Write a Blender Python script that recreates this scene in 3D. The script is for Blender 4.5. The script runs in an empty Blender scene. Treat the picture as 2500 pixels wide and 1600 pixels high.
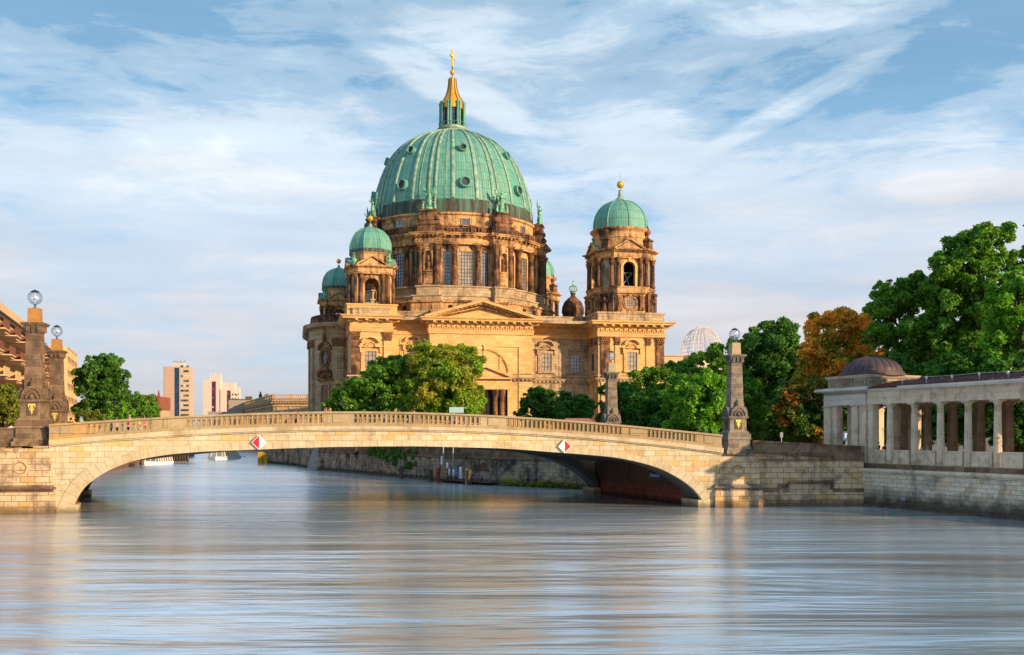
import bpy, math, random
import numpy as np
from mathutils import Matrix, Vector
R = math.radians
rnd = random.Random(7)
SC = bpy.context.scene
COL = SC.collection

# ------------------------------------------------------------------ camera
CAMZ = 5.9
F = 2500.0
cam_d = bpy.data.cameras.new('camera')
cam = bpy.data.objects.new('camera', cam_d)
COL.objects.link(cam)
cam.location = (0, 0, CAMZ)
cam.rotation_euler = (R(90), 0, 0)
cam_d.sensor_width = 36.0
cam_d.lens = 36.0
cam_d.shift_y = 262 / 2500
cam_d.clip_start = 0.5
cam_d.clip_end = 12000
SC.camera = cam

# ------------------------------------------------------------------ sun + sky
SUN_AZ = 54.0      # degrees from "towards the viewer" round to the right
SUN_EL = 15.0
sd = Vector((math.sin(R(SUN_AZ)) * math.cos(R(SUN_EL)), -math.cos(R(SUN_AZ)) * math.cos(R(SUN_EL)), math.sin(R(SUN_EL))))
sun_d = bpy.data.lights.new('sun', 'SUN')
sun_d.energy = 5.0
sun_d.angle = R(0.5)
sun_d.color = (1.0, 0.71, 0.42)
sun = bpy.data.objects.new('sun', sun_d)
COL.objects.link(sun)
sun.rotation_euler = sd.to_track_quat('Z', 'Y').to_euler()

SC.view_settings.view_transform = 'Standard'
SC.view_settings.look = 'None'
SC.view_settings.gamma = 1
SC.view_settings.exposure = 0.37
SC.render.engine = 'CYCLES'
SC.cycles.use_denoising = True
SC.cycles.max_bounces = 6
SC.cycles.diffuse_bounces = 3
SC.cycles.glossy_bounces = 3
SC.cycles.transparent_max_bounces = 8
SC.cycles.sample_clamp_indirect = 4

class NT:
    """small helper to write node trees"""
    def __init__(s, tree):
        s.t = tree; s.n = tree.nodes; s.l = tree.links
    def node(s, typ, **kw):
        n = s.n.new(typ)
        for k, v in kw.items():
            setattr(n, k, v)
        return n
    def set(s, sock, v):
        if hasattr(v, 'is_output'):
            s.l.new(v, sock)
        else:
            if isinstance(v, (tuple, list)) and len(v) == 3 and sock.type == 'RGBA':
                v = (*v, 1)
            sock.default_value = v
    def math(s, op, a, b=0.0, c=0.0, clamp=False):
        n = s.node('ShaderNodeMath', operation=op); n.use_clamp = clamp
        s.set(n.inputs[0], a); s.set(n.inputs[1], b); s.set(n.inputs[2], c)
        return n.outputs[0]
    def ramp(s, fac, stops, interp='LINEAR'):
        n = s.node('ShaderNodeValToRGB')
        n.color_ramp.interpolation = interp
        e = n.color_ramp.elements
        while len(e) < len(stops): e.new(0.5)
        for el, (p, c) in zip(e, stops):
            el.position = p
            el.color = (c, c, c, 1) if isinstance(c, (int, float)) else (*c, 1)
        s.set(n.inputs[0], fac)
        return n.outputs[0]
    def mix(s, fac, a, b, mode='MIX'):
        n = s.node('ShaderNodeMix', data_type='RGBA', blend_type=mode)
        s.set(n.inputs[0], fac); s.set(n.inputs[6], a); s.set(n.inputs[7], b)
        return n.outputs[2]
    def noise(s, vec, scale=1, detail=4, rough=.55, dist=0.0):
        n = s.node('ShaderNodeTexNoise')
        s.set(n.inputs['Vector'], vec); n.inputs['Scale'].default_value = scale
        n.inputs['Detail'].default_value = detail; n.inputs['Roughness'].default_value = rough
        n.inputs['Distortion'].default_value = dist
        return n.outputs['Fac']
    def mapping(s, vec, scale=(1, 1, 1), rot=(0, 0, 0), loc=(0, 0, 0)):
        n = s.node('ShaderNodeMapping')
        s.set(n.inputs[0], vec)
        n.inputs['Location'].default_value = loc
        n.inputs['Rotation'].default_value = rot
        n.inputs['Scale'].default_value = scale
        return n.outputs[0]
    def comb(s, x, y, z=0.0):
        n = s.node('ShaderNodeCombineXYZ')
        s.set(n.inputs[0], x); s.set(n.inputs[1], y); s.set(n.inputs[2], z)
        return n.outputs[0]

world = bpy.data.worlds.new('World')
SC.world = world
world.use_nodes = True
W = NT(world.node_tree)
W.n.clear()
out = W.node('ShaderNodeOutputWorld')
bg = W.node('ShaderNodeBackground')
W.l.new(bg.outputs[0], out.inputs[0])
bg.inputs[1].default_value = 0.10
sky = W.node('ShaderNodeTexSky', sky_type='NISHITA')
sky.sun_disc = False
sky.sun_elevation = R(SUN_EL)
sky.sun_rotation = R(180 - SUN_AZ)
sky.air_density = 1.0; sky.dust_density = 0.6; sky.ozone_density = 1.6
tc = W.node('ShaderNodeTexCoord')
sep = W.node('ShaderNodeSeparateXYZ'); W.l.new(tc.outputs['Generated'], sep.inputs[0])
dx, dy, dz = sep.outputs
az = W.math('ARCTAN2', dx, dy)                 # 0 = view direction, + to the right
el = W.math('ARCSINE', dz)
sky_uv = W.comb(az, el, 0.0)
# clouds : thin high wisps stretched along slanting streams, broken up by noise, denser low down
wob = W.noise(W.mapping(sky_uv, scale=(3, 5, 1)), 1.0, 3, .5)
wob2 = W.math('MULTIPLY', W.math('SUBTRACT', wob, .5), .10)
uv2 = W.comb(W.math('ADD', az, wob2), W.math('ADD', el, W.math('MULTIPLY', wob2, .8)), 0.0)
m1 = W.mapping(uv2, scale=(3.6, 10.5, 1), rot=(0, 0, R(-21)), loc=(1.3, 0.6, 0))
n1 = W.noise(m1, 1.0, 8, .62, .25)
m2 = W.mapping(uv2, scale=(2.1, 6.5, 1), rot=(0, 0, R(12)), loc=(4.1, 2.2, 0))
n2 = W.noise(m2, 1.0, 5, .5, .3)
fine = W.noise(W.mapping(uv2, scale=(9, 40, 1), rot=(0, 0, R(-24)), loc=(2, 7, 0)), 1.0, 7, .68, .35)
def blob(a0, e0, ra, re, ang, gain):
    """soft elongated stretch of sky (azimuth, elevation, radii) where the cloud is thicker (or thinner)"""
    m = W.mapping(sky_uv, loc=(-a0, -e0, 0))
    m = W.mapping(m, rot=(0, 0, R(-ang)))
    m = W.mapping(m, scale=(1 / ra, 1 / re, 1))
    ln = W.node('ShaderNodeVectorMath', operation='LENGTH'); W.l.new(m, ln.inputs[0])
    v = W.ramp(ln.outputs['Value'], [(0, 1.0), (.45, .7), (1, 0.0)], 'EASE')
    return W.math('MULTIPLY', v, gain)
cov = W.ramp(el, [(0.0, .52), (.12, .48), (.22, .27), (.33, .08), (.45, -.0)])
cov = W.math('MULTIPLY', cov, 1.0)
for b in [(-.33, .25, .24, .07, 4, .22), (.10, .28, .26, .06, -22, .16), (.38, .40, .26, .045, 12, .20),
          (-.06, .325, .12, .022, -22, .26), (.275, .305, .13, .014, 24, .26), (.05, .36, .22, .04, -6, .14),
          (.42, .22, .12, .02, -3, .18), (-.34, .38, .26, .05, 0, -.14), (.36, .315, .15, .04, 4, -.26),
          (-.08, .42, .20, .03, 0, -.16)]:
    cov = W.math('ADD', cov, blob(*b))
dens = W.math('ADD', W.math('MULTIPLY', n1, .75), W.math('MULTIPLY', n2, .40))
dens = W.math('ADD', dens, W.math('MULTIPLY', W.math('SUBTRACT', fine, .5), .62))
dens = W.math('ADD', W.math('SUBTRACT', dens, .55), cov)
cl = W.ramp(dens, [(0.0, .12), (.12, .3), (.34, .62), (.6, .86), (.9, 1.0)], 'EASE')
# cloud colour: white high up, grey-mauve low, with a faint pink to the right
low = W.ramp(el, [(0.0, (5.9, 5.4, 5.3)), (.06, (5.6, 5.3, 5.45)), (.17, (6.7, 6.6, 6.8)), (.26, (8.5, 8.7, 8.8)), (.40, (8.0, 8.7, 9.0))])
pink = W.math('MULTIPLY', W.ramp(az, [(0, .15), (.35, 1)]), W.ramp(el, [(0.03, 1), (.26, 0)]))
low = W.mix(W.math('MULTIPLY', pink, .6), low, (7.4, 6.2, 5.7))
band = W.noise(W.mapping(sky_uv, scale=(2.5, 26, 1), loc=(3, 3, 0)), 1, 4, .55)
low = W.mix(1.0, low, W.ramp(band, [(.3, .86), (.7, 1.10)]), 'MULTIPLY')
blue = W.mix(1.0, sky.outputs[0], (.85, 1.15, 1.20), 'MULTIPLY')
blue = W.mix(.75, blue, (1.35, 4.2, 7.3))
blue = W.mix(1.0, blue, W.ramp(el, [(.15, 1.05), (.34, .72)]), 'MULTIPLY')
col = W.mix(cl, blue, low)
col = W.mix(W.ramp(el, [(0.0, 1.0), (.01, 0.0)]), col, (2.2, 2.3, 2.4))
W.l.new(col, bg.inputs[0])

# ------------------------------------------------------------------ materials
MATS = {}
def base_mat(name):
    m = bpy.data.materials.new(name)
    m.use_nodes = True
    t = NT(m.node_tree)
    b = t.n['Principled BSDF']
    MATS[name] = m
    return m, t, b

def plain(name, c, rough=.6, metal=0.0, var=.12, scale=.8, spec=.4):
    m, t, b = base_mat(name)
    tc = t.node('ShaderNodeTexCoord')
    n = t.noise(tc.outputs['Object'], scale, 5, .6)
    v = t.ramp(n, [(.3, 1 - var * 1.5), (.7, 1 + var)])
    t.set(b.inputs['Base Color'], t.mix(1.0, c, v, 'MULTIPLY'))
    b.inputs['Roughness'].default_value = rough
    b.inputs['Metallic'].default_value = metal
    b.inputs['Specular IOR Level'].default_value = spec
    return m

def stone(name, c1, c2, mortar, bw=1.0, bh=.42, msize=.02, soot=(.04, .03, .025), amt=.5, thr=.5, sscale=.25,
          streak=.5, bump=.25, odd=None, rough=.85, waterline=None):
    """ashlar: per-block colour, joints, weathered patches with streaks"""
    m, t, b = base_mat(name)
    tc = t.node('ShaderNodeTexCoord')
    uv = tc.outputs['UV']; ob = tc.outputs['Object']
    br = t.node('ShaderNodeTexBrick')
    t.l.new(uv, br.inputs['Vector'])
    for k, v in (('Color1', c1), ('Color2', c2), ('Mortar', mortar)):
        br.inputs[k].default_value = (*v, 1)
    br.inputs['Scale'].default_value = 1
    br.inputs['Mortar Size'].default_value = msize
    br.inputs['Mortar Smooth'].default_value = .2
    br.inputs['Brick Width'].default_value = bw
    br.inputs['Row Height'].default_value = bh
    br.inputs['Bias'].default_value = -.1
    c = br.outputs['Color']
    if odd:                                      # some blocks of a clearly different stone
        br2 = t.node('ShaderNodeTexBrick')
        t.l.new(t.mapping(uv, loc=(bw * 31, bh * 44, 0)), br2.inputs['Vector'])
        br2.inputs['Color1'].default_value = (0, 0, 0, 1); br2.inputs['Color2'].default_value = (1, 1, 1, 1)
        br2.inputs['Mortar'].default_value = (0, 0, 0, 1)
        br2.inputs['Scale'].default_value = 1; br2.inputs['Mortar Size'].default_value = msize
        br2.inputs['Brick Width'].default_value = bw; br2.inputs['Row Height'].default_value = bh
        k = t.ramp(br2.outputs['Color'], [(odd[1], 0.0), (odd[1] + .12, .8)])
        c = t.mix(k, c, odd[0])
    fine = t.noise(ob, 3.0, 6, .7)
    c = t.mix(1.0, c, t.ramp(fine, [(.25, .78), (.75, 1.15)]), 'MULTIPLY')
    big = t.noise(ob, .12, 3, .5)
    c = t.mix(1.0, c, t.ramp(big, [(.3, .86), (.7, 1.1)]), 'MULTIPLY')
    if amt > 0:
        a = t.noise(ob, sscale, 7, .65, .6)
        s = t.noise(t.mapping(uv, scale=(1.4, .12, 1)), 1.0, 4, .6)
        k = t.math('ADD', t.math('MULTIPLY', a, 1 - streak * .5), t.math('MULTIPLY', s, streak * .5))
        k = t.ramp(k, [(thr - .04, 0.0), (thr + .10, amt)])
        c = t.mix(k, c, soot)
    if waterline:
        sp = t.node('ShaderNodeSeparateXYZ'); g = t.node('ShaderNodeNewGeometry')
        t.l.new(g.outputs['Position'], sp.inputs[0])
        nz = t.noise(ob, .9, 4, .6)
        hh = t.math('ADD', sp.outputs[2], t.math('MULTIPLY', t.math('SUBTRACT', nz, .5), waterline[1]))
        k = t.ramp(t.math('DIVIDE', hh, waterline[0]), [(.0, 1.0), (.35, .95), (.8, .35), (1, 0.0)])
        c = t.mix(t.math('MULTIPLY', k, waterline[2]), c, waterline[3])
    t.set(b.inputs['Base Color'], c)
    b.inputs['Roughness'].default_value = rough
    b.inputs['Specular IOR Level'].default_value = .25
    bp = t.node('ShaderNodeBump')
    bp.inputs['Strength'].default_value = bump; bp.inputs['Distance'].default_value = .06
    h = t.math('SUBTRACT', t.math('MULTIPLY', fine, .5), br.outputs['Fac'])
    t.l.new(h, bp.inputs['Height']); t.l.new(bp.outputs[0], b.inputs['Normal'])
    return m

S_GOLD = stone('sandstone_gold', (.68, .40, .155), (.82, .53, .22), (.38, .20, .08), 1.5, .62, .02, (.24, .12, .05), .45, .60, .20, .5, .2)
S_GREY = stone('sandstone_weathered', (.44, .32, .19), (.60, .45, .28), (.18, .12, .08), 1.5, .62, .025, (.07, .045, .035), .8, .53, .22, .7, .3)
S_DRUM = stone('sandstone_drum', (.64, .35, .14), (.74, .46, .22), (.17, .09, .05), 1.3, .6, .02, (.04, .022, .02), .92, .495, .26, .8, .25)
S_SOOT = stone('sandstone_sooty', (.22, .10, .05), (.40, .20, .09), (.12, .07, .05), 1.0, .8, .02, (.028, .018, .018), .95, .47, .35, .8, .3)
S_CARVE = stone('sandstone_carved', (.26, .12, .05), (.36, .19, .09), (.2, .1, .05), 2, 2, .0, (.035, .022, .02), .9, .52, .9, .3, .5)
B_ASH = stone('bridge_ashlar', (.57, .47, .30), (.67, .57, .38), (.22, .15, .08), 1.02, .42, .014, (.27, .18, .10), .7, .55, .4, .9, .28, waterline=(.55, .5, .8, (.12, .08, .04)), odd=((.66, .43, .16), .72))
B_VOUS = stone('bridge_voussoir', (.56, .45, .28), (.64, .53, .36), (.22, .15, .08), .62, 5.0, .012, (.36, .23, .10), .65, .55, .5, .3, .2, waterline=(.5, .4, .75, (.12, .08, .04)))
B_BAL = stone('bridge_parapet_stone', (.38, .28, .15), (.47, .36, .21), (.20, .13, .07), 2.4, 3.0, .012, (.26, .17, .10), .55, .54, .6, .6, .3, odd=((.52, .30, .10), .75))
B_BASE = stone('bridge_pier_stone', (.62, .43, .25), (.72, .51, .31), (.17, .10, .06), 1.05, .46, .022, (.13, .09, .055), .8, .53, .7, .5, .35, odd=((.58, .35, .12), .70), waterline=(.7, .5, .8, (.10, .06, .03)))
P_DARK = stone('pylon_stone', (.17, .10, .058), (.31, .195, .11), (.34, .26, .18), 1.15, .5, .016, (.06, .042, .034), .75, .50, .7, .5, .4, odd=((.30, .19, .10), .76))
P_RIGHT = stone('pylon_stone_pale', (.19, .15, .115), (.30, .25, .19), (.40, .37, .31), 1.0, .45, .018, (.065, .06, .06), .8, .52, .7, .5, .4, odd=((.36, .27, .17), .74))
P_BLOCK = stone('pylon_top_block', (.40, .19, .055), (.44, .22, .07), (.4, .2, .1), 4, 4, 0, (.20, .12, .06), .5, .56, 1.1, .8, .2)
P_BLOCKR = stone('pylon_top_block_pale', (.38, .31, .19), (.44, .35, .22), (.4, .2, .1), 4, 4, 0, (.20, .15, .09), .5, .56, 1.1, .8, .2)
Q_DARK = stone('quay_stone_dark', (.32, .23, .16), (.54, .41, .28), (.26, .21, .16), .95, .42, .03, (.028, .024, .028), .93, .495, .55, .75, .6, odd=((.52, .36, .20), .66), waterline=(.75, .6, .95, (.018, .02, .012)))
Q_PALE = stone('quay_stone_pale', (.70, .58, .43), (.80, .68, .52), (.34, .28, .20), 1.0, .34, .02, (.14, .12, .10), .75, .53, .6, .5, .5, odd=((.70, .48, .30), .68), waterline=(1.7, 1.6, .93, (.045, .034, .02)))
C_STONE = stone('colonnade_stone', (.72, .57, .40), (.80, .64, .46), (.36, .28, .2), 1.6, 1.2, .008, (.22, .17, .13), .75, .53, .7, .8, .3)
C_COL_SHADE = stone('colonnade_column_stone_shaded', (.34, .20, .12), (.42, .27, .17), (.2, .13, .09), 9, 1.9, .008, (.14, .09, .06), .75, .5, .6, .9, .4)  # inner rows: brownish stone, darkened in colour to stand in for shade
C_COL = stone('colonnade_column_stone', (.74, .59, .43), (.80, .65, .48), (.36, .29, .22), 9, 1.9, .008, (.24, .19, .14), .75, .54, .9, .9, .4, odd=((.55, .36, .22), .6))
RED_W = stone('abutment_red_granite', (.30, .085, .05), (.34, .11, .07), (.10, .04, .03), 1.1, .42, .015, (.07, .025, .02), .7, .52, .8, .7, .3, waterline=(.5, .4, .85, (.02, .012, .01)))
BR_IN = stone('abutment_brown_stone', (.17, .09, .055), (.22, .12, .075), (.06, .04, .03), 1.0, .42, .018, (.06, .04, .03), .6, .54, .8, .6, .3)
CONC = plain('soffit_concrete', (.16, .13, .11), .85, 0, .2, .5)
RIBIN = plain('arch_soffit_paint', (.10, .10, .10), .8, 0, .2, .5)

def copper(name, c, dark, streakc, seam=.62):
    m, t, b = base_mat(name)
    tc = t.node('ShaderNodeTexCoord'); uv = tc.outputs['UV']; ob = tc.outputs['Object']
    br = t.node('ShaderNodeTexBrick')
    t.l.new(uv, br.inputs['Vector'])
    br.inputs['Scale'].default_value = 1
    br.inputs['Brick Width'].default_value = seam; br.inputs['Row Height'].default_value = 2.1
    br.offset = 0
    br.inputs['Mortar Size'].default_value = .035
    br.inputs['Color1'].default_value = (*c, 1)
    br.inputs['Color2'].default_value = (c[0] * 1.2, c[1] * 1.1, c[2] * .95, 1)
    br.inputs['Mortar'].default_value = (*dark, 1)
    s = t.noise(t.mapping(uv, scale=(1.1, .09, 1)), 1, 6, .65, .2)
    cc = t.mix(t.ramp(s, [(.45, 0.0), (.72, .75)]), br.outputs['Color'], streakc)
    n = t.noise(ob, .5, 6, .65)
    cc = t.mix(1.0, cc, t.ramp(n, [(.3, .8), (.7, 1.12)]), 'MULTIPLY')
    rs = t.noise(t.mapping(uv, scale=(2.2, .35, 1), loc=(9, 2, 0)), 1, 5, .7)
    cc = t.mix(t.ramp(rs, [(.62, 0.0), (.78, .5)]), cc, (.17, .15, .08))
    t.set(b.inputs['Base Color'], cc)
    b.inputs['Roughness'].default_value = .55
    b.inputs['Metallic'].default_value = .0
    b.inputs['Specular IOR Level'].default_value = .35
    bp = t.node('ShaderNodeBump'); bp.inputs['Strength'].default_value = .5; bp.inputs['Distance'].default_value = .1
    t.l.new(br.outputs['Fac'], bp.inputs['Height']); t.l.new(bp.outputs[0], b.inputs['Normal'])
    return m
COP = copper('verdigris_copper', (.10, .345, .29), (.03, .11, .10), (.29, .44, .33))
COP2 = copper('verdigris_copper_small', (.11, .36, .30), (.04, .13, .12), (.29, .44, .33), .55)
RIB = plain('verdigris_rib', (.27, .40, .30), .6, 0, .35, .9)
BANDC = stone('dome_foot_band', (.07, .05, .04), (.10, .12, .09), (.12, .2, .16), 1.1, 9, .03, (.10, .24, .19), .8, .52, .8, 1.6, .2)
STAT = plain('statue_verdigris', (.18, .46, .29), .6, 0, .55, 1.6)
GOLD = plain('gilding', (.95, .46, .05), .35, .45, .15, .8)
GOLDP = plain('gilding_bright', (1.0, .70, .16), .4, .25, .05, .8)
GLASSD = plain('window_glass', (.20, .22, .26), .10, .7, .5, .25)
GLASSL = plain('window_glass_pale', (.55, .45, .34), .2, .55, .25, .6)
BAR = plain('glazing_bar', (.10, .075, .055), .7)
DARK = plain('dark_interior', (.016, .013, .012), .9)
IRON = plain('dark_iron', (.03, .03, .035), .5, .5)
WHITE = plain('white_paint', (.80, .80, .80), .5, 0, .04)
REDD = plain('worn_red_paint', (.30, .03, .03), .7, 0, .4, 2)
REDP = plain('red_paint', (.62, .02, .02), .45, 0, .06)
YEL = plain('yellow_paint', (.62, .33, .02), .6, 0, .3, 1.5)
BLUEP = plain('blue_paint', (.02, .17, .50), .5, 0, .05)
GREYM = plain('grey_metal', (.35, .37, .39), .45, .3, .12)
WOOD = plain('timber_pile', (.11, .075, .05), .9, 0, .4, 2)
WOODL = plain('pale_timber', (.40, .26, .14), .8, 0, .3, 2)
ROOFR = plain('red_metal_roof', (.16, .035, .03), .5, 0, .2)
ROOFC = None

# ------------------------------------------------------------------ mesh builder
class MB:
    def __init__(s):
        s.v = []; s.f = []; s.uv = []
    def add(s, vs, fs, M=None, uvs=None):
        o = len(s.v)
        if M is not None:
            vs = [tuple(M @ Vector(p)) for p in vs]
        s.v += [tuple(p) for p in vs]
        for i, f in enumerate(fs):
            s.f.append([o + k for k in f])
            s.uv.append(uvs[i] if uvs else None)
        return s
    def box(s, x0, x1, y0, y1, z0, z1, M=None, t=0.0, ty=None):
        """box, its top drawn in by t (and ty)"""
        ty = t if ty is None else ty
        vs = [(x0, y0, z0), (x1, y0, z0), (x1, y1, z0), (x0, y1, z0),
              (x0 + t, y0 + ty, z1), (x1 - t, y0 + ty, z1), (x1 - t, y1 - ty, z1), (x0 + t, y1 - ty, z1)]
        return s.add(vs, [(0, 3, 2, 1), (4, 5, 6, 7), (0, 1, 5, 4), (1, 2, 6, 5), (2, 3, 7, 6), (3, 0, 4, 7)], M)
    def prism(s, poly, z0, z1, M=None, top=None):
        n = len(poly); top = top or poly
        vs = [(p[0], p[1], z0) for p in poly] + [(p[0], p[1], z1) for p in top]
        fs = [tuple(reversed(range(n))), tuple(range(n, 2 * n))] + [(i, (i + 1) % n, n + (i + 1) % n, n + i) for i in range(n)]
        return s.add(vs, fs, M)
    def slab(s, poly, y0, y1, M=None):
        """polygon in x,z extruded along y (front y0)"""
        n = len(poly)
        vs = [(p[0], y0, p[1]) for p in poly] + [(p[0], y1, p[1]) for p in poly]
        fs = [tuple(range(n)), tuple(reversed(range(n, 2 * n)))] + [(i, n + i, n + (i + 1) % n, (i + 1) % n) for i in range(n)]
        return s.add(vs, fs, M)
    def lathe(s, prof, seg=24, c=(0, 0), M=None, a0=0, a1=2 * math.pi, ru=None, cap=True):
        full = abs(a1 - a0 - 2 * math.pi) < 1e-6
        n = seg if full else seg + 1
        rmax = ru or max(p[0] for p in prof)
        vs = []; fs = []; uvs = []
        for r, z in prof:
            for i in range(n):
                a = a0 + (a1 - a0) * i / seg
                vs.append((c[0] + r * math.cos(a), c[1] + r * math.sin(a), z))
        L = [0]
        for j in range(1, len(prof)):
            L.append(L[-1] + math.hypot(prof[j][0] - prof[j - 1][0], prof[j][1] - prof[j - 1][1]))
        for j in range(len(prof) - 1):
            for i in range(seg):
                i2 = (i + 1) % n
                fs.append((j * n + i, j * n + i2, (j + 1) * n + i2, (j + 1) * n + i))
                u0 = rmax * (a1 - a0) * i / seg; u1 = rmax * (a1 - a0) * (i + 1) / seg
                uvs.append([(u0, L[j]), (u1, L[j]), (u1, L[j + 1]), (u0, L[j + 1])])
        if full and cap:
            if prof[0][0] > 1e-3:
                fs.append(tuple(reversed(range(n)))); uvs.append([(0, 0)] * n)
            if prof[-1][0] > 1e-3:
                fs.append(tuple(range((len(prof) - 1) * n, len(prof) * n))); uvs.append([(0, 0)] * n)
        return s.add(vs, fs, M, uvs)
    def tube(s, pts, r, seg=6, M=None, r1=None):
        pts = [Vector(p) for p in pts]
        vs = []; n = len(pts)
        for i, p in enumerate(pts):
            d = (pts[min(i + 1, n - 1)] - pts[max(i - 1, 0)]).normalized()
            a = d.cross(Vector((0, 0, 1)))
            if a.length < 1e-3: a = Vector((1, 0, 0))
            a.normalize(); b = a.cross(d)
            rr = r if r1 is None else r + (r1 - r) * i / max(1, n - 1)
            for k in range(seg):
                t = 2 * math.pi * k / seg
                vs.append(tuple(p + a * (rr * math.cos(t)) + b * (rr * math.sin(t))))
        fs = [(i * seg + k, (i + 1) * seg + k, (i + 1) * seg + (k + 1) % seg, i * seg + (k + 1) % seg) for i in range(n - 1) for k in range(seg)]
        fs += [tuple(range(seg)), tuple(reversed(range((n - 1) * seg, n * seg)))]
        return s.add(vs, fs, M)
    def ball(s, c, r, M=None, seg=16, ring=10, sz=1.0):
        prof = [(max(1e-4, r * math.sin(math.pi * j / ring)), c[2] - r * sz * math.cos(math.pi * j / ring)) for j in range(ring + 1)]
        return s.lathe(prof, seg, (c[0], c[1]), M, cap=False)
    def sweep(s, poly, prof, closed=True, M=None, caps=False):
        """mouldings: profile of (outward, z) carried round a plan, mitred; outward is to the right of travel"""
        n = len(poly); ns = []
        for i in range(n if closed else n - 1):
            p, q = poly[i], poly[(i + 1) % n]
            d = math.hypot(q[0] - p[0], q[1] - p[1]) or 1e-9
            ns.append(((q[1] - p[1]) / d, -(q[0] - p[0]) / d))
        mit = []
        for i in range(n):
            a = ns[i - 1] if (closed or i > 0) else ns[0]
            b = ns[i] if (closed or i < n - 1) else ns[-1]
            k = max(.25, 1 + a[0] * b[0] + a[1] * b[1])
            mit.append(((a[0] + b[0]) / k, (a[1] + b[1]) / k))
        m = len(prof)
        vs = [(poly[i][0] + mit[i][0] * o, poly[i][1] + mit[i][1] * o, z) for i in range(n) for o, z in prof]
        fs = []; uvs = []
        LP = [0]
        for j in range(1, m):
            LP.append(LP[-1] + math.hypot(prof[j][0] - prof[j - 1][0], prof[j][1] - prof[j - 1][1]))
        u = 0
        for i in range(n if closed else n - 1):
            i2 = (i + 1) % n
            L = math.hypot(poly[i2][0] - poly[i][0], poly[i2][1] - poly[i][1])
            for j in range(m - 1):
                fs.append((i * m + j, i2 * m + j, i2 * m + j + 1, i * m + j + 1))
                v0, v1 = prof[0][1] + LP[j], prof[0][1] + LP[j + 1]
                uvs.append([(u, v0), (u + L, v0), (u + L, v1), (u, v1)])
            u += L
        if caps and not closed:
            fs.append(tuple(range(m))); uvs.append([(0, 0)] * m)
            fs.append(tuple(reversed(range((n - 1) * m, n * m)))); uvs.append([(0, 0)] * m)
        return s.add(vs, fs, M, uvs)
    def along(s, poly, step, w, o0, o1, z0, z1, closed=True, M=None):
        """small blocks (dentils, brackets) set along a plan polyline"""
        n = len(poly)
        for i in range(n if closed else n - 1):
            p, q = poly[i], poly[(i + 1) % n]
            L = math.hypot(q[0] - p[0], q[1] - p[1])
            if L < step: continue
            dx, dy = (q[0] - p[0]) / L, (q[1] - p[1]) / L
            k = int(L / step)
            for j in range(k):
                c = (j + .5) * L / k
                T = Matrix(((dx, -dy, 0, p[0] + dx * c), (dy, dx, 0, p[1] + dy * c), (0, 0, 1, 0), (0, 0, 0, 1)))
                T = M @ T if M is not None else T
                s.box(-w / 2, w / 2, -o1, -o0, z0, z1, T)
        return s
    def arch_panel(s, w, z0, z1, hw, hz0, spring, th, seg=12, M=None, y=0.0):
        """wall panel of half-width w with a round-headed opening of half-width hw"""
        if hz0 > z0: s.box(-hw, hw, y, y + th, z0, hz0, M)
        s.box(-w, -hw, y, y + th, z0, z1, M)
        s.box(hw, w, y, y + th, z0, z1, M)
        pts = [(hw * math.cos(math.pi * i / seg), spring + hw * math.sin(math.pi * i / seg)) for i in range(seg + 1)]
        for a, b in zip(pts, pts[1:]):
            s.slab([(b[0], b[1]), (a[0], a[1]), (a[0], z1), (b[0], z1)], y, y + th, M)
        return s
    def arch_ring(s, r0, r1, spring, y0, y1, x=0, seg=14, M=None, a0=0, a1=math.pi, sx=1.0):
        p = [a0 + (a1 - a0) * i / seg for i in range(seg + 1)]
        for a, b in zip(p, p[1:]):
            s.slab([(x + r0 * sx * math.cos(a), spring + r0 * math.sin(a)), (x + r1 * sx * math.cos(a), spring + r1 * math.sin(a)),
                    (x + r1 * sx * math.cos(b), spring + r1 * math.sin(b)), (x + r0 * sx * math.cos(b), spring + r0 * math.sin(b))], y0, y1, M)
        return s
    def build(s, name, mat, parent=None, smooth=False, loc=None, angle=35):
        me = bpy.data.meshes.new(name)
        nv, nf = len(s.v), len(s.f)
        me.from_pydata(s.v, [], s.f)
        uvl = me.uv_layers.new(name='UVMap')
        V = s.v
        data = np.zeros(len(me.loops) * 2, dtype=np.float32)
        k = 0
        for f, uv in zip(s.f, s.uv):
            if uv is None:
                ax = ay = azz = 0.0
                p0 = V[f[0]]
                for i in range(1, len(f) - 1):
                    p1, p2 = V[f[i]], V[f[i + 1]]
                    a = (p1[0] - p0[0], p1[1] - p0[1], p1[2] - p0[2]); b = (p2[0] - p0[0], p2[1] - p0[1], p2[2] - p0[2])
                    ax += a[1] * b[2] - a[2] * b[1]; ay += a[2] * b[0] - a[0] * b[2]; azz += a[0] * b[1] - a[1] * b[0]
                L = math.sqrt(ax * ax + ay * ay + azz * azz) or 1
                hl = math.hypot(ax, ay)
                if abs(azz) / L > .8 or hl < 1e-9:
                    for q in f:
                        data[k] = V[q][0]; data[k + 1] = V[q][1]; k += 2
                else:
                    tx, ty = -ay / hl, ax / hl
                    for q in f:
                        data[k] = V[q][0] * tx + V[q][1] * ty; data[k + 1] = V[q][2]; k += 2
            else:
                for q in uv:
                    data[k] = q[0]; data[k + 1] = q[1]; k += 2
        uvl.data.foreach_set('uv', data)
        me.materials.append(mat)
        if smooth:
            me.polygons.foreach_set('use_smooth', [True] * nf)
            me.set_sharp_from_angle(angle=R(angle))
        me.update()
        o = bpy.data.objects.new(name, me)
        COL.objects.link(o)
        if parent is not None: o.parent = parent
        if loc is not None: o.location = loc
        return o

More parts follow.
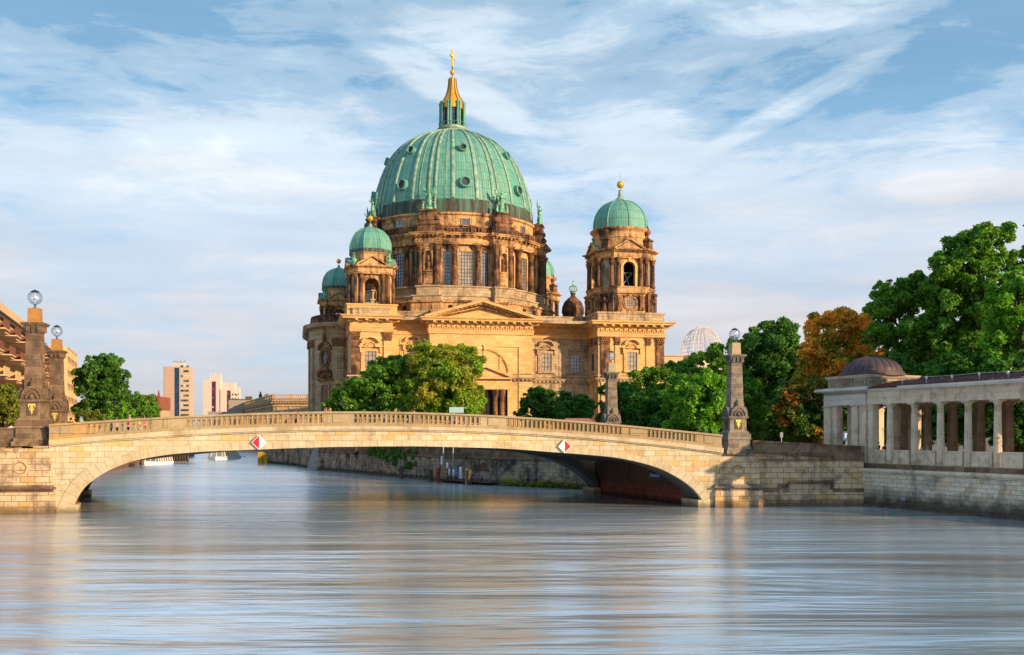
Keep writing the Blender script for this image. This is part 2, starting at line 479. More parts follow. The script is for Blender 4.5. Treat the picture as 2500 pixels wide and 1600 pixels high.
def T(x=0, y=0, z=0, rz=0.0):
    return Matrix.Translation((x, y, z)) @ Matrix.Rotation(rz, 4, 'Z')
def thing(name, label, cat, loc=(0, 0, 0), rz=0.0, group=None):
    o = bpy.data.objects.new(name, None)
    COL.objects.link(o)
    o.location = loc; o.rotation_euler = (0, 0, rz)
    o['label'] = label; o['category'] = cat
    if group: o['group'] = group
    return o
def tag(o, label, cat, group=None):
    o['label'] = label; o['category'] = cat
    if group: o['group'] = group
    return o
def struct(o, kind='structure'):
    o['kind'] = kind; return o
def node(name, parent, loc=(0, 0, 0), rz=0.0):
    """an empty part that gathers sub-parts"""
    o = bpy.data.objects.new(name, None); COL.objects.link(o)
    o.parent = parent; o.location = loc; o.rotation_euler = (0, 0, rz)
    return o
def copy_tree(o, parent=None, kids={}):
    c = o.copy(); COL.objects.link(c); c.parent = parent
    for ch in list(o.children): copy_tree(ch, c)
    return c
def at(px, py, Y):
    """a point seen at photo pixel (px, py) and standing Y metres away"""
    return Vector(((px - 1250) / F * Y, Y, CAMZ + (1062 - py) / F * Y))

def catmull(P, per=6):
    out = []
    P = [Vector((a[0], a[1])) for a in P]
    for i in range(len(P) - 1):
        p0 = P[i - 1] if i else P[0] * 2 - P[1]
        p1, p2 = P[i], P[i + 1]
        p3 = P[i + 2] if i + 2 < len(P) else P[-1] * 2 - P[-2]
        for k in range(per):
            t = k / per
            out.append(0.5 * ((2 * p1) + (p2 - p0) * t + (2 * p0 - 5 * p1 + 4 * p2 - p3) * t * t + (3 * p1 - p0 - 3 * p2 + p3) * t ** 3))
    out.append(P[-1])
    return [(p.x, p.y) for p in out]

# ================================================================== SETTING: water, ground
def water_mat():
    m, t, b = base_mat('river_water')
    tc = t.node('ShaderNodeTexCoord')
    ob = tc.outputs['Object']
    b.inputs['Roughness'].default_value = .20
    b.inputs['IOR'].default_value = 1.45
    b.inputs['Metallic'].default_value = .64
    # long slow swells drawn out across the river, with small chop
    a = t.noise(t.mapping(ob, scale=(.05, .26, 1)), 1, 4, .5, .6)
    c = t.noise(t.mapping(ob, scale=(.10, .95, 1), loc=(5, 3, 0)), 1, 3, .5, .6)
    f = t.noise(t.mapping(ob, scale=(.5, 3, 1), loc=(1, 8, 0)), 1, 2, .5)
    h = t.math('ADD', t.math('MULTIPLY', a, 2.4), t.math('ADD', t.math('MULTIPLY', c, .52), t.math('MULTIPLY', f, .05)))
    bp = t.node('ShaderNodeBump'); bp.inputs['Strength'].default_value = .5; bp.inputs['Distance'].default_value = .32
    t.l.new(h, bp.inputs['Height']); t.l.new(bp.outputs[0], b.inputs['Normal'])
    silt = t.noise(t.mapping(ob, scale=(.04, .24, 1), loc=(9, 9, 0)), 1, 4, .55, .8)
    s2 = t.noise(t.mapping(ob, scale=(.02, .03, 1), loc=(2, 5, 0)), 1, 3, .5)
    k = t.math('ADD', t.math('MULTIPLY', silt, .65), t.math('MULTIPLY', s2, .35))
    t.set(b.inputs['Base Color'], t.ramp(k, [(.38, (.74, .88, 1.0)), (.52, (.60, .70, .77)), (.64, (.40, .36, .31))]))
    return m
WATER = water_mat()
mb = MB()
mb.add([(-4000, -300, 0), (4000, -300, 0), (4000, 5000, 0), (-4000, 5000, 0)], [(0, 1, 2, 3)])
struct(mb.build('water', WATER))

GROUND = plain('paved_ground', (.20, .17, .13), .9, 0, .25, .3)
rb = [(15.9, 84.6), (20.4, 85.6), (30.2, 86.2), (42.0, 56.5), (60, 8), (4000, 8), (4000, 5000), (-160, 5000), (-112, 421), (-70, 420), (-62, 300), (-50.4, 217.3), (-42, 197.5),
      (-32.2, 171.5), (-24.1, 158.2), (-8.7, 130.2), (-.4, 119.2), (8.2, 111.2), (8.2, 104.5)]
lb = [(-34.2, 79.6), (-41.6, 99.4), (-49, 112), (-63, 155), (-75, 208), (-95, 300), (-160, 420), (-160, 5000), (-4000, 5000), (-4000, 81), (-60, 81), (-42, 79.6)]
mb = MB(); mb.prism(rb, -3, 3.15)
struct(mb.build('ground', GROUND))
mb = MB(); mb.prism(lb, -3, 4.4)
struct(mb.build('ground', GROUND))

# ================================================================== BRIDGE
L0 = Vector((-33.5, 77.5)); R0 = Vector((15.83, 83.3))
BU = (R0 - L0).normalized()
BV = Vector((-math.sin(R(20)), math.cos(R(20))))
BW = 22.9
def s_of(px):
    k = (px - 1250) / F
    return (k * L0.y - L0.x) / (BU.x - k * BU.y)
def sz(px, py, t=0.0):
    s = s_of(px)
    Y = L0.y + s * BU.y
    return (s, CAMZ + (1062 - py) / F * Y)
MBR = Matrix(((BU.x, BV.x, 0, L0.x), (BU.y, BV.y, 0, L0.y), (0, 0, 1, 0), (0, 0, 0, 1)))   # (s, t, z) -> world
def sample(poly, s):
    if s <= poly[0][0]:
        a, b = poly[0], poly[1]
    elif s >= poly[-1][0]:
        a, b = poly[-2], poly[-1]
    else:
        for a, b in zip(poly, poly[1:]):
            if a[0] <= s <= b[0]: break
    return a[1] + (b[1] - a[1]) * (s - a[0]) / ((b[0] - a[0]) or 1)
def smooth_curve(tab, deg=4):
    P = [sz(*p) for p in tab]
    c = np.polyfit([p[0] for p in P], [p[1] for p in P], deg)
    return lambda s: float(np.polyval(c, s))
z_top = smooth_curve([(127.6, 1035.8), (250, 1026.5), (372, 1019.8), (500, 1013.6), (638, 1009), (797, 1005), (1009.6, 1006.6), (1120, 1010), (1238, 1014.6), (1359.6, 1026.5), (1519, 1037), (1640, 1049), (1753, 1061)])
z_bal = smooth_curve([(133, 1074), (399, 1053), (520, 1048), (638, 1044), (786, 1041), (1009.6, 1041.7), (1200, 1047), (1350, 1056), (1519, 1069), (1753, 1093)])
z_str = smooth_curve([(127.6, 1090), (260, 1078), (399, 1067.7), (638, 1057.5), (800, 1053), (1009.6, 1053), (1200, 1058), (1359.6, 1068), (1519, 1081), (1753, 1107.6)])
intr = catmull([sz(*p) for p in [(172, 1262), (178, 1244), (188, 1219), (206, 1192), (234, 1168), (274, 1145), (326, 1126), (399, 1112), (479, 1104.2), (558, 1100.4), (638, 1097.5), (760, 1093),
     (866, 1091), (1010, 1090), (1130, 1092.5), (1238, 1096), (1359.6, 1105), (1450, 1112), (1519, 1120), (1599, 1140), (1652, 1165), (1692, 1194), (1714, 1222), (1719, 1242), (1721, 1262)]], 5)
extr = catmull([sz(*p) for p in [(132, 1262), (140, 1240), (160, 1200), (186, 1165), (226, 1137), (288, 1113), (359, 1097), (420, 1091), (479, 1087.3), (612, 1081.5), (760, 1077.5),
     (866, 1076), (1010, 1075.5), (1130, 1077), (1238, 1080), (1359.6, 1088), (1460, 1098), (1545, 1111), (1625.5, 1131), (1692, 1164.8), (1722, 1197), (1736, 1230), (1741, 1262)]], 5)
SL, SR = s_of(120), s_of(1762)
def match(P, Qc):
    """for every point of P the point of Qc lying square across the ring"""
    D = []
    for a, b in zip(Qc, Qc[1:]):
        for k in range(8): D.append((a[0] + (b[0] - a[0]) * k / 8, a[1] + (b[1] - a[1]) * k / 8))
    D.append(Qc[-1]); out = []; last = 0
    for i, p in enumerate(P):
        p0, p1 = P[max(0, i - 1)], P[min(len(P) - 1, i + 1)]
        dx, dz = p1[0] - p0[0], p1[1] - p0[1]
        j = min(range(last, len(D)), key=lambda q: abs((D[q][0] - p[0]) * dx + (D[q][1] - p[1]) * dz) / math.hypot(dx, dz) + .15 * math.hypot(D[q][0] - p[0], D[q][1] - p[1]))
        last = j; out.append(D[j])
    return out
extr_m = match(intr, extr)
bridge = thing('stone_bridge', 'long pale sandstone arch bridge spanning the river in front of the cathedral', 'bridge')
# arch ring, one voussoir per joint
def ring(t0, t1, outz):
    mb = MB()
    n = 110
    def along_curve(P, k):
        L = [0]
        for a, b in zip(P, P[1:]): L.append(L[-1] + math.hypot(b[0] - a[0], b[1] - a[1]))
        out = []
        j = 0
        for i in range(k + 1):
            d = L[-1] * i / k
            while j < len(L) - 2 and L[j + 1] < d: j += 1
            f = (d - L[j]) / (L[j + 1] - L[j])
            out.append((P[j][0] + (P[j + 1][0] - P[j][0]) * f, P[j][1] + (P[j + 1][1] - P[j][1]) * f))
        return out, L[-1]
    A, LA = along_curve(intr, n); E = match(A, extr)
    vs = []; fs = []; uvs = []
    for i in range(n + 1):
        for (s, z), t in ((A[i], t0), (E[i], t0), (E[i], t1), (A[i], t1)):
            vs.append((s, t, z))
    for i in range(n):
        u0, u1 = LA * i / n, LA * (i + 1) / n
        a = i * 4; b = a + 4
        fs.append((a, b, b + 1, a + 1)); uvs.append([(u0, .1), (u1, .1), (u1, 1), (u0, 1)])
        fs.append((a + 1, b + 1, b + 2, a + 2)); uvs.append([(u0, 1), (u1, 1), (u1, 1.3), (u0, 1.3)])
        fs.append((a + 2, b + 2, b + 3, a + 3)); uvs.append([(u0, 1), (u1, 1), (u1, .1), (u0, .1)])
        fs.append((a + 3, b + 3, b, a)); uvs.append([(u0, 0), (u1, 0), (u1, .1), (u0, .1)])
    mb.add(vs, fs, MBR, uvs)
    return mb
ring(-.07, .30, 0).build('arch_ring', B_VOUS, bridge)
ring(BW - .30, BW + .05, 0).build('arch_ring', B_VOUS, bridge)
# spandrel walls
def spandrel(t0, t1):
    mb = MB(); n = 150
    S = [SL + (SR - SL) * i / n for i in range(n + 1)]
    iz = [(p[0], p[1]) for p in intr]
    mid = [(a[0] + b[0]) / 2 for a, b in zip(intr, intr)]
    mid = [((p[0] + q[0]) / 2, (p[1] + q[1]) / 2) for p, q in zip(intr, extr_m)]
    def low(s):
        if s < mid[3][0] or s > mid[-4][0]: return -1.0
        return sample(mid, s)
    vs = []; fs = []; uvs = []
    for s in S:
        vs += [(s, t0, low(s)), (s, t0, z_str(s)), (s, t1, z_str(s)), (s, t1, low(s))]
    for i in range(n):
        a = i * 4; b = a + 4
        for p, q in ((0, 1), (1, 2), (2, 3), (3, 0)):
            f = (a + p, b + p, b + q, a + q)
            fs.append(f)
            uvs.append([(vs[k][0], vs[k][2]) for k in f])
    mb.add(vs, fs, MBR, uvs)
    return mb
spandrel(0.0, .9).build('spandrel_wall', B_ASH, bridge)
spandrel(BW - .9, BW).build('spandrel_wall', B_ASH, bridge)
# solid rib behind each ring and the slab between them
def soffit_band(curve, t0, t1, thick, name, mat):
    mb = MB(); vs = []; fs = []
    for s, z in curve:
        vs += [(s, t0, z), (s, t0, z + thick), (s, t1, z + thick), (s, t1, z)]
    for i in range(len(curve) - 1):
        a = i * 4; b = a + 4
        fs += [(a, a + 1, b + 1, b), (a + 1, a + 2, b + 2, b + 1), (a + 2, a + 3, b + 3, b + 2), (a + 3, a, b, b + 3)]
    fs += [(3, 2, 1, 0), tuple(len(vs) - 4 + k for k in range(4))]
    mb.add(vs, fs, MBR)
    return mb.build(name, mat, bridge)
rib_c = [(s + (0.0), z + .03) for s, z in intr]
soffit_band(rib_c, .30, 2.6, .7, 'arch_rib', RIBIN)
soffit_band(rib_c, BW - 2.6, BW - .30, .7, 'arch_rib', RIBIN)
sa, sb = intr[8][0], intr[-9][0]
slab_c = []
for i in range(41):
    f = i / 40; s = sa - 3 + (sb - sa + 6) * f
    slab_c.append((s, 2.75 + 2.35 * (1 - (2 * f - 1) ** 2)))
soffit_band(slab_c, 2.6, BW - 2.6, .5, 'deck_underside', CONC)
# the deck
mb = MB(); vs = []; fs = []; n = 60
for i in range(n + 1):
    s = SL + (SR - SL) * i / n
    z = z_bal(s) - .15
    vs += [(s, .35, z), (s, BW - .35, z), (s, .35, z - .35), (s, BW - .35, z - .35)]
for i in range(n):
    a = i * 4; b = a + 4
    fs += [(a, b, b + 1, a + 1), (a + 2, a + 3, b + 3, b + 2)]
mb.add(vs, fs, MBR); mb.build('deck', GROUND, bridge)
# side kerbs of the abutments under the springings
mb = MB()
sR, sL = intr[-4][0], intr[3][0]
for s0, s1 in ((sR - .55, sR + .7), (sL - .8, sL + .5)):
    for t0, t1 in ((-.05, 2.7), (BW - 2.7, BW + .05)):
        mb.box(s0, s1, t0, t1, -1, .62, MBR)
mb.build('springing_block', B_VOUS, bridge)
# abutment inner walls
for s0, s1, nm in ((sR + .1, sR + 1.4, 0), (sL - 1.4, sL - .1, 1)):
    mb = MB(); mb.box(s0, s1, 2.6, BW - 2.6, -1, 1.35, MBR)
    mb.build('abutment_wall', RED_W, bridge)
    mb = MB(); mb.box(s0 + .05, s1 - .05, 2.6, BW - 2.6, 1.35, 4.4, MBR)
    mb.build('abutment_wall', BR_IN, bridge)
# string course
def ribbon(t_out, t_in, zl, zh, zslope=0.0, s0=None, s1=None, n=90):
    """a moulding following the bridge's rise: zl, zh are functions of s"""
    mb = MB(); vs = []; fs = []; uvs = []
    s0 = SL if s0 is None else s0; s1 = SR if s1 is None else s1
    for i in range(n + 1):
        s = s0 + (s1 - s0) * i / n
        vs += [(s, t_out, zl(s)), (s, t_out, zh(s)), (s, t_in, zh(s) + zslope), (s, t_in, zl(s))]
    for i in range(n):
        a = i * 4; b = a + 4
        for p, q in ((0, 1), (1, 2), (2, 3), (3, 0)):
            f = (a + p, b + p, b + q, a + q); fs.append(f)
            uvs.append([(vs[k][0], vs[k][2] - zl(vs[k][0]) + .05 + (vs[k][1] - t_out) * .4) for k in f])
    fs += [(0, 1, 2, 3), tuple(n * 4 + k for k in (3, 2, 1, 0))]; uvs += [[(0, 0)] * 4] * 2
    mb.add(vs, fs, MBR, uvs)
    return mb
B_STR = stone('bridge_cornice_stone', (.54, .43, .26), (.62, .51, .34), (.26, .17, .1), 1.62, 2.0, .012, (.30, .19, .09), .65, .55, .5, .4, .2, odd=((.64, .44, .20), .7))
for sgn, base in ((1, 0.0), (-1, BW)):
    f = lambda d: base + sgn * d
    ribbon(f(-.30), f(.9), lambda s: z_str(s) + .10, z_bal).build('cornice', B_STR, bridge)
    ribbon(f(-.17), f(.5), lambda s: z_str(s) + .0, lambda s: z_str(s) + .10).build('cornice_moulding', B_VOUS, bridge)
    # parapet: foot, pierced panels, coping
    ribbon(f(-.10), f(.42), z_bal, lambda s: z_bal(s) + .20, .0).build('parapet_foot', B_BAL, bridge)
    ribbon(f(-.14), f(.46), lambda s: z_top(s) - .15, z_top, .0).build('parapet_coping', B_BAL, bridge)
groups = [(217, 368, 12), (460.8, 784, 27), (868.6, 1166.5, 27), (1241, 1514, 27), (1585, 1695, 12)]
def pierced(s0, s1, n, ta, tb, name='pierced_panel'):
    """parapet panel with n upright oval openings"""
    mb = MB(); K = 12
    step = (s1 - s0) / (n - 1)
    for i in range(n):
        c = s0 + step * i
        zl, zh = z_bal(c) + .20, z_top(c) - .15
        hc, hh = (zl + zh) / 2, (zh - zl) / 2
        hw = step / 2
        rx, rz = step * .24, hh * .84
        H = []; O = []
        for k in range(K):
            a = R(30 * k + 15)
            x = rx * max(-1, min(1, 1.12 * math.cos(a))); z = rz * max(-1, min(1, 1.12 * math.sin(a)))
            zz = (rz - rx) * (1 if z > 0 else -1)
            H.append((rx * math.cos(a), (rz - rx) * (1 if math.sin(a) > 0 else -1) + rx * math.sin(a)))
            m = k % 3
            if m == 1: O.append((hw * (1 if math.cos(a) > 0 else -1), hh * (1 if math.sin(a) > 0 else -1)))
            elif abs(math.cos(a)) > .9: O.append((hw * (1 if math.cos(a) > 0 else -1), H[-1][1]))
            else: O.append((H[-1][0], hh * (1 if math.sin(a) > 0 else -1)))
        sl = (z_bal(c + .5) - z_bal(c - .5))
        vs = []; fs = []; uvs = []
        for t in (ta, tb):
            for P in (O, H):
                for x, z in P: vs.append((c + x, t, hc + z + sl * x))
        for k in range(K):
            k2 = (k + 1) % K
            for f in ((k, k2, K + k2, K + k), (2 * K + k2, 2 * K + k, 3 * K + k, 3 * K + k2), (K + k, K + k2, 3 * K + k2, 3 * K + k)):
                fs.append(f); uvs.append([(vs[q][0], vs[q][2] * .5) for q in f])
        mb.add(vs, fs, MBR, uvs)
        # raised rim round the opening
        ax = Matrix.Translation((0, 0, 0))
        for k in range(K):
            k2 = (k + 1) % K
            q = [(c + H[k][0] * 1.0, hc + H[k][1] + sl * H[k][0]), (c + H[k][0] * 1.33, hc + H[k][1] * 1.06 + sl * H[k][0]),
                 (c + H[k2][0] * 1.33, hc + H[k2][1] * 1.06 + sl * H[k2][0]), (c + H[k2][0], hc + H[k2][1] + sl * H[k2][0])]
            mb.slab(q, ta - .03 if ta < tb else ta + .03, ta, MBR)
    return mb
def solid(s0, s1, ta, tb, d=0.0):
    mb = MB(); vs = []; fs = []; uvs = []; n = 4
    for i in range(n + 1):
        s = s0 + (s1 - s0) * i / n
        zl, zh = z_bal(s) + .2 + d, z_top(s) - .15 - d
        vs += [(s, ta, zl), (s, ta, zh), (s, tb, zh), (s, tb, zl)]
    for i in range(n):
        a = i * 4; b = a + 4
        for p, q in ((0, 1), (1, 2), (2, 3), (3, 0)):
            f = (a + p, b + p, b + q, a + q); fs.append(f); uvs.append([(vs[k][0], vs[k][2] * .5) for k in f])
    fs += [(0, 1, 2, 3), tuple(n * 4 + k for k in (3, 2, 1, 0))]; uvs += [[(0, 0)] * 4] * 2
    return mb.add(vs, fs, MBR, uvs)
edges = []
for a, b, n in groups:
    s0, s1 = s_of(a), s_of(b); st = (s1 - s0) / (n - 1)
    pierced(s0, s1, n, 0.02, .26).build('pierced_panel', B_BAL, bridge)
    pierced(s0, s1, n, BW - .02, BW - .26).build('pierced_panel', B_BAL, bridge)
    edges += [s0 - st / 2, s1 + st / 2]
gaps = [(SL, edges[0])] + [(edges[i], edges[i + 1]) for i in range(1, len(edges) - 1, 2)] + [(edges[-1], SR)]
for g0, g1 in gaps:
    w = g1 - g0
    for ta, tb, fa in ((0.0, .30, -.055), (BW, BW - .30, BW + .055)):
        solid(g0, g1, ta, tb).build('parapet_pier', B_BAL, bridge)
        mb = solid(g0 + w * .30, g1 - w * .30, fa, ta + (.001 if tb > ta else -.001), .07)
        mb.build('parapet_panel', B_BAL, bridge)

# ------------------------------------------------------------------ bridge-end piers and obelisks
def roundel_pier(name, label, x, y, rz, k, z_base, mat):
    """battered river pier with roundel and keystone; front face at local y = 0"""
    t = thing(name, label, 'pier', (x, y, 0), rz, 'battered stone piers at the bridge ends')
    w = 1.86 * k
    mb = MB()
    mb.box(-w - .40 * k, w + .40 * k, -.55, 3.6, -1, z_base * .315, None, .10, .06)
    mb.build('plinth', mat, t)
    mb = MB()
    z1 = z_base * .315
    mb.box(-w - .22 * k, w + .22 * k, -.40, 3.4, z1, z1 + .22, None, .0)
    mb.box(-w - .42 * k, w + .42 * k, -.60, 3.6, z1 + .22, z1 + .36)
    mb.box(-w - .34 * k, w + .34 * k, -.52, 3.5, z1 + .36, z1 + .52, None, .15)
    mb.build('ledge', P_DARK if k > 1 else P_RIGHT, t)
    mb = MB(); z2 = z1 + .52
    mb.box(-w - .16 * k, w + .16 * k, -.26, 3.3, z2, z_base - .18, None, .16 * k, .14)
    mb.build('shaft_wall', mat, t)
    mb = MB()
    zc = z2 + (z_base - z2) * .44; rr = .50 * k
    yf = -.17
    prof = [(.001, .02), (rr * .68, .02), (rr * .70, .05), (rr * .80, .09), (rr * .95, .08), (rr * 1.02, .04), (rr * 1.05, -.12)]
    M = Matrix.Translation((0, yf, zc)) @ Matrix.Rotation(R(90), 4, 'X')
    mb.lathe([(p, q) for p, q in prof], 32, M=M, cap=False)
    mb.build('roundel', mat, t, True)
    mb = MB()
    # keystone rays above and below the roundel
    zt = z_base - .22
    mb.slab([(-.16 * k, zc + rr * 1.03), (.16 * k, zc + rr * 1.03), (.36 * k, zt), (-.36 * k, zt)], -.185, -.10)
    mb.build('keystone', mat, t); mb = MB()
    mb.slab([(-.30 * k, z2 + .02), (.30 * k, z2 + .02), (.14 * k, zc - rr * 1.03), (-.14 * k, zc - rr * 1.03)], -.265, -.12)
    mb.build('keystone', mat, t)
    return t
roundel_pier('bridge_pier', 'golden stone pier with blank roundel at the left end of the bridge', -36.9, 77.0, R(7), 1.10, 5.05, B_BASE)
roundel_pier('bridge_pier', 'golden stone pier with blank roundel between the bridge arch and the right river wall', 18.42, 83.75, R(7), .92, 4.35, B_BASE)

def T_emblem():
    """interlaced gilt T-shaped monogram"""
    mb = MB()
    mb.slab([(-.07, 0), (.07, 0), (.11, .9), (-.11, .9)], 0, .05)
    mb.slab([(-.36, .82), (.36, .82), (.42, .98), (-.42, .98)], 0, .05)
    for s in (-1, 1):
        mb.slab([(s * .36, .62), (s * .44, .66), (s * .43, .98), (s * .33, .84)][::s], 0, .05)
        mb.arch_ring(.07, .13, .42, 0, .05, x=s * .17, seg=8, a1=2 * math.pi)
    mb.slab([(-.24, .60), (.24, .60), (.20, .68), (-.20, .68)], 0, .05)
    mb.slab([(-.13, .16), (.13, .16), (0, -.10)], 0, .05)
    return mb
def glass_globe_mat():
    m, t, b = base_mat('lamp_globe_glass')
    g = t.node('ShaderNodeBsdfGlossy'); g.inputs['Roughness'].default_value = .03; g.inputs['Color'].default_value = (.9, .9, .92, 1)
    tr = t.node('ShaderNodeBsdfTransparent'); tr.inputs[0].default_value = (.90, .92, .94, 1)
    lw = t.node('ShaderNodeLayerWeight'); lw.inputs[0].default_value = .35
    mx = t.node('ShaderNodeMixShader')
    t.l.new(t.ramp(lw.outputs['Fresnel'], [(0, .10), (.6, .22), (1, .55)]), mx.inputs[0])
    t.l.new(tr.outputs[0], mx.inputs[1]); t.l.new(g.outputs[0], mx.inputs[2])
    t.l.new(mx.outputs[0], t.n['Material Output'].inputs[0])
    return m
GLOBE = glass_globe_mat()
def obelisk(label, x, y, z, rz, k, stone_m, block_m, steps=True):
    """stepped pedestal, die with gilt monogram, segmental gables, tapering shaft, bracketed cap, block and glass globe; k = scale"""
    t = thing('lamp_obelisk', label, 'lamp obelisk', (x, y, z), rz, 'stone lamp obelisks on the bridge corners')
    K = Matrix.Scale(k, 4)
    def B(mb, name, mat, smooth=False, parent=t):
        q = k if ('globe' in name or 'lamp' in name) else k * .79
        mb.v = [(a * q, b * q, c * k) for a, b, c in mb.v]
        return mb.build(name, mat, parent, smooth)
    mb = MB()
    mb.box(-1.66, 1.66, -1.66, 1.66, 0.0, .34)
    mb.box(-1.50, 1.50, -1.50, 1.50, .34, .62, None, .03)
    mb.box(-1.36, 1.36, -1.36, 1.36, .62, 1.32, None, .02)
    mb.box(-1.46, 1.46, -1.46, 1.46, 1.32, 1.46, None, .03)
    mb.box(-1.42, 1.42, -1.42, 1.42, 1.46, 1.82, None, .02)
    mb.box(-1.40, 1.40, -1.40, 1.40, 1.82, 2.16, None, .34)
    B(mb, 'stepped_base', stone_m)
    mb = MB()
    mb.box(-1.04, 1.04, -1.04, 1.04, 2.16, 3.24, None, .03)
    mb.box(-1.16, 1.16, -1.16, 1.16, 3.24, 3.33); mb.box(-1.24, 1.24, -1.24, 1.24, 3.33, 3.46)
    B(mb, 'pedestal', stone_m)
    for a in (0, 1, 2, 3):
        rot = Matrix.Rotation(a * math.pi / 2, 4, 'Z')
        if a in (0, 3):
            mb = MB(); mb.box(-.46, .46, -1.075, -1.0, 2.26, 3.12, rot); B(mb, 'tablet', WOOD)
        if a == 0:
            e = T_emblem(); e.v = [(p[0] * .72, p[1] - 1.13, p[2] * .74 + 2.40) for p in e.v]
            B(e, 'gilt_monogram', GOLDP)
        mb = MB()
        mb.arch_ring(0.0, .80, 3.46, -1.10, -.55, M=rot, seg=16)
        mb.arch_ring(.80, .98, 3.46, -1.22, -.55, M=rot, seg=16)
        for q in range(9):
            an = math.pi * (q + .5) / 9
            mb.ball((.5 * math.cos(an), -1.12, 3.50 + .5 * math.sin(an)), .15, rot, 8, 6)
        mb.ball((0, -1.14, 3.62), .24, rot, 8, 6)
        B(mb, 'carved_gable', stone_m, True)
        mb = MB()
        cr = [(.10, 0), (.26, .05), (.30, .20), (.22, .30), (.28, .36), (.20, .46), (.07, .58), (.04, .70), (0.001, .74)]
        mb.lathe([(r, 4.36 + zz) for r, zz in cr], 12, (0, -.90), rot)
        B(mb, 'carved_crown', stone_m, True)
    mb = MB()
    mb.box(-.80, .80, -.80, .80, 3.46, 8.38, None, .15)
    B(mb, 'shaft', stone_m)
    mb = MB()
    mb.box(-.66, .66, -.66, .66, 8.38, 8.46)
    mb.box(-.70, .70, -.70, .70, 8.46, 8.86, None, -.10)
    mb.box(-1.0, 1.0, -1.0, 1.0, 8.98, 9.08); mb.box(-1.10, 1.10, -1.10, 1.10, 9.08, 9.20, None, .06)
    mb.box(-.84, .84, -.84, .84, 8.86, 8.98)
    for a in range(4):
        rot = Matrix.Rotation(a * math.pi / 2, 4, 'Z')
        for q in (-.48, 0, .48):
            mb.slab([(q - .09, 8.50), (q + .09, 8.50), (q + .09, 8.98), (q - .09, 8.98)], -.92, -.70, rot)
    B(mb, 'bracketed_cap', stone_m)
    mb = MB(); mb.box(-.56, .56, -.56, .56, 9.20, 10.30, None, .05)
    for sx in (-1, 1):
        pass
    B(mb, 'top_block', block_m)
    mb = MB(); mb.lathe([(.16, 10.30), (.16, 10.36), (.05, 10.40), (.05, 10.52), (.12, 10.54), (.12, 10.58)], 12)
    lamp = B(mb, 'lamp', IRON, True)
    g = MB(); g.ball((0, 0, 11.10), .53, seg=32, ring=20); B(g, 'globe', GLOBE, True, lamp)
    g = MB(); g.lathe([(.30, 11.52), (.32, 11.55), (.18, 11.64), (.03, 11.68), (.02, 11.76), (.001, 11.77)], 20); B(g, 'globe_cap', IRON, True, lamp)
    g = MB(); g.lathe([(.035, 10.56), (.035, 11.52)], 10)
    g.lathe([(.08, 10.95), (.16, 11.0), (.16, 11.2), (.08, 11.25)], 12)
    for q in range(4):
        a = q * math.pi / 2 + .4
        g.ball((.2 * math.cos(a), .2 * math.sin(a), 11.05), .075, None, 8, 6)
    B(g, 'lamp_fitting', WHITE, True, lamp)
    return t
kL, kR = 1.028, .895
obelisk('nearest dark sandstone lamp obelisk, at the left end, with orange top block', -36.75, 78.9, 5.05, R(10), kL, P_DARK, P_BLOCK)
obelisk('dark sandstone lamp obelisk behind the nearest left one, beyond the far parapet', -45.6, 102.6, 4.85, R(11), 1.03, P_DARK, P_BLOCK)
obelisk('pale grey stone lamp obelisk at the right end of the near parapet', 18.55, 85.3, 4.33, R(11), kR, P_RIGHT, P_BLOCKR)
obelisk('grey lamp obelisk rising behind the parapet in front of the cathedral tower', 10.35, 106.9, 4.15, R(11.5), .90, P_RIGHT, P_BLOCKR)

# far-side obelisks stand on plain abutment blocks
mb = MB()
for x, y in ((-45.6, 102.6), (10.35, 106.9)):
    mb.box(-2, 2, -2, 2, -1, 4.85 if x < 0 else 4.15, T(x, y, 0, R(11)))
mb.build('abutment_block', B_BASE, bridge)

# ------------------------------------------------------------------ channel markers on the arch
def diamond(px, py, half, flip, label):
    s, z = sz(px, py)
    p = MBR @ Vector((s, -.22, z))
    t = thing('navigation_sign', label, 'sign', tuple(p), math.atan2(BU.y, BU.x), 'red and white diamond signs on the bridge')
    for side in (-1, 1):
        m = REDP if (side < 0) != flip else WHITE
        mb = MB(); h = half * .90
        mb.slab([(0, -h), (side * h, 0), (0, h)][::side], -.035, 0)
        mb.build('sign_half', m, t)
    mb = MB()
    for a in range(4):
        c, d = [(0, -half), (half, 0), (0, half), (-half, 0)][a], [(half, 0), (0, half), (-half, 0), (0, -half)][a]
        mb.slab([c, d, (d[0] * .90, d[1] * .90), (c[0] * .90, c[1] * .90)], -.05, .02)
    mb.slab([(0, -half * .9), (half * .9, 0), (0, half * .9), (-half * .9, 0)], .001, .03)
    mb.build('sign_rim', WHITE, t)
    mb = MB(); mb.box(-.05, .05, .03, .20, -.3, .3); mb.build('bracket', IRON, t)
diamond(632, 1080.5, .585, False, 'diamond sign, red left half and white right half, on the left part of the arch')
diamond(1376, 1090, .545, True, 'diamond sign, white left half and red right half, on the right part of the arch')

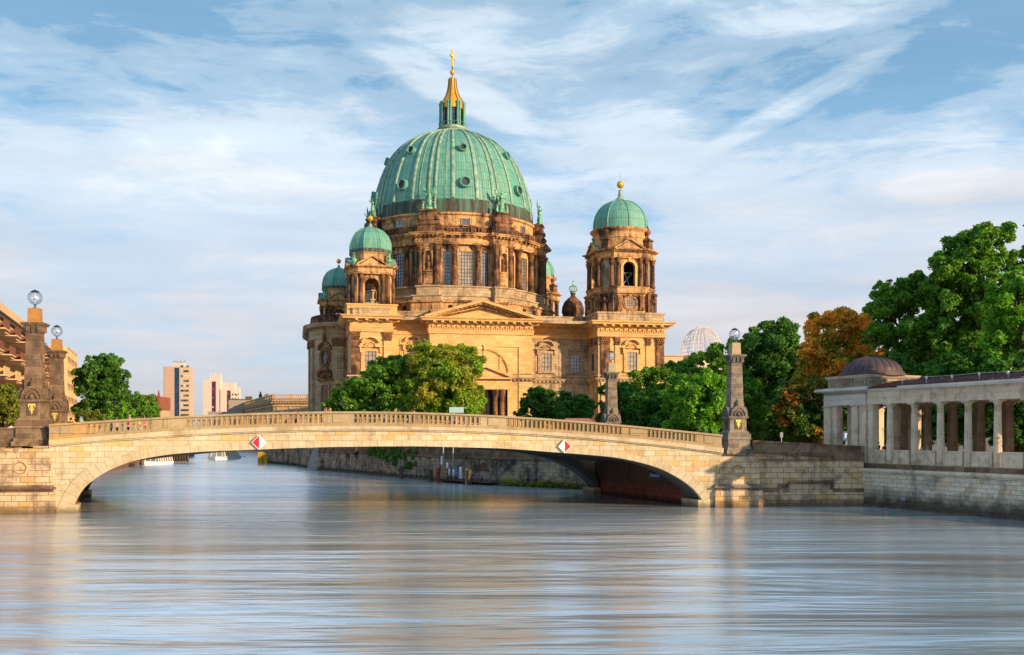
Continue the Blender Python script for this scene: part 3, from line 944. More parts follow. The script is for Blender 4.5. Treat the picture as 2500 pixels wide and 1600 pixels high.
# ------------------------------------------------------------------ right-hand river wall beside the bridge
w0 = Vector((19.9, 84.75)); w1 = Vector((29.35, 85.35))
wl = (w1 - w0).length; wa = math.atan2((w1 - w0).y, (w1 - w0).x)
wing = thing('river_wall', 'golden block river wall with dark parapet between the bridge pier and the colonnade', 'wall', (w0.x, w0.y, 0), wa)
mb = MB(); mb.box(0, wl, 0, 2.2, -1, 3.75)
mb.box(0, wl + .1, -.12, 1.5, -1, 1.15)
mb.build('wall_face', B_BASE, wing)
mb = MB()
mb.box(0, 2.2, -.16, .3, 1.15, 1.50); mb.box(2.2, 3.0, -.16, .3, 1.5, 1.85); mb.box(3.0, 6.6, -.16, .3, 1.85, 2.1); mb.box(2.75, 3.0, -.16, .3, 1.15, 1.85)
mb.box(6.6, 6.85, -.16, .3, 1.4, 2.1); mb.box(6.85, wl, -.16, .3, 1.15, 1.45)
mb.build('moulded_band', P_DARK, wing)
mb = MB()
vs = []
for i in range(9):
    f = i / 8; x = wl * f
    zt = 5.46 - .50 * f; zb = 4.38 - .62 * f
    vs += [(x, -.10, zb), (x, -.10, zt), (x, .45, zt), (x, .45, zb)]
fs = []
for i in range(8):
    a = i * 4; b = a + 4
    fs += [(a, b, b + 1, a + 1), (a + 1, b + 1, b + 2, a + 2), (a + 2, b + 2, b + 3, a + 3), (a + 3, b + 3, b, a)]
fs += [(0, 1, 2, 3), (35, 34, 33, 32)]
mb.add(vs, fs)
mb.build('parapet', P_DARK, wing)
mb = MB()
for i in range(3):
    for zf, h in ((0, .13), (1, .10)):
        a, b = (i + .03) / 3, (i + .97) / 3
        za = (5.46 - .5 * a - .14) if zf == 0 else (4.38 - .62 * a); zb2 = (5.46 - .5 * b - .14) if zf == 0 else (4.38 - .62 * b)
        mb.add([(wl * a, -.17, za), (wl * b, -.17, zb2), (wl * b, -.17, zb2 + h), (wl * a, -.17, za + h), (wl * a, 0, za), (wl * b, 0, zb2), (wl * b, 0, zb2 + h), (wl * a, 0, za + h)],
               [(0, 1, 2, 3), (3, 2, 6, 7), (0, 4, 5, 1), (0, 3, 7, 4), (1, 5, 6, 2)])
mb.build('parapet_coping', P_DARK, wing)
mb = MB(); mb.box(0, wl, .05, 2.2, 3.6, 3.9); mb.add([(0, .05, 3.75), (wl, .05, 3.75), (wl, .05, 3.78), (0, .05, 4.40)], [(0, 1, 2, 3)]); mb.build('wall_top', B_BASE, wing)
# left embankment wall beside the left pier
wl0 = thing('river_wall', 'dark stone embankment wall at the left edge beside the bridge pier', 'wall', (-37.3, 77.6, 0), math.pi - R(2))
mb = MB(); mb.box(0, 30, -2, -.15, -1, 5.0); mb.build('wall_face', B_BASE, wl0)
mb = MB(); mb.box(0, 30, -1.2, -.02, 5.0, 5.2); mb.box(0, 30, -1.0, -.2, 5.2, 6.3); mb.box(0, 30, -1.1, -.1, 6.3, 6.45); mb.build('parapet', P_DARK, wl0)

# ------------------------------------------------------------------ quay wall beyond the bridge
Q = [(8.1, 104), (8.1, 111.0), (-.6, 119.0), (-8.9, 130), (-24.2, 158), (-32.4, 171.4)]
quay = thing('quay_wall', 'dark mottled stone quay wall seen under the bridge arch, with niche and weeds', 'wall')
Qr = list(reversed(Q))
# travel so that the outward (right) side faces the river
mb = MB(); mb.sweep(Q[::-1], [(.10, -1), (0.02, 3.0)], closed=False)
ok = mb
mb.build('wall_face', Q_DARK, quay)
mb = MB(); mb.sweep(Q[::-1], [(-.6, 3.0), (.16, 3.0), (.16, 3.22), (.08, 3.3), (-.6, 3.3)], closed=False); mb.build('coping', P_DARK, quay)
mb = MB(); mb.sweep(Q[::-1], [(-.3, 3.3), (-.05, 3.3), (-.05, 4.3), (.05, 4.3), (.05, 4.42), (-.4, 4.42), (-.4, 3.3)], closed=False); mb.build('parapet', P_DARK, quay)
mb = MB(); mb.sweep(Q[::-1], [(0, -1), (.5, -1), (.45, .18), (.05, .26)], closed=False)
mb.build('footing', WOOD, quay)
def on_quay(px, off=0.0):
    """point on the quay face under photo column px"""
    k = (px - 1250) / F
    for a, b in zip(Q, Q[1:]):
        a = Vector(a); b = Vector(b); d = b - a
        den = d.x - k * d.y
        if abs(den) < 1e-9: continue
        f = (k * a.y - a.x) / den
        if -.001 <= f <= 1.001:
            p = a + d * f; n = Vector((d.y, -d.x)).normalized()
            n = -n if n.y > 0 else n
            return p + n * off, math.atan2(-n.x, n.y) + math.pi
p, rz = on_quay(1184, .0)
M = T(p.x, p.y, 0, rz)
mb = MB()
mb.arch_ring(1.05, 1.35, 1.55, -.13, .1, M=M)
mb.box(-1.35, -1.05, -.13, .1, .2, 1.55, M); mb.box(1.05, 1.35, -.13, .1, .2, 1.55, M)
mb.build('niche_surround', Q_DARK, quay)
mb = MB(); mb.slab([(-1.05, .3), (1.05, .3)] + [(1.05 * math.cos(R(a)), 1.55 + 1.05 * math.sin(R(a))) for a in range(0, 181, 15)], -.05, .0, M)
mb.build('niche', BR_IN, quay)
# slanted stair rails on the wall
for pa, pb in ((1120, 1145), (1258, 1228)):
    p, rz = on_quay((pa + pb) / 2, .25)
    q0, _ = on_quay(pa, .3); q1, _ = on_quay(pb, .3)
    mb = MB()
    for dz in (0, .45):
        mb.tube([(q0.x, q0.y, 1.2 + dz), (q1.x, q1.y, 3.0 + dz * .8)], .045)
    mb.build('stair_rail', IRON, quay)
# landing stage
lp, lrz = on_quay(1150, .0)
stage = thing('landing_stage', 'low landing stage with railing at the foot of the quay wall', 'jetty', (lp.x, lp.y, 0), lrz)
mb = MB(); mb.box(-5.6, 6.0, -1.5, -.2, .25, .42); mb.build('platform', WOOD, stage)
mb = MB()
for i in range(13):
    x = -5.4 + i * .93; mb.tube([(x, -1.42, .42), (x, -1.42, 1.32)], .028, 6)
for z in (.88, 1.32): mb.tube([(-5.4, -1.42, z), (5.76, -1.42, z)], .026, 6)
mb.build('railing', GREYM, stage)
def pile(px, top, r, m, label, off=2.0):
    p, rz = on_quay(px, off)
    mb = MB(); mb.lathe([(r, -1), (r, top - .05), (r * .8, top)], 12, (p.x, p.y))
    tag(mb.build('mooring_pile', m, None, True), label, 'pile', 'mooring piles along the quay')
pile(1014, 1.75, .27, WOOD, 'dark timber mooring pile left of the landing stage')
pile(1080, 1.60, .22, WOOD, 'thin brown mooring pile at the left end of the landing stage', 1.7)
pile(1106, 1.75, .24, REDD, 'red painted mooring pile beside the white boards', 2.2)
pile(1178, 1.85, .20, WOODL, 'pale timber mooring pile touching a dark one', 2.3)
pile(1184, 1.80, .30, WOOD, 'dark timber mooring pile right of the landing stage', 2.3)
def pole_sign(px, top, boards, label):
    p, rz = on_quay(px, .9)
    t = thing('quay_pole', label, 'pole', (p.x, p.y, 0), rz)
    mb = MB(); mb.lathe([(.09, .3), (.08, top)], 10); mb.build('pole', GREYM, t, True)
    for x, z, w, h in boards:
        mb = MB(); mb.box(x - w / 2, x + w / 2, -.14, -.09, z, z + h); mb.build('board', WHITE, t)
pole_sign(1097, 5.2, [(-.22, 2.2, .32, 1.0)], 'grey pole with a narrow white board on the landing stage')
pole_sign(1121, 5.2, [], 'tall bare silver pole on the landing stage')
def white_board(px, z0, w, h, label, m=WHITE):
    p, rz = on_quay(px, 1.15)
    t = thing('notice_board', label, 'sign', (p.x, p.y, 0), rz)
    mb = MB(); mb.box(-w / 2, w / 2, -.05, .05, z0, z0 + h); mb.build('panel', m, t)
    mb = MB(); mb.box(-w / 2 + .03, -w / 2 + .09, .05, .1, .42, z0 + h); mb.box(w / 2 - .09, w / 2 - .03, .05, .1, .42, z0 + h); mb.build('post', IRON, t)
white_board(1111, 1.75, .38, .75, 'small white board above the red pile')
white_board(1116, .95, .33, .75, 'white square board just right of the red pile')
white_board(1126.5, .95, .42, .72, 'white square board between the silver pole and the blue board')
white_board(1134, 1.0, .42, 1.1, 'dark blue board on the landing stage', BLUEP)
white_board(1143.5, .55, .50, 1.45, 'tall white board at the right of the landing stage notices')
p, rz = on_quay(1100, 1.1)
mb = MB(); MM = T(p.x, p.y, 0, rz)
mb.box(-.38, -.32, -.04, .04, .42, 1.95, MM); mb.box(.32, .38, -.04, .04, .42, 1.95, MM); mb.box(-.38, .38, -.04, .04, 1.95, 2.02, MM)
tag(mb.build('gate_frame', YEL), 'yellow gate frame behind the red mooring pile', 'frame')

# sign on the inner abutment wall
p = MBR @ Vector((sR + .04, 8.6, 2.05))
av = math.atan2(BV.y, BV.x)
sg = thing('wall_plate', 'small dark blue plate on the wall under the bridge', 'sign', (p.x, p.y, 2.05), av + math.pi)
mb = MB(); mb.box(-1.0, 1.0, -.03 + .0, .02, 0, .42); mb.build('plate', BLUEP, sg)
mb = MB()
for i in range(9):
    x = -.8 + i * .19
    mb.box(x, x + .11, -.04, -.03, .13, .30)
mb.build('lettering', WHITE, sg)

# ================================================================== CATHEDRAL
CA = R(12); CX, CY = -14.8, 254.0
def fx(px, yp):
    """local x of photo column px on the cathedral plane local-y = yp"""
    k = (px - 1250) / F; c, s = math.cos(CA), math.sin(CA)
    return (k * (CY + yp * c) - CX + yp * s) / (c - k * s)
def fz(px, py, yp):
    x = fx(px, yp); Y = CY + x * math.sin(CA) + yp * math.cos(CA)
    return CAMZ + (1062 - py) / F * Y
cath = thing('cathedral', 'great sandstone cathedral with green copper domes and golden lantern spire', 'cathedral', (CX, CY, 0), CA)
def CB(mb, name, mat, smooth=False, parent=None, angle=35):
    return mb.build(name, mat, parent or cath, smooth, angle=angle)
YF, YR, YRR, YC = -29.0, -24.5, -21.5, -28.5
a_, b_, c_, d_, e_, f_ = fx(857, YF), fx(956, YF), fx(1049, YC), fx(1299, YC), fx(1461, YF), fx(1620, YF)
plan = [(a_, YF), (b_, YF), (b_, YR), (c_, YR), (c_, YC), (d_, YC), (d_, YRR), (e_, YRR), (e_, YF), (f_, YF), (f_, 60), (-30, 50), (a_, 30)]
mb = MB(); mb.sweep(plan, [(0, 3), (0, 28.2)]); CB(mb, 'wall', S_GOLD)
# base courses
mb = MB(); mb.sweep(plan, [(0, 17.6), (.25, 17.7), (.25, 18.0), (.7, 18.4), (.9, 18.5), (.9, 18.75), (0, 18.9)]); mb.along(plan, .9, .4, .2, .65, 18.0, 18.35)
mb.sweep(plan, [(0, 19.2), (.25, 19.25), (.25, 19.55), (0, 19.6)]); CB(mb, 'string_course', S_GREY)
# entablature
ent = [(0, 28.15), (.28, 28.15), (.28, 28.6), (.38, 28.62), (.38, 29.0), (.5, 29.05), (.5, 29.15), (.22, 29.2), (.22, 30.1), (.5, 30.2), (.55, 30.35), (.75, 30.4), (.75, 30.72), (1.9, 30.85), (1.95, 31.15), (2.2, 31.3), (2.3, 31.62), (0, 31.7)]
mb = MB(); mb.sweep(plan, ent); mb.along(plan, .62, .34, .55, 1.0, 30.36, 30.62); mb.along(plan, 1.75, .62, .7, 1.8, 30.5, 30.86); CB(mb, 'entablature', S_GOLD)
# carved wreath frieze over the centre and the right tower block
mb = MB()
for x0, x1, y in ((c_, d_, YC), (e_, f_, YF)):
    n = int((x1 - x0) / 1.05)
    for i in range(n):
        x = x0 + (i + .5) * (x1 - x0) / n
        mb.box(x - .16, x + .16, y - .38, y - .2, 29.25, 30.02)
        mb.ball((x, y - .3, 29.72), .27, None, 8, 6)
        mb.ball((x + .5, y - .3, 29.45), .20, None, 8, 6)
CB(mb, 'wreath_frieze', S_GOLD, True)
# parapet above the cornice + roofs behind
mb = MB(); mb.sweep(plan, [(-.35, 31.6), (-.35, 33.1), (-.15, 33.15), (-.15, 33.4), (-1.1, 33.45)]); CB(mb, 'parapet', S_GREY)
mb = MB(); mb.prism([(p[0] * .985, p[1]) for p in [(a_ + 1, YF + 1), (f_ - 1, YF + 1), (f_ - 1, 58), (-29, 48), (a_ + 1, 29)]], 31.0, 31.65); CB(mb, 'flat_roof', S_GREY)

# ---- central projection: pediment, great arch, portal
pc = (c_ + d_) / 2
xl, xr = fx(1037, YC - 2.3), fx(1319, YC - 2.3)
px_ = (xl + xr) / 2; zap = fz(1180, 731, YC - 2.2)
mb = MB()
mb.slab([(c_, 31.6), (d_, 31.6), (px_, zap - 1.0)], YC - .2, YC + 1)
CB(mb, 'pediment', S_GOLD)
mb = MB()
def raking(mb, xa, za, xb, zb, y0, y1, th, off=0.0):
    """sloping cornice from (xa, za) up to (xb, zb)"""
    d = Vector((xb - xa, zb - za)).normalized(); n = Vector((-d.y, d.x)); n = n if n.y > 0 else -n
    p = [(xa + n.x * off, za + n.y * off), (xb + n.x * off, zb + n.y * off), (xb + n.x * off, zb + n.y * (off) + th), (xa + n.x * (off), za + n.y * (off) + th)]
    mb.slab(p if xa < xb else p[::-1], y0, y1)
for sx in (-1, 1):
    xe = xl if sx < 0 else xr
    raking(mb, xe, 31.35, px_, zap - .62, YC - 2.3, YC + 3, .62)
    raking(mb, xe + (-sx) * 1.6, 31.55, px_, zap - 1.0, YC - 1.7, YC + 1, .38)
    raking(mb, xe + (-sx) * 3.4, 31.62, px_, zap - 1.45, YC - .7, YC + 1, .42)
CB(mb, 'raking_cornice', S_GOLD)
mb = MB()
for sx in (-1, 1):
    xe = (xl + 4.2) if sx < 0 else (xr - 4.2)
    n = 17
    for i in range(n):
        f = (i + .5) / n
        x = xe + (px_ - xe) * f; z = 31.9 + (zap - 1.75 - 31.9) * f
        mb.box(x - .2, x + .2, YC - 1.05, YC - .2, z - .12, z + .16)
        if i % 2:
            mb.box(x - .3, x + .3, YC - 2.0, YC - .6, z + .62, z + .85)
CB(mb, 'pediment_dentils', S_CARVE)
mb = MB()       # gable roof running back to the drum
mb.add([(xl + 1, YC + 1, 31.9), (xr - 1, YC + 1, 31.9), (px_, YC + 1, zap - .6), (xl + 1, -18, 31.9), (xr - 1, -18, 31.9), (px_, -18, zap - .6)],
       [(0, 2, 5, 3), (2, 1, 4, 5), (3, 5, 4)])
CB(mb, 'gable_roof', S_GREY)
# recessed field frame
mb = MB()
xa, xb = fx(1075, YC), fx(1266, YC)
mb.box(c_, xa, YC - .25, YC, 3, 27.0); mb.box(xb, d_, YC - .25, YC, 3, 27.0); mb.box(xa, xb, YC - .25, YC, 25.4, 27.0)
mb.box(xb + .5, xb + 3.2, YC - .5, YC - .25, 3, 6.4)
CB(mb, 'wall_frame', S_GOLD)
# great arch
gx = fx(1183, YC); gr = (fx(1249, YC) - fx(1117, YC)) / 2; gs = fz(1183, 845, YC) - gr
mb = MB()
mb.arch_ring(gr - .75, gr, gs, YC - .42, YC, gx, 32)
mb.arch_ring(gr - .95, gr - .75, gs, YC - .28, YC, gx, 32)
for sx in (-1, 1):
    x0, x1 = sorted((gx + sx * (gr - .95), gx + sx * gr))
    mb.box(x0, x1, YC - .40, YC, 3, gs)
mb.box(gx - gr - .1, gx + gr + .1, YC - .5, YC, gs - .25, gs + .15)
mb.slab([(gx - .25, gs + gr - .9), (gx + .25, gs + gr - .9), (gx + .4, gs + gr + .3), (gx - .4, gs + gr + .3)], YC - .7, YC)
CB(mb, 'great_arch', S_GOLD)
mb = MB()
for sx in (-1, 0, 1):
    x = gx + sx * 3.6
    zt = gs + math.sqrt(max(0, (gr - .9) ** 2 - (sx * 3.6) ** 2))
    mb.box(x - .3, x + .3, YC - .2, YC, gs, zt)
CB(mb, 'arch_mullions', S_GOLD)
# portal with small pediment and two pairs of columns before a panel coloured near-black for shade
portal = node('portal', cath)
pw = gr - .2
pz = fz(1188, 926, YC)
za2 = fz(1188, 898, YC)
mb = MB()
mb.slab([(gx - pw, pz + .3), (gx + pw, pz + .3), (gx, za2)], YC - .7, YC + .0)
mb.box(gx - pw - .1, gx + pw + .1, YC - 1.4, YC, pz, pz + .35)
for sx in (-1, 1):
    xe = gx + sx * (pw + .2)
    d = (gx - xe)
    raking(mb, xe, pz + .2, gx, za2, YC - 1.4, YC, .45)
mb.box(gx - pw, gx + pw, YC - .7, YC, pz - 2.3, pz)
CB(mb, 'portal_pediment', S_GOLD, parent=portal)
mb = MB()
mb.along([(gx - pw, YC), (gx + pw, YC)], .5, .25, .7, 1.2, pz - .25, pz, closed=False); CB(mb, 'portal_dentils', S_CARVE, parent=portal)
mb = MB(); mb.box(gx - pw + .5, gx + pw - .5, YC - .06, YC, 3, pz - 2.3); CB(mb, 'portal_dark_panel', DARK, parent=portal)
def column(parent, x, y, z0, z1, r, mat, capm, seg=14):
    h = z1 - z0
    mb = MB()
    mb.lathe([(r * 1.35, z0), (r * 1.35, z0 + r * .5), (r * 1.15, z0 + r * .9), (r, z0 + r * 1.2), (r * .98, z0 + h * .4), (r * .86, z1 - r * 2.3)], seg, (x, y))
    o = mb.build('column', mat, parent, True)
    mb = MB()
    mb.lathe([(r * .9, z1 - r * 2.3), (r * 1.0, z1 - r * 2.2), (r * .92, z1 - r * 2.0), (r * 1.25, z1 - r * 1.3), (r * 1.05, z1 - r * 1.2), (r * 1.5, z1 - r * .4)], 10, (x, y))
    for k in range(4):
        a = k * math.pi / 2 + math.pi / 4
        mb.ball((x + r * 1.25 * math.cos(a), y + r * 1.25 * math.sin(a), z1 - r * .7), r * .36, None, 6, 4)
    mb.box(x - r * 1.4, x + r * 1.4, y - r * 1.4, y + r * 1.4, z1 - r * .4, z1)
    mb.build('capital', capm, o if parent is cath else parent)
    return o
for xx in (-3.8, -2.3, 2.3, 3.8):
    mb = MB(); mb.lathe([(.75, 3), (.62, 3.8), (.55, pz - 4.1), (.62, pz - 4), (.85, pz - 2.3)], 14, (gx + xx, YC - .6)); CB(mb, 'portal_column', S_SOOT, True, portal)

# ---- pilasters with carved capitals
def pilaster(x0, x1, y, z0, z1, dark_from=None, dark_to=None, proj=.35):
    mb = MB(); mb.box(x0, x1, y - proj, y, z0, z1 - 1.9); CB(mb, 'pilaster', S_GOLD)
    if dark_from:
        mb = MB(); mb.box(x0 - .02, x1 + .02, y - proj - .02, y, dark_from, dark_to); CB(mb, 'pilaster_drum', S_SOOT)
    mb = MB(); w = (x1 - x0)
    mb.box(x0 + .05, x1 - .05, y - proj - .05, y, z1 - 1.9, z1 - .25, None, -.14)
    mb.box(x0 - .25, x1 + .25, y - proj - .35, y, z1 - .25, z1)
    for r_ in range(3):
        for q in range(4):
            mb.ball((x0 + (q + .5 + .5 * (r_ % 2) - .25) * w / 4, y - proj - .12, z1 - 1.6 + r_ * .5), .24, None, 6, 4)
    CB(mb, 'pilaster_capital', S_CARVE)
for pa, pb, y in ((857, 878, YF), (937, 957, YF), (1467, 1488, YF), (1501, 1513, YF), (1577, 1588, YF), (1602, 1620, YF)):
    zt = 28.15
    dk = (18.0, 26.2) if pa in (857, 1467, 1602) else ((16, 22.5) if pa == 937 else None)
    pilaster(fx(pa, y), fx(pb, y), y, 6, zt, *(dk or (None, None)), proj=.35 if pa not in (1501, 1577) else .22)
for xx, y in ((e_ - .35, YF + 1.6), (e_ - .35, YF + 5.2)):
    mb = MB(); mb.box(xx, xx + .4, y - .7, y + .7, 19.6, 26.2); CB(mb, 'pilaster', S_GREY)
    mb = MB(); mb.box(xx - .15, xx + .4, y - .8, y + .8, 26.2, 27.9, None, -.1); CB(mb, 'pilaster_capital', S_CARVE)

# ---- windows: each a framed opening with pane and bars
def window(x, y, z0, z1, w, rz=0.0, kind='arch', glass=None, cols=3, rows=4, mat=None, parent=None, dep=.35):
    mat = mat or S_GOLD
    o = node('window', parent or cath, (x, y, 0), rz)
    mb = MB(); fr = w * .22
    mb.box(-w / 2 - fr, -w / 2, -dep, 0, z0, z1); mb.box(w / 2, w / 2 + fr, -dep, 0, z0, z1)
    mb.box(-w / 2 - fr, w / 2 + fr, -dep, 0, z1, z1 + fr)
    mb.box(-w / 2 - fr * 1.6, w / 2 + fr * 1.6, -dep - .25, 0, z0 - .45, z0)
    if kind == 'arch':
        W2 = w / 2 + fr
        mb.box(-W2 - .25, -W2, -dep * .8, 0, z0, z1 + .3); mb.box(W2, W2 + .25, -dep * .8, 0, z0, z1 + .3)
        for s in (-1, 1):
            mb.slab([(s * (W2 + .1), z1 - .3), (s * (W2 + .5), z1 - .3), (s * (W2 + .55), z1 + .9), (s * (W2 + .1), z1 + .9)][::s], -dep - .3, 0)
            mb.box(min(s * W2 * .55, s * (W2 + .8)), max(s * W2 * .55, s * (W2 + .8)), -dep - .5, 0, z1 + .9, z1 + 1.15)
        rr = W2 * 1.12
        mb.arch_ring(rr - .1, rr + .28, z1 + 1.0, -dep - .55, 0, seg=16, a0=R(25), a1=R(155))
        mb.arch_ring(rr * .52, rr * .62, z1 + .9, -dep - .2, 0, seg=12)
        mb.arch_ring(0, rr * .5, z1 + .9, -dep + .05, 0, seg=12)
        for q in range(5):
            a = math.pi * (q + .5) / 5
            mb.ball((rr * .36 * math.cos(a), -dep, z1 + 1.0 + rr * .33 * math.sin(a)), .15, None, 6, 4)
    elif kind == 'flat':
        mb.box(-w / 2 - fr - .2, w / 2 + fr + .2, -dep - .4, 0, z1 + fr + .5, z1 + fr + .8)
        mb.box(-w / 2 - fr, w / 2 + fr, -dep + .1, 0, z1 + fr, z1 + fr + .5)
    mb.build('window_frame', mat, o)
    mb = MB(); mb.box(-w / 2, w / 2, -.08, -.03, z0, z1); mb.build('window_pane', glass or GLASSD, o)
    mb = MB()
    for i in range(1, cols):
        xx = -w / 2 + w * i / cols; mb.box(xx - .05, xx + .05, -.16, -.05, z0, z1)
    for j in range(1, rows):
        zz = z0 + (z1 - z0) * j / rows; mb.box(-w / 2, w / 2, -.15, -.05, zz - .05, zz + .05)
    mb.box(-w / 2, -w / 2 + .08, -.17, -.05, z0, z1); mb.box(w / 2 - .08, w / 2, -.17, -.05, z0, z1)
    mb.build('glazing_bars', BAR, o)
    return o
def win_px(pc, w, y0, y1, yp, **k):
    x = fx(pc, yp); return window(x, yp, fz(pc, y1, yp), fz(pc, y0, yp), w, **k)
win_px(904.5, 2.5, 858, 902, YF, glass=GLASSL)
win_px(1008, 2.3, 853, 893, YR, glass=GLASSL)
win_px(1333.5, 2.4, 864, 907, YRR, glass=GLASSL, mat=S_GREY)
win_px(1404.5, 2.1, 868, 908, YRR, kind='flat', mat=S_GREY, rows=5)
win_px(1542.5, 2.35, 861, 905, YF, glass=GLASSL)
window(e_, YF + 3.4, fz(1448, 907, YF + 3.4), fz(1448, 865, YF + 3.4), 2.1, rz=-math.pi / 2, kind='flat', mat=S_GREY)
# panels on the recessed wall
for pa, pb, y, za, zb in ((975, 1040, YR, 14, 27.2), (1307, 1366, YRR, 19.8, 26.9)):
    x0, x1 = fx(pa, y), fx(pb, y); mb = MB()
    mb.box(x0, x0 + .18, y - .12, y, za, zb); mb.box(x1 - .18, x1, y - .12, y, za, zb); mb.box(x0, x1, y - .12, y, zb - .18, zb)
    CB(mb, 'wall_panel', S_GREY)
# weathered grey stone of the right recessed wall
mb = MB(); mb.box(d_ + .02, e_ - .02, YRR - .03, YRR, 3, 28.1); CB(mb, 'recessed_wall', S_GREY)
mb = MB(); mb.box(e_ - .03, e_, YF + .4, YRR, 3, 28.1); CB(mb, 'return_wall', S_GREY)

# ---- east choir: rounded projection at the left
ar = []
cxa, cya, sax, say = -27.6, -3.0, 7.0, 10.5
ar.append((a_ + .2, -13.5))
for i in range(11):
    t = math.pi * 1.5 - (math.pi / 2) * i / 10
    ar.append((cxa + sax * math.cos(t), cya + say * math.sin(t)))
ar.append((cxa - sax, 22)); ar.append((a_, 30))
ar = [(p[0], p[1]) for p in ar][::-1]
mb = MB(); mb.sweep(ar, [(0, 3), (0, 28.2)], closed=False); CB(mb, 'choir_wall', S_GREY)
mb = MB(); mb.sweep(ar, [(o * .75, z) for o, z in ent], closed=False); CB(mb, 'choir_entablature', S_GREY)
mb = MB(); mb.along(ar, .62, .34, .4, .75, 30.36, 30.62, closed=False); CB(mb, 'choir_dentils', S_CARVE)
mb = MB(); mb.sweep(ar, [(-.3, 31.6), (-.3, 33.3), (-.1, 33.4), (-.1, 33.7), (-1.4, 33.75)], closed=False); CB(mb, 'choir_parapet', S_SOOT)
mb = MB(); mb.prism([(a_ + 2, -13)] + [(p[0] * .98, p[1]) for p in ar[::-1]][1:], 31.3, 31.66); CB(mb, 'choir_roof', S_GREY)
mb = MB(); mb.sweep(ar, [(0, 3), (.6, 3), (.6, 5.2), (.3, 5.8), (0, 5.9)], closed=False); CB(mb, 'choir_plinth', S_SOOT)
def ar_pt(px):
    k = (px - 1250) / F; c, s = math.cos(CA), math.sin(CA)
    best = None
    for i in range(400):
        t = math.pi * 1.5 - (math.pi / 2) * i / 399
        x, y = cxa + sax * math.cos(t), cya + say * math.sin(t)
        X = CX + x * c - y * s; Y = CY + x * s + y * c
        e = abs(X / Y - k)
        if best is None or e < best[0]:
            nx, ny = math.cos(t) / sax, math.sin(t) / say
            best = (e, x, y, math.atan2(ny, nx) + math.pi / 2, Y)
    return best[1:]
for pp in (757, 765, 820, 832):
    x, y, rz, Yd = ar_pt(pp)
    M = T(x, y, 0, rz)
    mb = MB(); mb.box(-.62, .62, -.5, .1, 5.9, 26.2, M); CB(mb, 'choir_pilaster', S_GREY)
    mb = MB(); mb.box(-.68, .68, -.55, .1, 26.2, 28.0, M, -.15)
    for q in range(9): mb.ball((-.5 + .5 * (q % 3), -.62, 26.5 + .5 * (q // 3)), .24, M, 6, 4)
    CB(mb, 'pilaster_capital', S_CARVE)
x, y, rz, Yd = ar_pt(794.5)
o = node('window', cath, (x, y, 0), rz)
zc = CAMZ + (1062 - 874) / F * Yd
mb = MB(); mb.arch_ring(1.55, 2.0, zc / 1.0, -.5, 0, seg=24, a1=2 * math.pi, sx=.62); mb.arch_ring(2.0, 2.5, zc, -.35, 0, seg=24, a1=2 * math.pi, sx=.66)
mb.arch_ring(2.3, 2.75, zc + 1.0, -.7, 0, seg=12, a0=R(20), a1=R(160), sx=.8); mb.ball((0, -.5, zc + 4.3), .6, None, 8, 6); mb.ball((0, -.5, zc + 5.2), .45, None, 8, 6); mb.ball((0, -.5, zc - 2.8), .5, None, 8, 6)
mb.build('window_frame', S_CARVE, o, True)
mb = MB(); mb.slab([(.96 * math.cos(R(q * 15)), zc + 1.55 * math.sin(R(q * 15))) for q in range(24)], -.1, -.03); mb.build('window_pane', GLASSD, o)
mb = MB()
for q in (-.4, 0, .4): mb.box(q - .035, q + .035, -.16, -.08, zc - 1.4, zc + 1.4)
for q in (-.9, -.3, .3, .9): mb.box(-.85, .85, -.16, -.08, zc + q - .035, zc + q + .035)
mb.build('glazing_bars', BAR, o)
zd0, zd1 = CAMZ + (1062 - 1003) / F * Yd, CAMZ + (1062 - 941) / F * Yd
w = window(x, y, zd0, zd1, 2.0, rz=rz, kind='none', mat=S_GREY, cols=4, rows=8)
o = node('tympanum', cath, (x, y, 0), rz)
mb = MB(); mb.arch_ring(0, 1.6, zd1 + 1.6, -.45, 0, seg=14, sx=1.1); mb.arch_ring(2.0, 2.4, zd1 + 1.7, -.8, 0, seg=14, a0=R(15), a1=R(165)); mb.box(-2.6, 2.6, -.7, 0, zd1 + 1.1, zd1 + 1.5)
for q in range(7):
    an = math.pi * (q + .5) / 7; mb.ball((1.7 * math.cos(an), -.6, zd1 + 1.8 + 1.7 * math.sin(an)), .42, None, 8, 6)
mb.ball((0, -.6, zd1 + 2.2), .6, None, 8, 6); mb.build('carving', S_CARVE, o, True)

# ---- main drum
C0 = (0, 0)
def drumplan(rw, rp, hw, n=7, off=22.5):
    P = []
    for k in range(8):
        a = R(-90 + off + 45 * k)
        h = R(hw)
        P += [(rw * math.cos(a - h), rw * math.sin(a - h)), (rp * math.cos(a - h * rw / rp), rp * math.sin(a - h * rw / rp)),
              (rp * math.cos(a + h * rw / rp), rp * math.sin(a + h * rw / rp)), (rw * math.cos(a + h), rw * math.sin(a + h))]
        a2 = a + h; a3 = a + R(45) - h
        for q in range(1, n):
            t = a2 + (a3 - a2) * q / n; P.append((rw * math.cos(t), rw * math.sin(t)))
    return P
drum = node('drum', cath)
DB = lambda mb, nm, m, s=False: mb.build(nm, m, drum, s)
pl = drumplan(23.9, 25.0, 8.5)
mb = MB(); mb.sweep(pl, [(0, 31), (0, 35.6), (.4, 35.7), (.5, 36.1), (-1.2, 36.4)]); DB(mb, 'drum_base', S_DRUM)
mb = MB()
for k in range(8):
    for dq in (-15, -9.5, 0, 9.5, 15) if True else ():
        a = R(-90 + 45 * k + dq)
        if abs(dq) > 14: pass
        r0 = 23.95
        mb.box(-.42, .42, -.12, .05, 33.9, 35.1, T(r0 * math.cos(a), r0 * math.sin(a), 0, a + math.pi / 2))
DB(mb, 'small_windows', DARK)
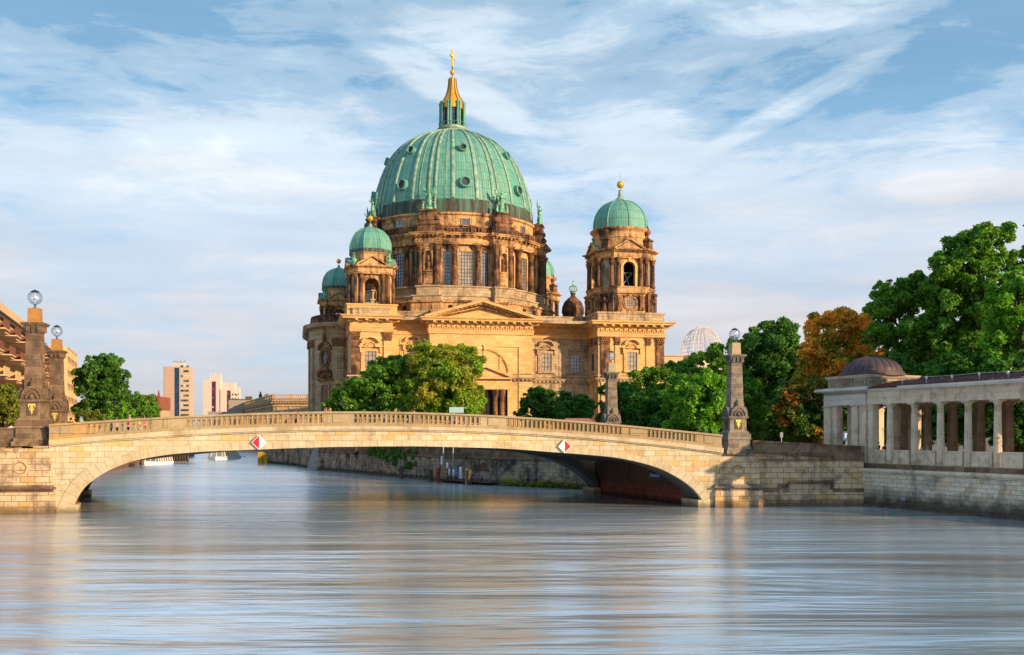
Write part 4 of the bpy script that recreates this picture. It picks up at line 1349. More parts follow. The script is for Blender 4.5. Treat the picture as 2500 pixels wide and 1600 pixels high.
mb = MB(); pl = drumplan(22.9, 24.2, 8.3); mb.sweep(pl, [(0, 36.2), (0, 37.1), (.25, 37.2), (.25, 37.45), (-.7, 37.6), (-.7, 39.3), (-.4, 39.4), (-.4, 39.7), (-2.5, 39.8)]); DB(mb, 'drum_ledge', S_GREY)
RW = 20.9
mb = MB()
# wall with window openings left by piers of masonry
def wallseg(mb, a0, a1, r0, r1, z0, z1, n=3):
    """curved wall piece; angles in degrees from the front (local -y), counter-clockwise"""
    P = [(r1 * math.cos(R(-90 + a0 + (a1 - a0) * i / n)), r1 * math.sin(R(-90 + a0 + (a1 - a0) * i / n))) for i in range(n + 1)]
    Q2 = [(r0 * math.cos(R(-90 + a0 + (a1 - a0) * i / n)), r0 * math.sin(R(-90 + a0 + (a1 - a0) * i / n))) for i in range(n, -1, -1)]
    mb.prism(P + Q2, z0, z1)
for k in range(8):
    o = 45 * k
    for p, q in ((-15.3, -14.6), (-9.9, -4.5), (4.5, 9.9), (14.6, 15.3)):
        wallseg(mb, o + p, o + q, 20, RW, 39.6, 49.2)
    wallseg(mb, o - 15.3, o + 15.3, 20, RW, 47.7, 49.3, 8)
    wallseg(mb, o + 15.3, o + 29.7, 20, 22.0, 39.6, 49.3, 4)
DB(mb, 'drum_wall', S_DRUM)
glz = []
for k in range(8):
    for c, hw_, nc in ((0, 4.5, 5), (-12.3, 2.35, 3), (12.3, 2.35, 3)):
        a = R(-90 + 45 * k + c)
        wdt = 2 * 20.6 * math.sin(R(hw_))
        o = node('window', drum, (20.45 * math.cos(a), 20.45 * math.sin(a), 0), a + math.pi / 2)
        mb = MB(); mb.box(-wdt / 2, wdt / 2, -.06, 0, 39.7, 47.7); g = mb.build('window_pane', GLASSL if (k in (0, 1) and c == 0) else GLASSD, drum); g.parent = drum; g.location = o.location; g.rotation_euler = o.rotation_euler
        bpy.data.objects.remove(o)
        mb = MB()
        for i in range(nc + 1):
            xx = -wdt / 2 + wdt * i / nc; mb.box(xx - .045, xx + .045, -.16, -.05, 39.7, 47.7)
        for j in range(1, 10): mb.box(-wdt / 2, wdt / 2, -.15, -.05, 39.7 + .8 * j - .045, 39.7 + .8 * j + .045)
        b = mb.build('glazing_bars', BAR, drum); b.location = g.location; b.rotation_euler = g.rotation_euler
# niches with urns in the piers
for k in range(8):
    a = R(-90 + 22.5 + 45 * k)
    M = T(22.0 * math.cos(a), 22.0 * math.sin(a), 0, a + math.pi / 2)
    mb = MB()
    mb.arch_panel(1.15, 39.8, 49.2, .78, 43.2, 46.8, .9, 12, M, -.9)
    mb.box(-.9, .9, -1.05, -.9, 40.2, 42.6, M); mb.box(-1.0, 1.0, -1.15, -.9, 42.9, 43.2, M)
    mb.arch_ring(.78, 1.0, 46.8, -1.05, -.9, M=M)
    DB(mb, 'niche', S_DRUM)
    mb = MB(); mb.lathe([(.55, 43.2), (.5, 43.6), (.25, 43.8), (.5, 44.3), (.62, 44.7), (.3, 45.0), (.22, 45.3), (.38, 45.6), (.3, 46.1), (.1, 46.6), (.02, 46.9)], 14, (0, -.55), M); DB(mb, 'niche_urn', S_SOOT, True)
# columns
def dcol(deg, r, z0=39.8, z1=49.3, rad=.66):
    a = R(-90 + deg); return column(drum, r * math.cos(a), r * math.sin(a), z0, z1, rad, S_SOOT, S_CARVE)
for k in range(8):
    for c in (-7.2, 7.2): dcol(45 * k + c, 21.5)
    for c in (22.5 - 5.0, 22.5 + 5.0): dcol(45 * k + c, 22.75)
# drum column capitals were parented beneath their columns; fine
pl = drumplan(21.9, 23.2, 7.6)
dent = [(-.3, 49.2), (0, 49.2), (0, 49.5), (.12, 49.52), (.12, 49.8), (.2, 49.85), (.05, 49.9), (.05, 50.6), (.3, 50.75), (.3, 51.0), (1.0, 51.1), (1.05, 51.3), (1.25, 51.5), (1.25, 51.65), (-2.5, 51.8)]
mb = MB(); mb.sweep(pl, dent); mb.along(pl, .95, .45, .25, .85, 50.78, 51.08); DB(mb, 'drum_entablature', S_DRUM)
# balustrade
pb_ = drumplan(21.7, 22.9, 7.6)
mb = MB(); mb.sweep(pb_, [(0, 51.7), (.2, 51.7), (.2, 52.05), (0, 52.05)]); mb.sweep(pb_, [(-.25, 53.15), (.15, 53.15), (.2, 53.4), (-.25, 53.4), (-.25, 53.15)])
mb.along(pb_, .55, .24, -.2, .12, 52.0, 53.2)
for k in range(8):
    for dq in (-10, -3.5, 3.5, 10):
        a = R(-90 + 45 * k + dq); mb.box(-.38, .38, -.12, .35, 51.8, 53.5, T(21.75 * math.cos(a), 21.75 * math.sin(a), 0, a + math.pi / 2))
DB(mb, 'drum_balustrade', S_SOOT)
# attic
mb = MB(); mb.lathe([(20.6, 51.5), (20.6, 56.0), (20.9, 56.1), (21.1, 56.4), (21.0, 56.7), (19.0, 56.9)], 96); DB(mb, 'attic_wall', S_DRUM, True)
for k in range(8):
    a = R(-90 + 45 * k); mb = MB(); M = T(20.6 * math.cos(a), 20.6 * math.sin(a), 0, a + math.pi / 2)
    mb.box(-.95, .95, -.10, .05, 53.9, 55.3, M); o = DB(mb, 'attic_window', GLASSD)
    mb = MB(); mb.box(-.04, .04, -.16, -.1, 53.9, 55.3, M); mb.box(-.95, .95, -.16, -.1, 54.56, 54.64, M)
    mb.box(-1.1, -.95, -.2, .05, 53.8, 55.4, M); mb.box(.95, 1.1, -.2, .05, 53.8, 55.4, M); mb.build('window_frame', S_DRUM, drum)
# pedestals carrying the angels
for k in range(8):
    a = R(-90 + 22.5 + 45 * k); M = T(22.2 * math.cos(a), 22.2 * math.sin(a), 0, a + math.pi / 2)
    mb = MB()
    mb.box(-2.5, 2.5, -.9, 1.8, 51.7, 53.4, M); mb.box(-2.7, 2.7, -1.1, 1.9, 53.4, 53.7, M); mb.box(-2.3, 2.3, -.7, 1.8, 53.7, 54.6, M, .3)
    mb.box(-1.9, 1.9, -.6, 1.8, 54.6, 56.6, M, .2); mb.box(-1.9, 1.9, -.7, 1.8, 56.6, 57.0, M)
    for s in (-1, 1): mb.lathe([(.55, 54.6), (.6, 55.2), (.35, 55.6)], 10, (s * 2.1, -.3), M)
    DB(mb, 'statue_pedestal', S_SOOT)
def angel(parent, M, k=1.0, flip=1):
    mb = MB()
    z = 0
    mb.lathe([(.95, 0), (.9, .5), (.5, .8), (.62, 1.1), (.55, 1.9), (.40, 2.6), (.30, 3.0), (.42, 3.5), (.36, 3.9), (.14, 4.05), (.12, 4.2)], 12)
    mb.ball((0, -.05, 4.45), .27, None, 10, 8)
    mb.tube([(.35, 0, 3.8), (.75 * flip, -.3, 3.9), (1.35 * flip, -.35, 4.35)], .13, 6, r1=.07)
    mb.tube([(-.35, 0, 3.8), (-.7 * flip, -.4, 3.2), (-.9 * flip, -.7, 3.4)], .13, 6, r1=.07)
    mb.tube([(-.2, -.1, 1.6), (-.5 * flip, -.3, .9), (-.45 * flip, .1, .3)], .22, 6, r1=.12)
    for s in (-1, 1):
        w = [(0, 3.3), (s * .5, 3.9), (s * 1.05, 5.1), (s * 1.5, 5.75), (s * 1.45, 4.9), (s * 1.2, 4.0), (s * .8, 3.1), (s * .3, 2.6)]
        mb.slab(w if s < 0 else w[::-1], .28, .42)
        for q in range(3): mb.slab([(s * (.9 + .15 * q), 3.9 + .3 * q), (s * (1.55 + .05 * q), 4.3 + .4 * q), (s * (1.0 + .15 * q), 4.15 + .3 * q)], .24, .46)
    for s in (-1, 1):
        mb.lathe([(.3, 0), (.34, .5), (.22, 1.0), (.26, 1.4), (.1, 1.6)], 8, (s * 1.35, -.2)); mb.ball((s * 1.35, -.2, 1.78), .2, None, 8, 6)
        mb.tube([(s * 1.35, -.3, 1.4), (s * .9, -.5, 1.7)], .1, 6)
    mb.v = [tuple(M @ Vector((a * k, b * k, c * k))) for a, b, c in mb.v]
    return mb.build('angel_statue', STAT, parent, True, angle=60)
for k in range(8):
    a = R(-90 + 22.5 + 45 * k)
    angel(drum, T(21.9 * math.cos(a), 21.9 * math.sin(a), 56.9, a + math.pi / 2), 1.04, 1 if k % 2 else -1)

# ---- main dome
dome = node('main_dome', cath)
dprof0 = [(19.5, 56.7), (19.75, 58.2), (19.6, 60.2), (19.1, 63.3), (18.4, 66.2), (17.35, 69.2), (15.9, 72.2), (13.9, 75.0), (11.2, 77.3), (8.2, 79.0), (5.2, 80.0), (3.9, 80.25)]
dprof = catmull(dprof0, 4)
mb = MB(); mb.lathe(dprof, 128, cap=False); mb.build('dome_shell', COP, dome, True)
mb = MB(); mb.lathe([(19.4, 56.8), (19.95, 57.0), (19.98, 58.6), (19.85, 60.0), (19.5, 60.1)], 96, cap=False); mb.build('dome_foot_band', BANDC, dome, True)
def rib(deg, w, pr, z_from=60.0, bead=False):
    mb = MB(); a = R(-90 + deg); P = [p for p in dprof if p[1] >= z_from] ; vs = []; fs = []
    P = P if z_from > 57 else dprof
    n = len(P)
    ca, sa = math.cos(a), math.sin(a)
    for i, (r, z) in enumerate(P):
        p0 = P[max(0, i - 1)]; p1 = P[min(n - 1, i + 1)]
        d = Vector((p1[0] - p0[0], p1[1] - p0[1])).normalized(); nr, nz = d.y, -d.x
        ww = w * (.35 + .65 * min(1, r / 17))
        for x, o in ((-ww, -.1), (-ww, pr * .7), (-ww * .4, pr), (ww * .4, pr), (ww, pr * .7), (ww, -.1)):
            rr = r + nr * o; zz = z + nz * o
            vs.append((rr * ca - x * sa, rr * sa + x * ca, zz))
    for i in range(n - 1):
        for k in range(5): fs.append((i * 6 + k, i * 6 + k + 1, (i + 1) * 6 + k + 1, (i + 1) * 6 + k))
    mb.add(vs, fs)
    if bead:
        acc = 0
        for i in range(n - 1):
            L = math.hypot(P[i + 1][0] - P[i][0], P[i + 1][1] - P[i][1]); m = max(1, int(L / .55))
            for q in range(m):
                r = P[i][0] + (P[i + 1][0] - P[i][0]) * q / m; z = P[i][1] + (P[i + 1][1] - P[i][1]) * q / m
                mb.ball(((r + pr) * ca, (r + pr) * sa, z), .13, None, 5, 3)
    return mb.build('dome_rib', RIB, dome, True, angle=50)
for k in range(8):
    o = 45 * k
    rib(o + 22.5 - 2.3, .30, .32, 58.2, True); rib(o + 22.5 + 2.3, .30, .32, 58.2, True)
    rib(o - 8.2, .36, .34); rib(o + 8.2, .36, .34)
    rib(o - 13.2, .10, .12); rib(o + 13.2, .10, .12)
def oculus(deg, z, r):
    rr = sample([(p[1], p[0]) for p in dprof], z); r2 = sample([(p[1], p[0]) for p in dprof], z + 1)
    tilt = math.atan2(rr - r2, 1)
    a = R(-90 + deg)
    M = T(0, 0, 0, a + math.pi / 2) @ Matrix.Translation((0, -rr, z)) @ Matrix.Rotation(R(90) - tilt * .5, 4, 'X')
    mb = MB(); mb.lathe([(r * .72, -.5), (r * .72, .9), (r * .82, 1.05), (r, .95), (r * 1.02, .6), (r * .95, .3), (r * 1.12, -.4)], 24, M=M, cap=False); o = mb.build('round_dormer', COP2, dome, True)
    mb = MB(); mb.lathe([(.001, .45), (r * .74, .45)], 20, M=M, cap=False); g = mb.build('window_pane', GLASSD, dome)
    mb = MB()
    for q in (-.3, 0, .3): mb.box(q * r - .04, q * r + .04, -r * .7, r * .7, .46, .54, M); mb.box(-r * .7, r * .7, q * r - .04, q * r + .04, .46, .54, M)
    mb.build('glazing_bars', BAR, dome)
for k in range(8):
    oculus(45 * k, 63.9, 1.30); oculus(45 * k, 72.6, .98)

# ---- lantern
lan = node('lantern', cath, (0, 0, -1.1))
mb = MB(); mb.lathe([(3.9, 81.0), (3.75, 81.5), (3.55, 82.1), (3.75, 82.3), (3.75, 82.7), (3.3, 82.8), (3.3, 83.1), (2.2, 83.2)], 48); mb.build('lantern_base', RIB, lan, True)
mb = MB(); mb.lathe([(3.62, 82.28), (3.85, 82.4), (3.62, 82.55)], 48, cap=False); mb.build('gilt_ring', GOLD, lan, True)
mb = MB(); mb.lathe([(2.2, 83), (2.2, 88.2)], 24); mb.build('lantern_glass', GLASSD, lan, True)
mb = MB()
for k in range(24):
    a = 2 * math.pi * k / 24; mb.tube([(2.26 * math.cos(a), 2.26 * math.sin(a), 83), (2.26 * math.cos(a), 2.26 * math.sin(a), 88)], .045, 4)
for z in (83.9, 84.9, 85.9, 86.9): mb.lathe([(2.24, z), (2.32, z + .05), (2.24, z + .1)], 24, cap=False)
mb.build('lantern_bars', IRON, lan)
for k in range(8):
    a = R(22.5 + 45 * k)
    for da in (-.10, .10):
        mb = MB(); mb.lathe([(.36, 83), (.27, 83.4), (.25, 88.6), (.34, 88.8), (.34, 89.2), (.0, 89.3)], 10, (3.05 * math.cos(a + da), 3.05 * math.sin(a + da))); mb.build('lantern_column', COP2, lan, True)
mb = MB()
for k in range(24):
    a = 2 * math.pi * k / 24; mb.tube([(3.35 * math.cos(a), 3.35 * math.sin(a), 83.1), (3.35 * math.cos(a), 3.35 * math.sin(a), 84.0)], .04, 4)
mb.lathe([(3.33, 83.95), (3.4, 84.0), (3.33, 84.05)], 32, cap=False); mb.build('lantern_railing', COP2, lan)
mb = MB(); mb.lathe([(2.7, 87.6), (2.75, 88.0), (2.75, 89.2), (2.62, 89.4), (2.35, 89.9), (1.9, 90.6), (1.5, 91.5), (1.2, 92.5), (1.0, 93.6), (.9, 94.6), (.85, 95.3), (.6, 95.6), (.1, 95.7)], 16, M=Matrix.Rotation(R(11.25), 4, 'Z'))
mb.build('gilded_spire', GOLD, lan, True, )
mb = MB()
for k in range(8):
    a = R(22.5 + 45 * k)
    mb.tube([((r + .06) * math.cos(a), (r + .06) * math.sin(a), z) for r, z in ((2.7, 89.3), (2.35, 89.9), (1.9, 90.6), (1.5, 91.5), (1.2, 92.5), (1.0, 93.6), (.9, 94.6), (.85, 95.3))], .12, 5)
mb.build('spire_ribs', BAR, lan)
mb = MB(); mb.lathe([(.12, 95.6), (.12, 98.4)], 8); mb.build('spire_rod', IRON, lan)
mb = MB(); mb.ball((0, 0, 96.9), .62); mb.build('gilded_ball', GOLD, lan, True)
mb = MB(); MM = Matrix.Rotation(R(62), 4, 'Z')
mb.box(-.24, .24, -.24, .24, 98.3, 102.4, MM); mb.box(-1.5, 1.5, -.22, .22, 100.6, 101.1, MM)
mb.build('gilded_cross', GOLDP, lan)

# ---- towers
def octa(a, c):
    return [(-c, -a), (c, -a), (a, -c), (a, c), (c, a), (-c, a), (-a, c), (-a, -c)]
def small_column(parent, x, y, z0, z1, r, mat, name='column'):
    mb = MB()
    mb.lathe([(r * 1.3, z0), (r * 1.3, z0 + r * .6), (r, z0 + r * 1.1), (r * .87, z1 - r * 2.4)], 12, (x, y)); mb.build(name, mat, parent, True)
    mb = MB()
    mb.lathe([(r * .95, z1 - r * 2.4), (r * 1.0, z1 - r * 2.0), (r * 1.3, z1 - r * 1.2), (r * 1.1, z1 - r * 1.1), (r * 1.5, z1 - r * .3)], 9, (x, y)); mb.box(x - r * 1.35, x + r * 1.35, y - r * 1.35, y + r * 1.35, z1 - r * .3, z1)
    mb.build('capital', S_CARVE, parent)
def small_dome(parent, r, z0, z1, fin_z, ball_z, ball_r, top_z, nr=8, rot=22.5, seg=48, st=1.0, foot=.0, ribw=.16):
    h = z1 - z0
    prof = [(r * math.cos(t) if t < R(80) else r * math.cos(R(80)), z0 + foot + (h - foot) * math.sin(t)) for t in [R(q) for q in range(0, 86, 6)]]
    prof = ([(r * 1.0, z0)] if foot else []) + [(p[0], p[1]) for p in prof]
    mb = MB(); mb.lathe(prof, seg, M=Matrix.Rotation(R(rot), 4, 'Z'), cap=False); mb.build('copper_dome', COP2, parent, seg > 16, angle=30)
    for k in range(nr):
        a = R(rot + 360 / nr * k)
        mb = MB(); mb.tube([(p[0] * math.cos(a) * 1.008, p[0] * math.sin(a) * 1.008, p[1]) for p in prof], ribw, 5); mb.build('dome_rib', COP2, parent)
    rt = r * .22
    mb = MB(); mb.lathe([(rt * 1.15, z1 - h * .05), (rt * 1.05, z1), (rt * .45, z1 + (fin_z - z1) * .35), (rt * .28, fin_z), (rt * .38, fin_z + .1), (.07, fin_z + .3), (.07, ball_z - ball_r)], 16)
    mb.lathe([(.06, ball_z + ball_r), (.02, top_z)], 6)
    mb.build('finial', RIB, parent, True)
    mb = MB(); mb.ball((0, 0, ball_z), ball_r); mb.build('gilded_ball', GOLD, parent, True)
def gable(mb, w, z0, z1, y, M, dep=1.0):
    mb.slab([(-w * .86, z0 + .35), (w * .86, z0 + .35), (0, z1 - .45)], y, y + dep, M)
    mb.box(-w, w, y - .45, y + dep, z0, z0 + .4, M)
    for s in (-1, 1):
        p = [(s * w, z0 + .3), (0, z1 - .35), (0, z1), (s * (w + .1), z0 + .65)]
        mb.slab(p if s < 0 else p[::-1], y - .45, y + dep, M)

def big_tower(x, y, detail=True):
    t = node('tower', cath, (x, y, 0))
    B = lambda mb, nm, m, s=False: mb.build(nm, m, t, s)
    mb = MB(); h = 7.9
    sq = [(-h, -h), (h, -h), (h, h), (-h, h)]
    mb.sweep(sq, [(0, 31.5), (.15, 31.6), (.15, 31.9), (0, 32.0), (0, 33.3), (.2, 33.4), (.2, 33.8), (-7, 33.9)]); B(mb, 'tower_pedestal', S_GREY)
    o1 = octa(7.3, 3.1)
    mb = MB(); mb.sweep(o1, [(.2, 33.8), (.2, 34.2), (0, 34.3), (0, 37.6), (.2, 37.7), (.2, 37.95), (.7, 38.2), (.75, 38.5), (.2, 38.6), (.1, 38.7), (.1, 39.4), (.25, 39.5), (.3, 39.8), (-1.5, 39.9)]); B(mb, 'lower_stage', S_DRUM)
    for k in range(4):
        M = Matrix.Rotation(k * math.pi / 2, 4, 'Z')
        mb = MB()
        Mo = M @ Matrix.Translation((0, -7.3, 36.0)) @ Matrix.Rotation(R(90), 4, 'X')
        mb.lathe([(1.2, 0), (1.2, .35), (1.45, .42), (1.6, .25), (1.75, .25), (1.85, 0)], 28, M=Mo, cap=False); o = B(mb, 'round_window', S_DRUM, True)
        mb = MB(); mb.lathe([(.001, .08), (1.22, .08)], 24, M=Mo, cap=False); g = mb.build('window_pane', GLASSL, t)
        mb = MB()
        for q in (-.6, -.2, .2, .6): mb.box(q - .04, q + .04, -1.1, 1.1, .1, .16, Mo); mb.box(-1.1, 1.1, q - .04, q + .04, .1, .16, Mo)
        mb.build('glazing_bars', BAR, t)
        mb = MB()
        for s in (-1, 1):
            mb.box(s * 2.6 - .35, s * 2.6 + .35, -7.75, -7.3, 34.3, 37.6, M); mb.box(s * 2.6 - .5, s * 2.6 + .5, -7.9, -7.3, 36.9, 37.6, M); mb.box(s * 2.6 - .5, s * 2.6 + .5, -7.85, -7.3, 34.3, 34.9, M)
            for q in range(3): mb.ball((s * (.5 + q * .45), -7.5, 37.65 - q * .1), .26, M, 6, 4)
        B(mb, 'carved_bracket', S_CARVE)
        # diagonal: buttress with relief figure
        D = M @ Matrix.Rotation(R(45), 4, 'Z')
        ad = (7.3 + 3.1) / math.sqrt(2)
        mb = MB(); mb.box(-2.3, -1.0, -ad - .9, -ad + .5, 33.9, 38.1, D); mb.box(1.0, 2.3, -ad - .9, -ad + .5, 33.9, 38.1, D); mb.box(-2.4, 2.4, -ad - 1.0, -ad + .5, 38.1, 38.6, D); B(mb, 'buttress', S_SOOT)
        mb = MB()
        mb.lathe([(.9, 33.95), (.75, 34.6), (.6, 35.4), (.5, 36.2), (.62, 36.9), (.4, 37.3), (.15, 37.45)], 12, (0, -ad - .6), D); mb.ball((0, -ad - .6, 37.75), .33, D, 10, 8)
        mb.tube([(.5, -ad - .6, 37.0), (.95, -ad - 1.0, 36.4), (.7, -ad - 1.3, 35.9)], .17, 6, D, r1=.1)
        mb.tube([(-.5, -ad - .6, 37.0), (-.95, -ad - .9, 36.2), (-.6, -ad - 1.3, 36.6)], .17, 6, D, r1=.1)
        B(mb, 'stone_statue', S_SOOT, True)
    # belfry stage
    a, c = 6.4, 3.2
    for k in range(4):
        M = Matrix.Rotation(k * math.pi / 2, 4, 'Z')
        mb = MB(); mb.arch_panel(c, 39.8, 46.6, 1.42, 39.9, 44.2, 1.0, 14, M, -a); B(mb, 'belfry_wall', S_DRUM)
        mb = MB(); mb.arch_ring(1.42, 2.0, 44.2, -a - .22, -a, M=M, seg=16)
        for s in (-1, 1): mb.box(min(s * 1.42, s * 2.0), max(s * 1.42, s * 2.0), -a - .2, -a, 39.9, 44.2, M)
        mb.slab([(-.22, 45.5), (.22, 45.5), (.32, 46.5), (-.32, 46.5)], -a - .5, -a, M); B(mb, 'arch_surround', S_GOLD)
        D = M @ Matrix.Rotation(R(45), 4, 'Z'); ad = (a + c) / math.sqrt(2); wd = (a - c) / math.sqrt(2)
        mb = MB(); mb.box(-wd, wd, -ad, -ad + 1, 39.8, 46.6, D); mb.box(-.75, .75, -ad - .35, -ad, 39.8, 46.4, D); B(mb, 'corner_wall', S_GREY)
        for s in (-1, 1):
            p = M @ Vector((s * 2.65, -a - .35, 0)); small_column(t, p.x, p.y, 39.9, 46.4, .46, S_SOOT)
            p = D @ Vector((s * 1.65, -ad - .75, 0)); small_column(t, p.x, p.y, 39.9, 46.4, .50, S_SOOT)
    # interior darkness: ceiling and walls coloured near-black for shade behind the bells
    mb = MB(); mb.prism(octa(a - 1, c - .3), 46.3, 46.6); mb.box(-3.4, 3.4, 1.2, 1.6, 39.8, 46.4); mb.box(-.2, .2, -2.0, 3.4, 39.8, 46.4); B(mb, 'belfry_darkness', DARK)
    mb = MB(); mb.lathe([(1.0, 41.6), (.95, 41.7), (.7, 42.3), (.55, 43.0), (.3, 43.4), (.05, 43.5)], 16, (.2, -2.9)); B(mb, 'bell', IRON, True)
    mb = MB()
    for p, q in (((-1.4, -4.6, 43.3), (1.3, -4.6, 43.3)), ((-.5, -4.6, 43.3), (.8, -4.6, 39.9)), ((1.3, -4.6, 43.3), (-1.4, -4.6, 40.0)), ((-1.5, -4.6, 41.2), (0, -4.6, 39.9)), ((-1.4, -4.6, 40.3), (1.2, -4.6, 40.3))):
        mb.tube([p, q], .09, 5)
    B(mb, 'bell_frame', GREYM)
    # entablature breaking forward on the diagonals
    P = []
    for k in range(4):
        M = Matrix.Rotation(k * math.pi / 2, 4, 'Z'); D = M @ Matrix.Rotation(R(45), 4, 'Z')
        for q in ((-c - .1, -a - .45), (c + .1, -a - .45)):
            v = M @ Vector((q[0], q[1], 0)); P.append((v.x, v.y))
        for q in ((-wd - .1, -ad - 1.05), (wd + .1, -ad - 1.05)):
            v = D @ Vector((q[0], q[1], 0)); P.append((v.x, v.y))
    mb = MB(); mb.sweep(P, [(-1, 46.3), (0, 46.3), (0, 46.6), (.12, 46.65), (.12, 47.0), (0, 47.05), (0, 47.6), (.2, 47.75), (.3, 48.0), (.75, 48.15), (.85, 48.45), (-3, 48.7)]); B(mb, 'tower_entablature', S_DRUM)
    mb = MB(); mb.along(P, .45, .22, .15, .5, 47.72, 48.0); B(mb, 'tower_dentils', S_CARVE)
    for k in range(4):
        M = Matrix.Rotation(k * math.pi / 2, 4, 'Z'); D = M @ Matrix.Rotation(R(45), 4, 'Z')
        mb = MB(); gable(mb, 3.6, 48.1, 50.9, -a - .5, M, 1.2); B(mb, 'gable', S_DRUM)
        mb = MB(); mb.add([tuple(M @ Vector(p)) for p in ((-3.6, -a - .2, 48.9), (0, -a - .2, 50.98), (3.6, -a - .2, 48.9), (-3.6, -3, 48.9), (0, -3, 50.98), (3.6, -3, 48.9))], [(0, 1, 4, 3), (1, 2, 5, 4)]); B(mb, 'gable_roof', COP2)
        mb = MB(); mb.box(-.95, .95, -ad - 1.1, -ad + .6, 48.5, 50.6, D, .08); mb.box(-1.15, 1.15, -ad - 1.3, -ad + .8, 50.6, 50.85, D); mb.box(-1.1, 1.1, -ad - 1.25, -ad + .75, 50.85, 51.4, D, .7); B(mb, 'corner_pedestal', S_SOOT)
        mb = MB(); mb.lathe([(.25, 51.3), (.3, 51.6), (.15, 51.8), (.45, 52.2), (.6, 52.6), (.5, 52.85), (.18, 53.05), (.22, 53.3), (.36, 53.5), (.15, 53.9), (.08, 54.3), (.01, 54.5)], 12, (0, -ad - .25), D); B(mb, 'stone_urn', S_SOOT, True)
    mb = MB(); mb.lathe([(6.4, 48.4), (6.4, 51.2), (6.55, 51.3), (6.45, 51.5), (6.5, 52.6), (6.9, 53.0), (7.15, 53.3), (7.15, 53.55), (6.3, 53.8)], 64); B(mb, 'dome_drum', S_DRUM, True)
    small_dome(t, 6.45, 53.6, 61.0, 63.2, 64.75, .88, 68.0, 8, 0, 64, foot=1.2)
    return t
big_tower(36.7, -21.2)
big_tower(32.9, 52.5)

def small_tower(x, y):
    t = node('tower', cath, (x, y, 0))
    B = lambda mb, nm, m, s=False: mb.build(nm, m, t, s)
    mb = MB(); sq = [(-5.4, -5.4), (5.4, -5.4), (5.4, 5.4), (-5.4, 5.4)]
    mb.sweep(sq, [(0, 31.6), (0, 33.9), (.2, 34.0), (.2, 34.3), (-5, 34.4)])
    for k in range(4): mb.box(-1.9, 1.9, -5.5, -5.4, 32.2, 33.7, Matrix.Rotation(k * math.pi / 2, 4, 'Z'))
    B(mb, 'tower_pedestal', S_GOLD)
    a, c = 4.3, 2.9
    wd = (a - c) / math.sqrt(2); ad = (a + c) / math.sqrt(2)
    P = []
    for k in range(4):
        M = Matrix.Rotation(k * math.pi / 2, 4, 'Z'); D = M @ Matrix.Rotation(R(45), 4, 'Z')
        mb = MB(); mb.arch_panel(c, 34.3, 41.2, 1.5, 34.6, 38.6, .8, 14, M, -a); B(mb, 'belfry_wall', S_DRUM)
        mb = MB(); mb.arch_ring(1.5, 1.95, 38.6, -a - .15, -a, M=M); mb.slab([(-.2, 39.9), (.2, 39.9), (.3, 40.7), (-.3, 40.7)], -a - .4, -a, M); B(mb, 'arch_surround', S_DRUM)
        mb = MB(); mb.box(-1.6, 1.6, -a + .1, -a + .3, 34.3, 34.75, M); B(mb, 'sill', COP2)
        mb = MB(); mb.box(-wd - .1, wd + .1, -ad - .5, -ad + .6, 34.3, 41.2, D); B(mb, 'corner_wall', S_DRUM)
        for s in (-1, 1):
            p = M @ Vector((s * 2.35, -a - .4, 0)); small_column(t, p.x, p.y, 34.4, 41.0, .40, S_SOOT)
            p = D @ Vector((s * .85, -ad - .75, 0)); small_column(t, p.x, p.y, 34.4, 41.0, .38, S_SOOT)
            v = M @ Vector((s * (c + .1), -a - .8, 0)); P.append((v.x, v.y))
        for s in (-1, 1):
            v = D @ Vector((s * (wd + .2), -ad - 1.0, 0)); P.append((v.x, v.y))
    mb = MB(); mb.sweep(P, [(-1.5, 40.9), (0, 40.9), (0, 41.2), (.12, 41.3), (.12, 41.6), (0, 41.7), (0, 42.1), (.3, 42.3), (.6, 42.4), (.7, 42.7), (-3, 42.9)]); B(mb, 'tower_entablature', S_DRUM)
    for k in range(4):
        M = Matrix.Rotation(k * math.pi / 2, 4, 'Z'); D = M @ Matrix.Rotation(R(45), 4, 'Z')
        mb = MB(); gable(mb, 3.3, 42.4, 45.0, -a - .8, M, 1.3); B(mb, 'gable', S_DRUM)
        mb = MB(); mb.add([tuple(M @ Vector(p)) for p in ((-3.4, -a - .9, 43.1), (0, -a - .9, 45.08), (3.4, -a - .9, 43.1), (-3.4, -2, 43.1), (0, -2, 45.08), (3.4, -2, 43.1))], [(0, 1, 4, 3), (1, 2, 5, 4)]); B(mb, 'gable_roof', COP2)
        mb = MB(); mb.lathe([(.5, 42.8), (.5, 43.1), (.3, 43.3), (.6, 43.8), (.6, 44.1), (.35, 44.4), (.45, 44.7), (.25, 45.0), (.4, 45.3), (.05, 45.7)], 12, (0, -ad - .3), D); B(mb, 'copper_urn', STAT, True)
    mb = MB(); mb.lathe([(4.5, 42.6), (4.5, 45.4), (4.75, 45.6), (4.9, 45.9)], 8, M=Matrix.Rotation(R(22.5), 4, 'Z')); B(mb, 'dome_drum', S_DRUM)
    mb = MB(); mb.lathe([(4.95, 45.8), (4.98, 46.5), (4.75, 46.7)], 8, M=Matrix.Rotation(R(22.5), 4, 'Z')); B(mb, 'dome_foot', BANDC)
    small_dome(t, 4.8, 46.5, 51.9, 52.6, 53.9, .66, 55.0, 8, 22.5, 8, foot=.8, ribw=.10)
    return t
small_tower(-21.8, -22.6)
st2 = small_tower(-26.3, 35.5)

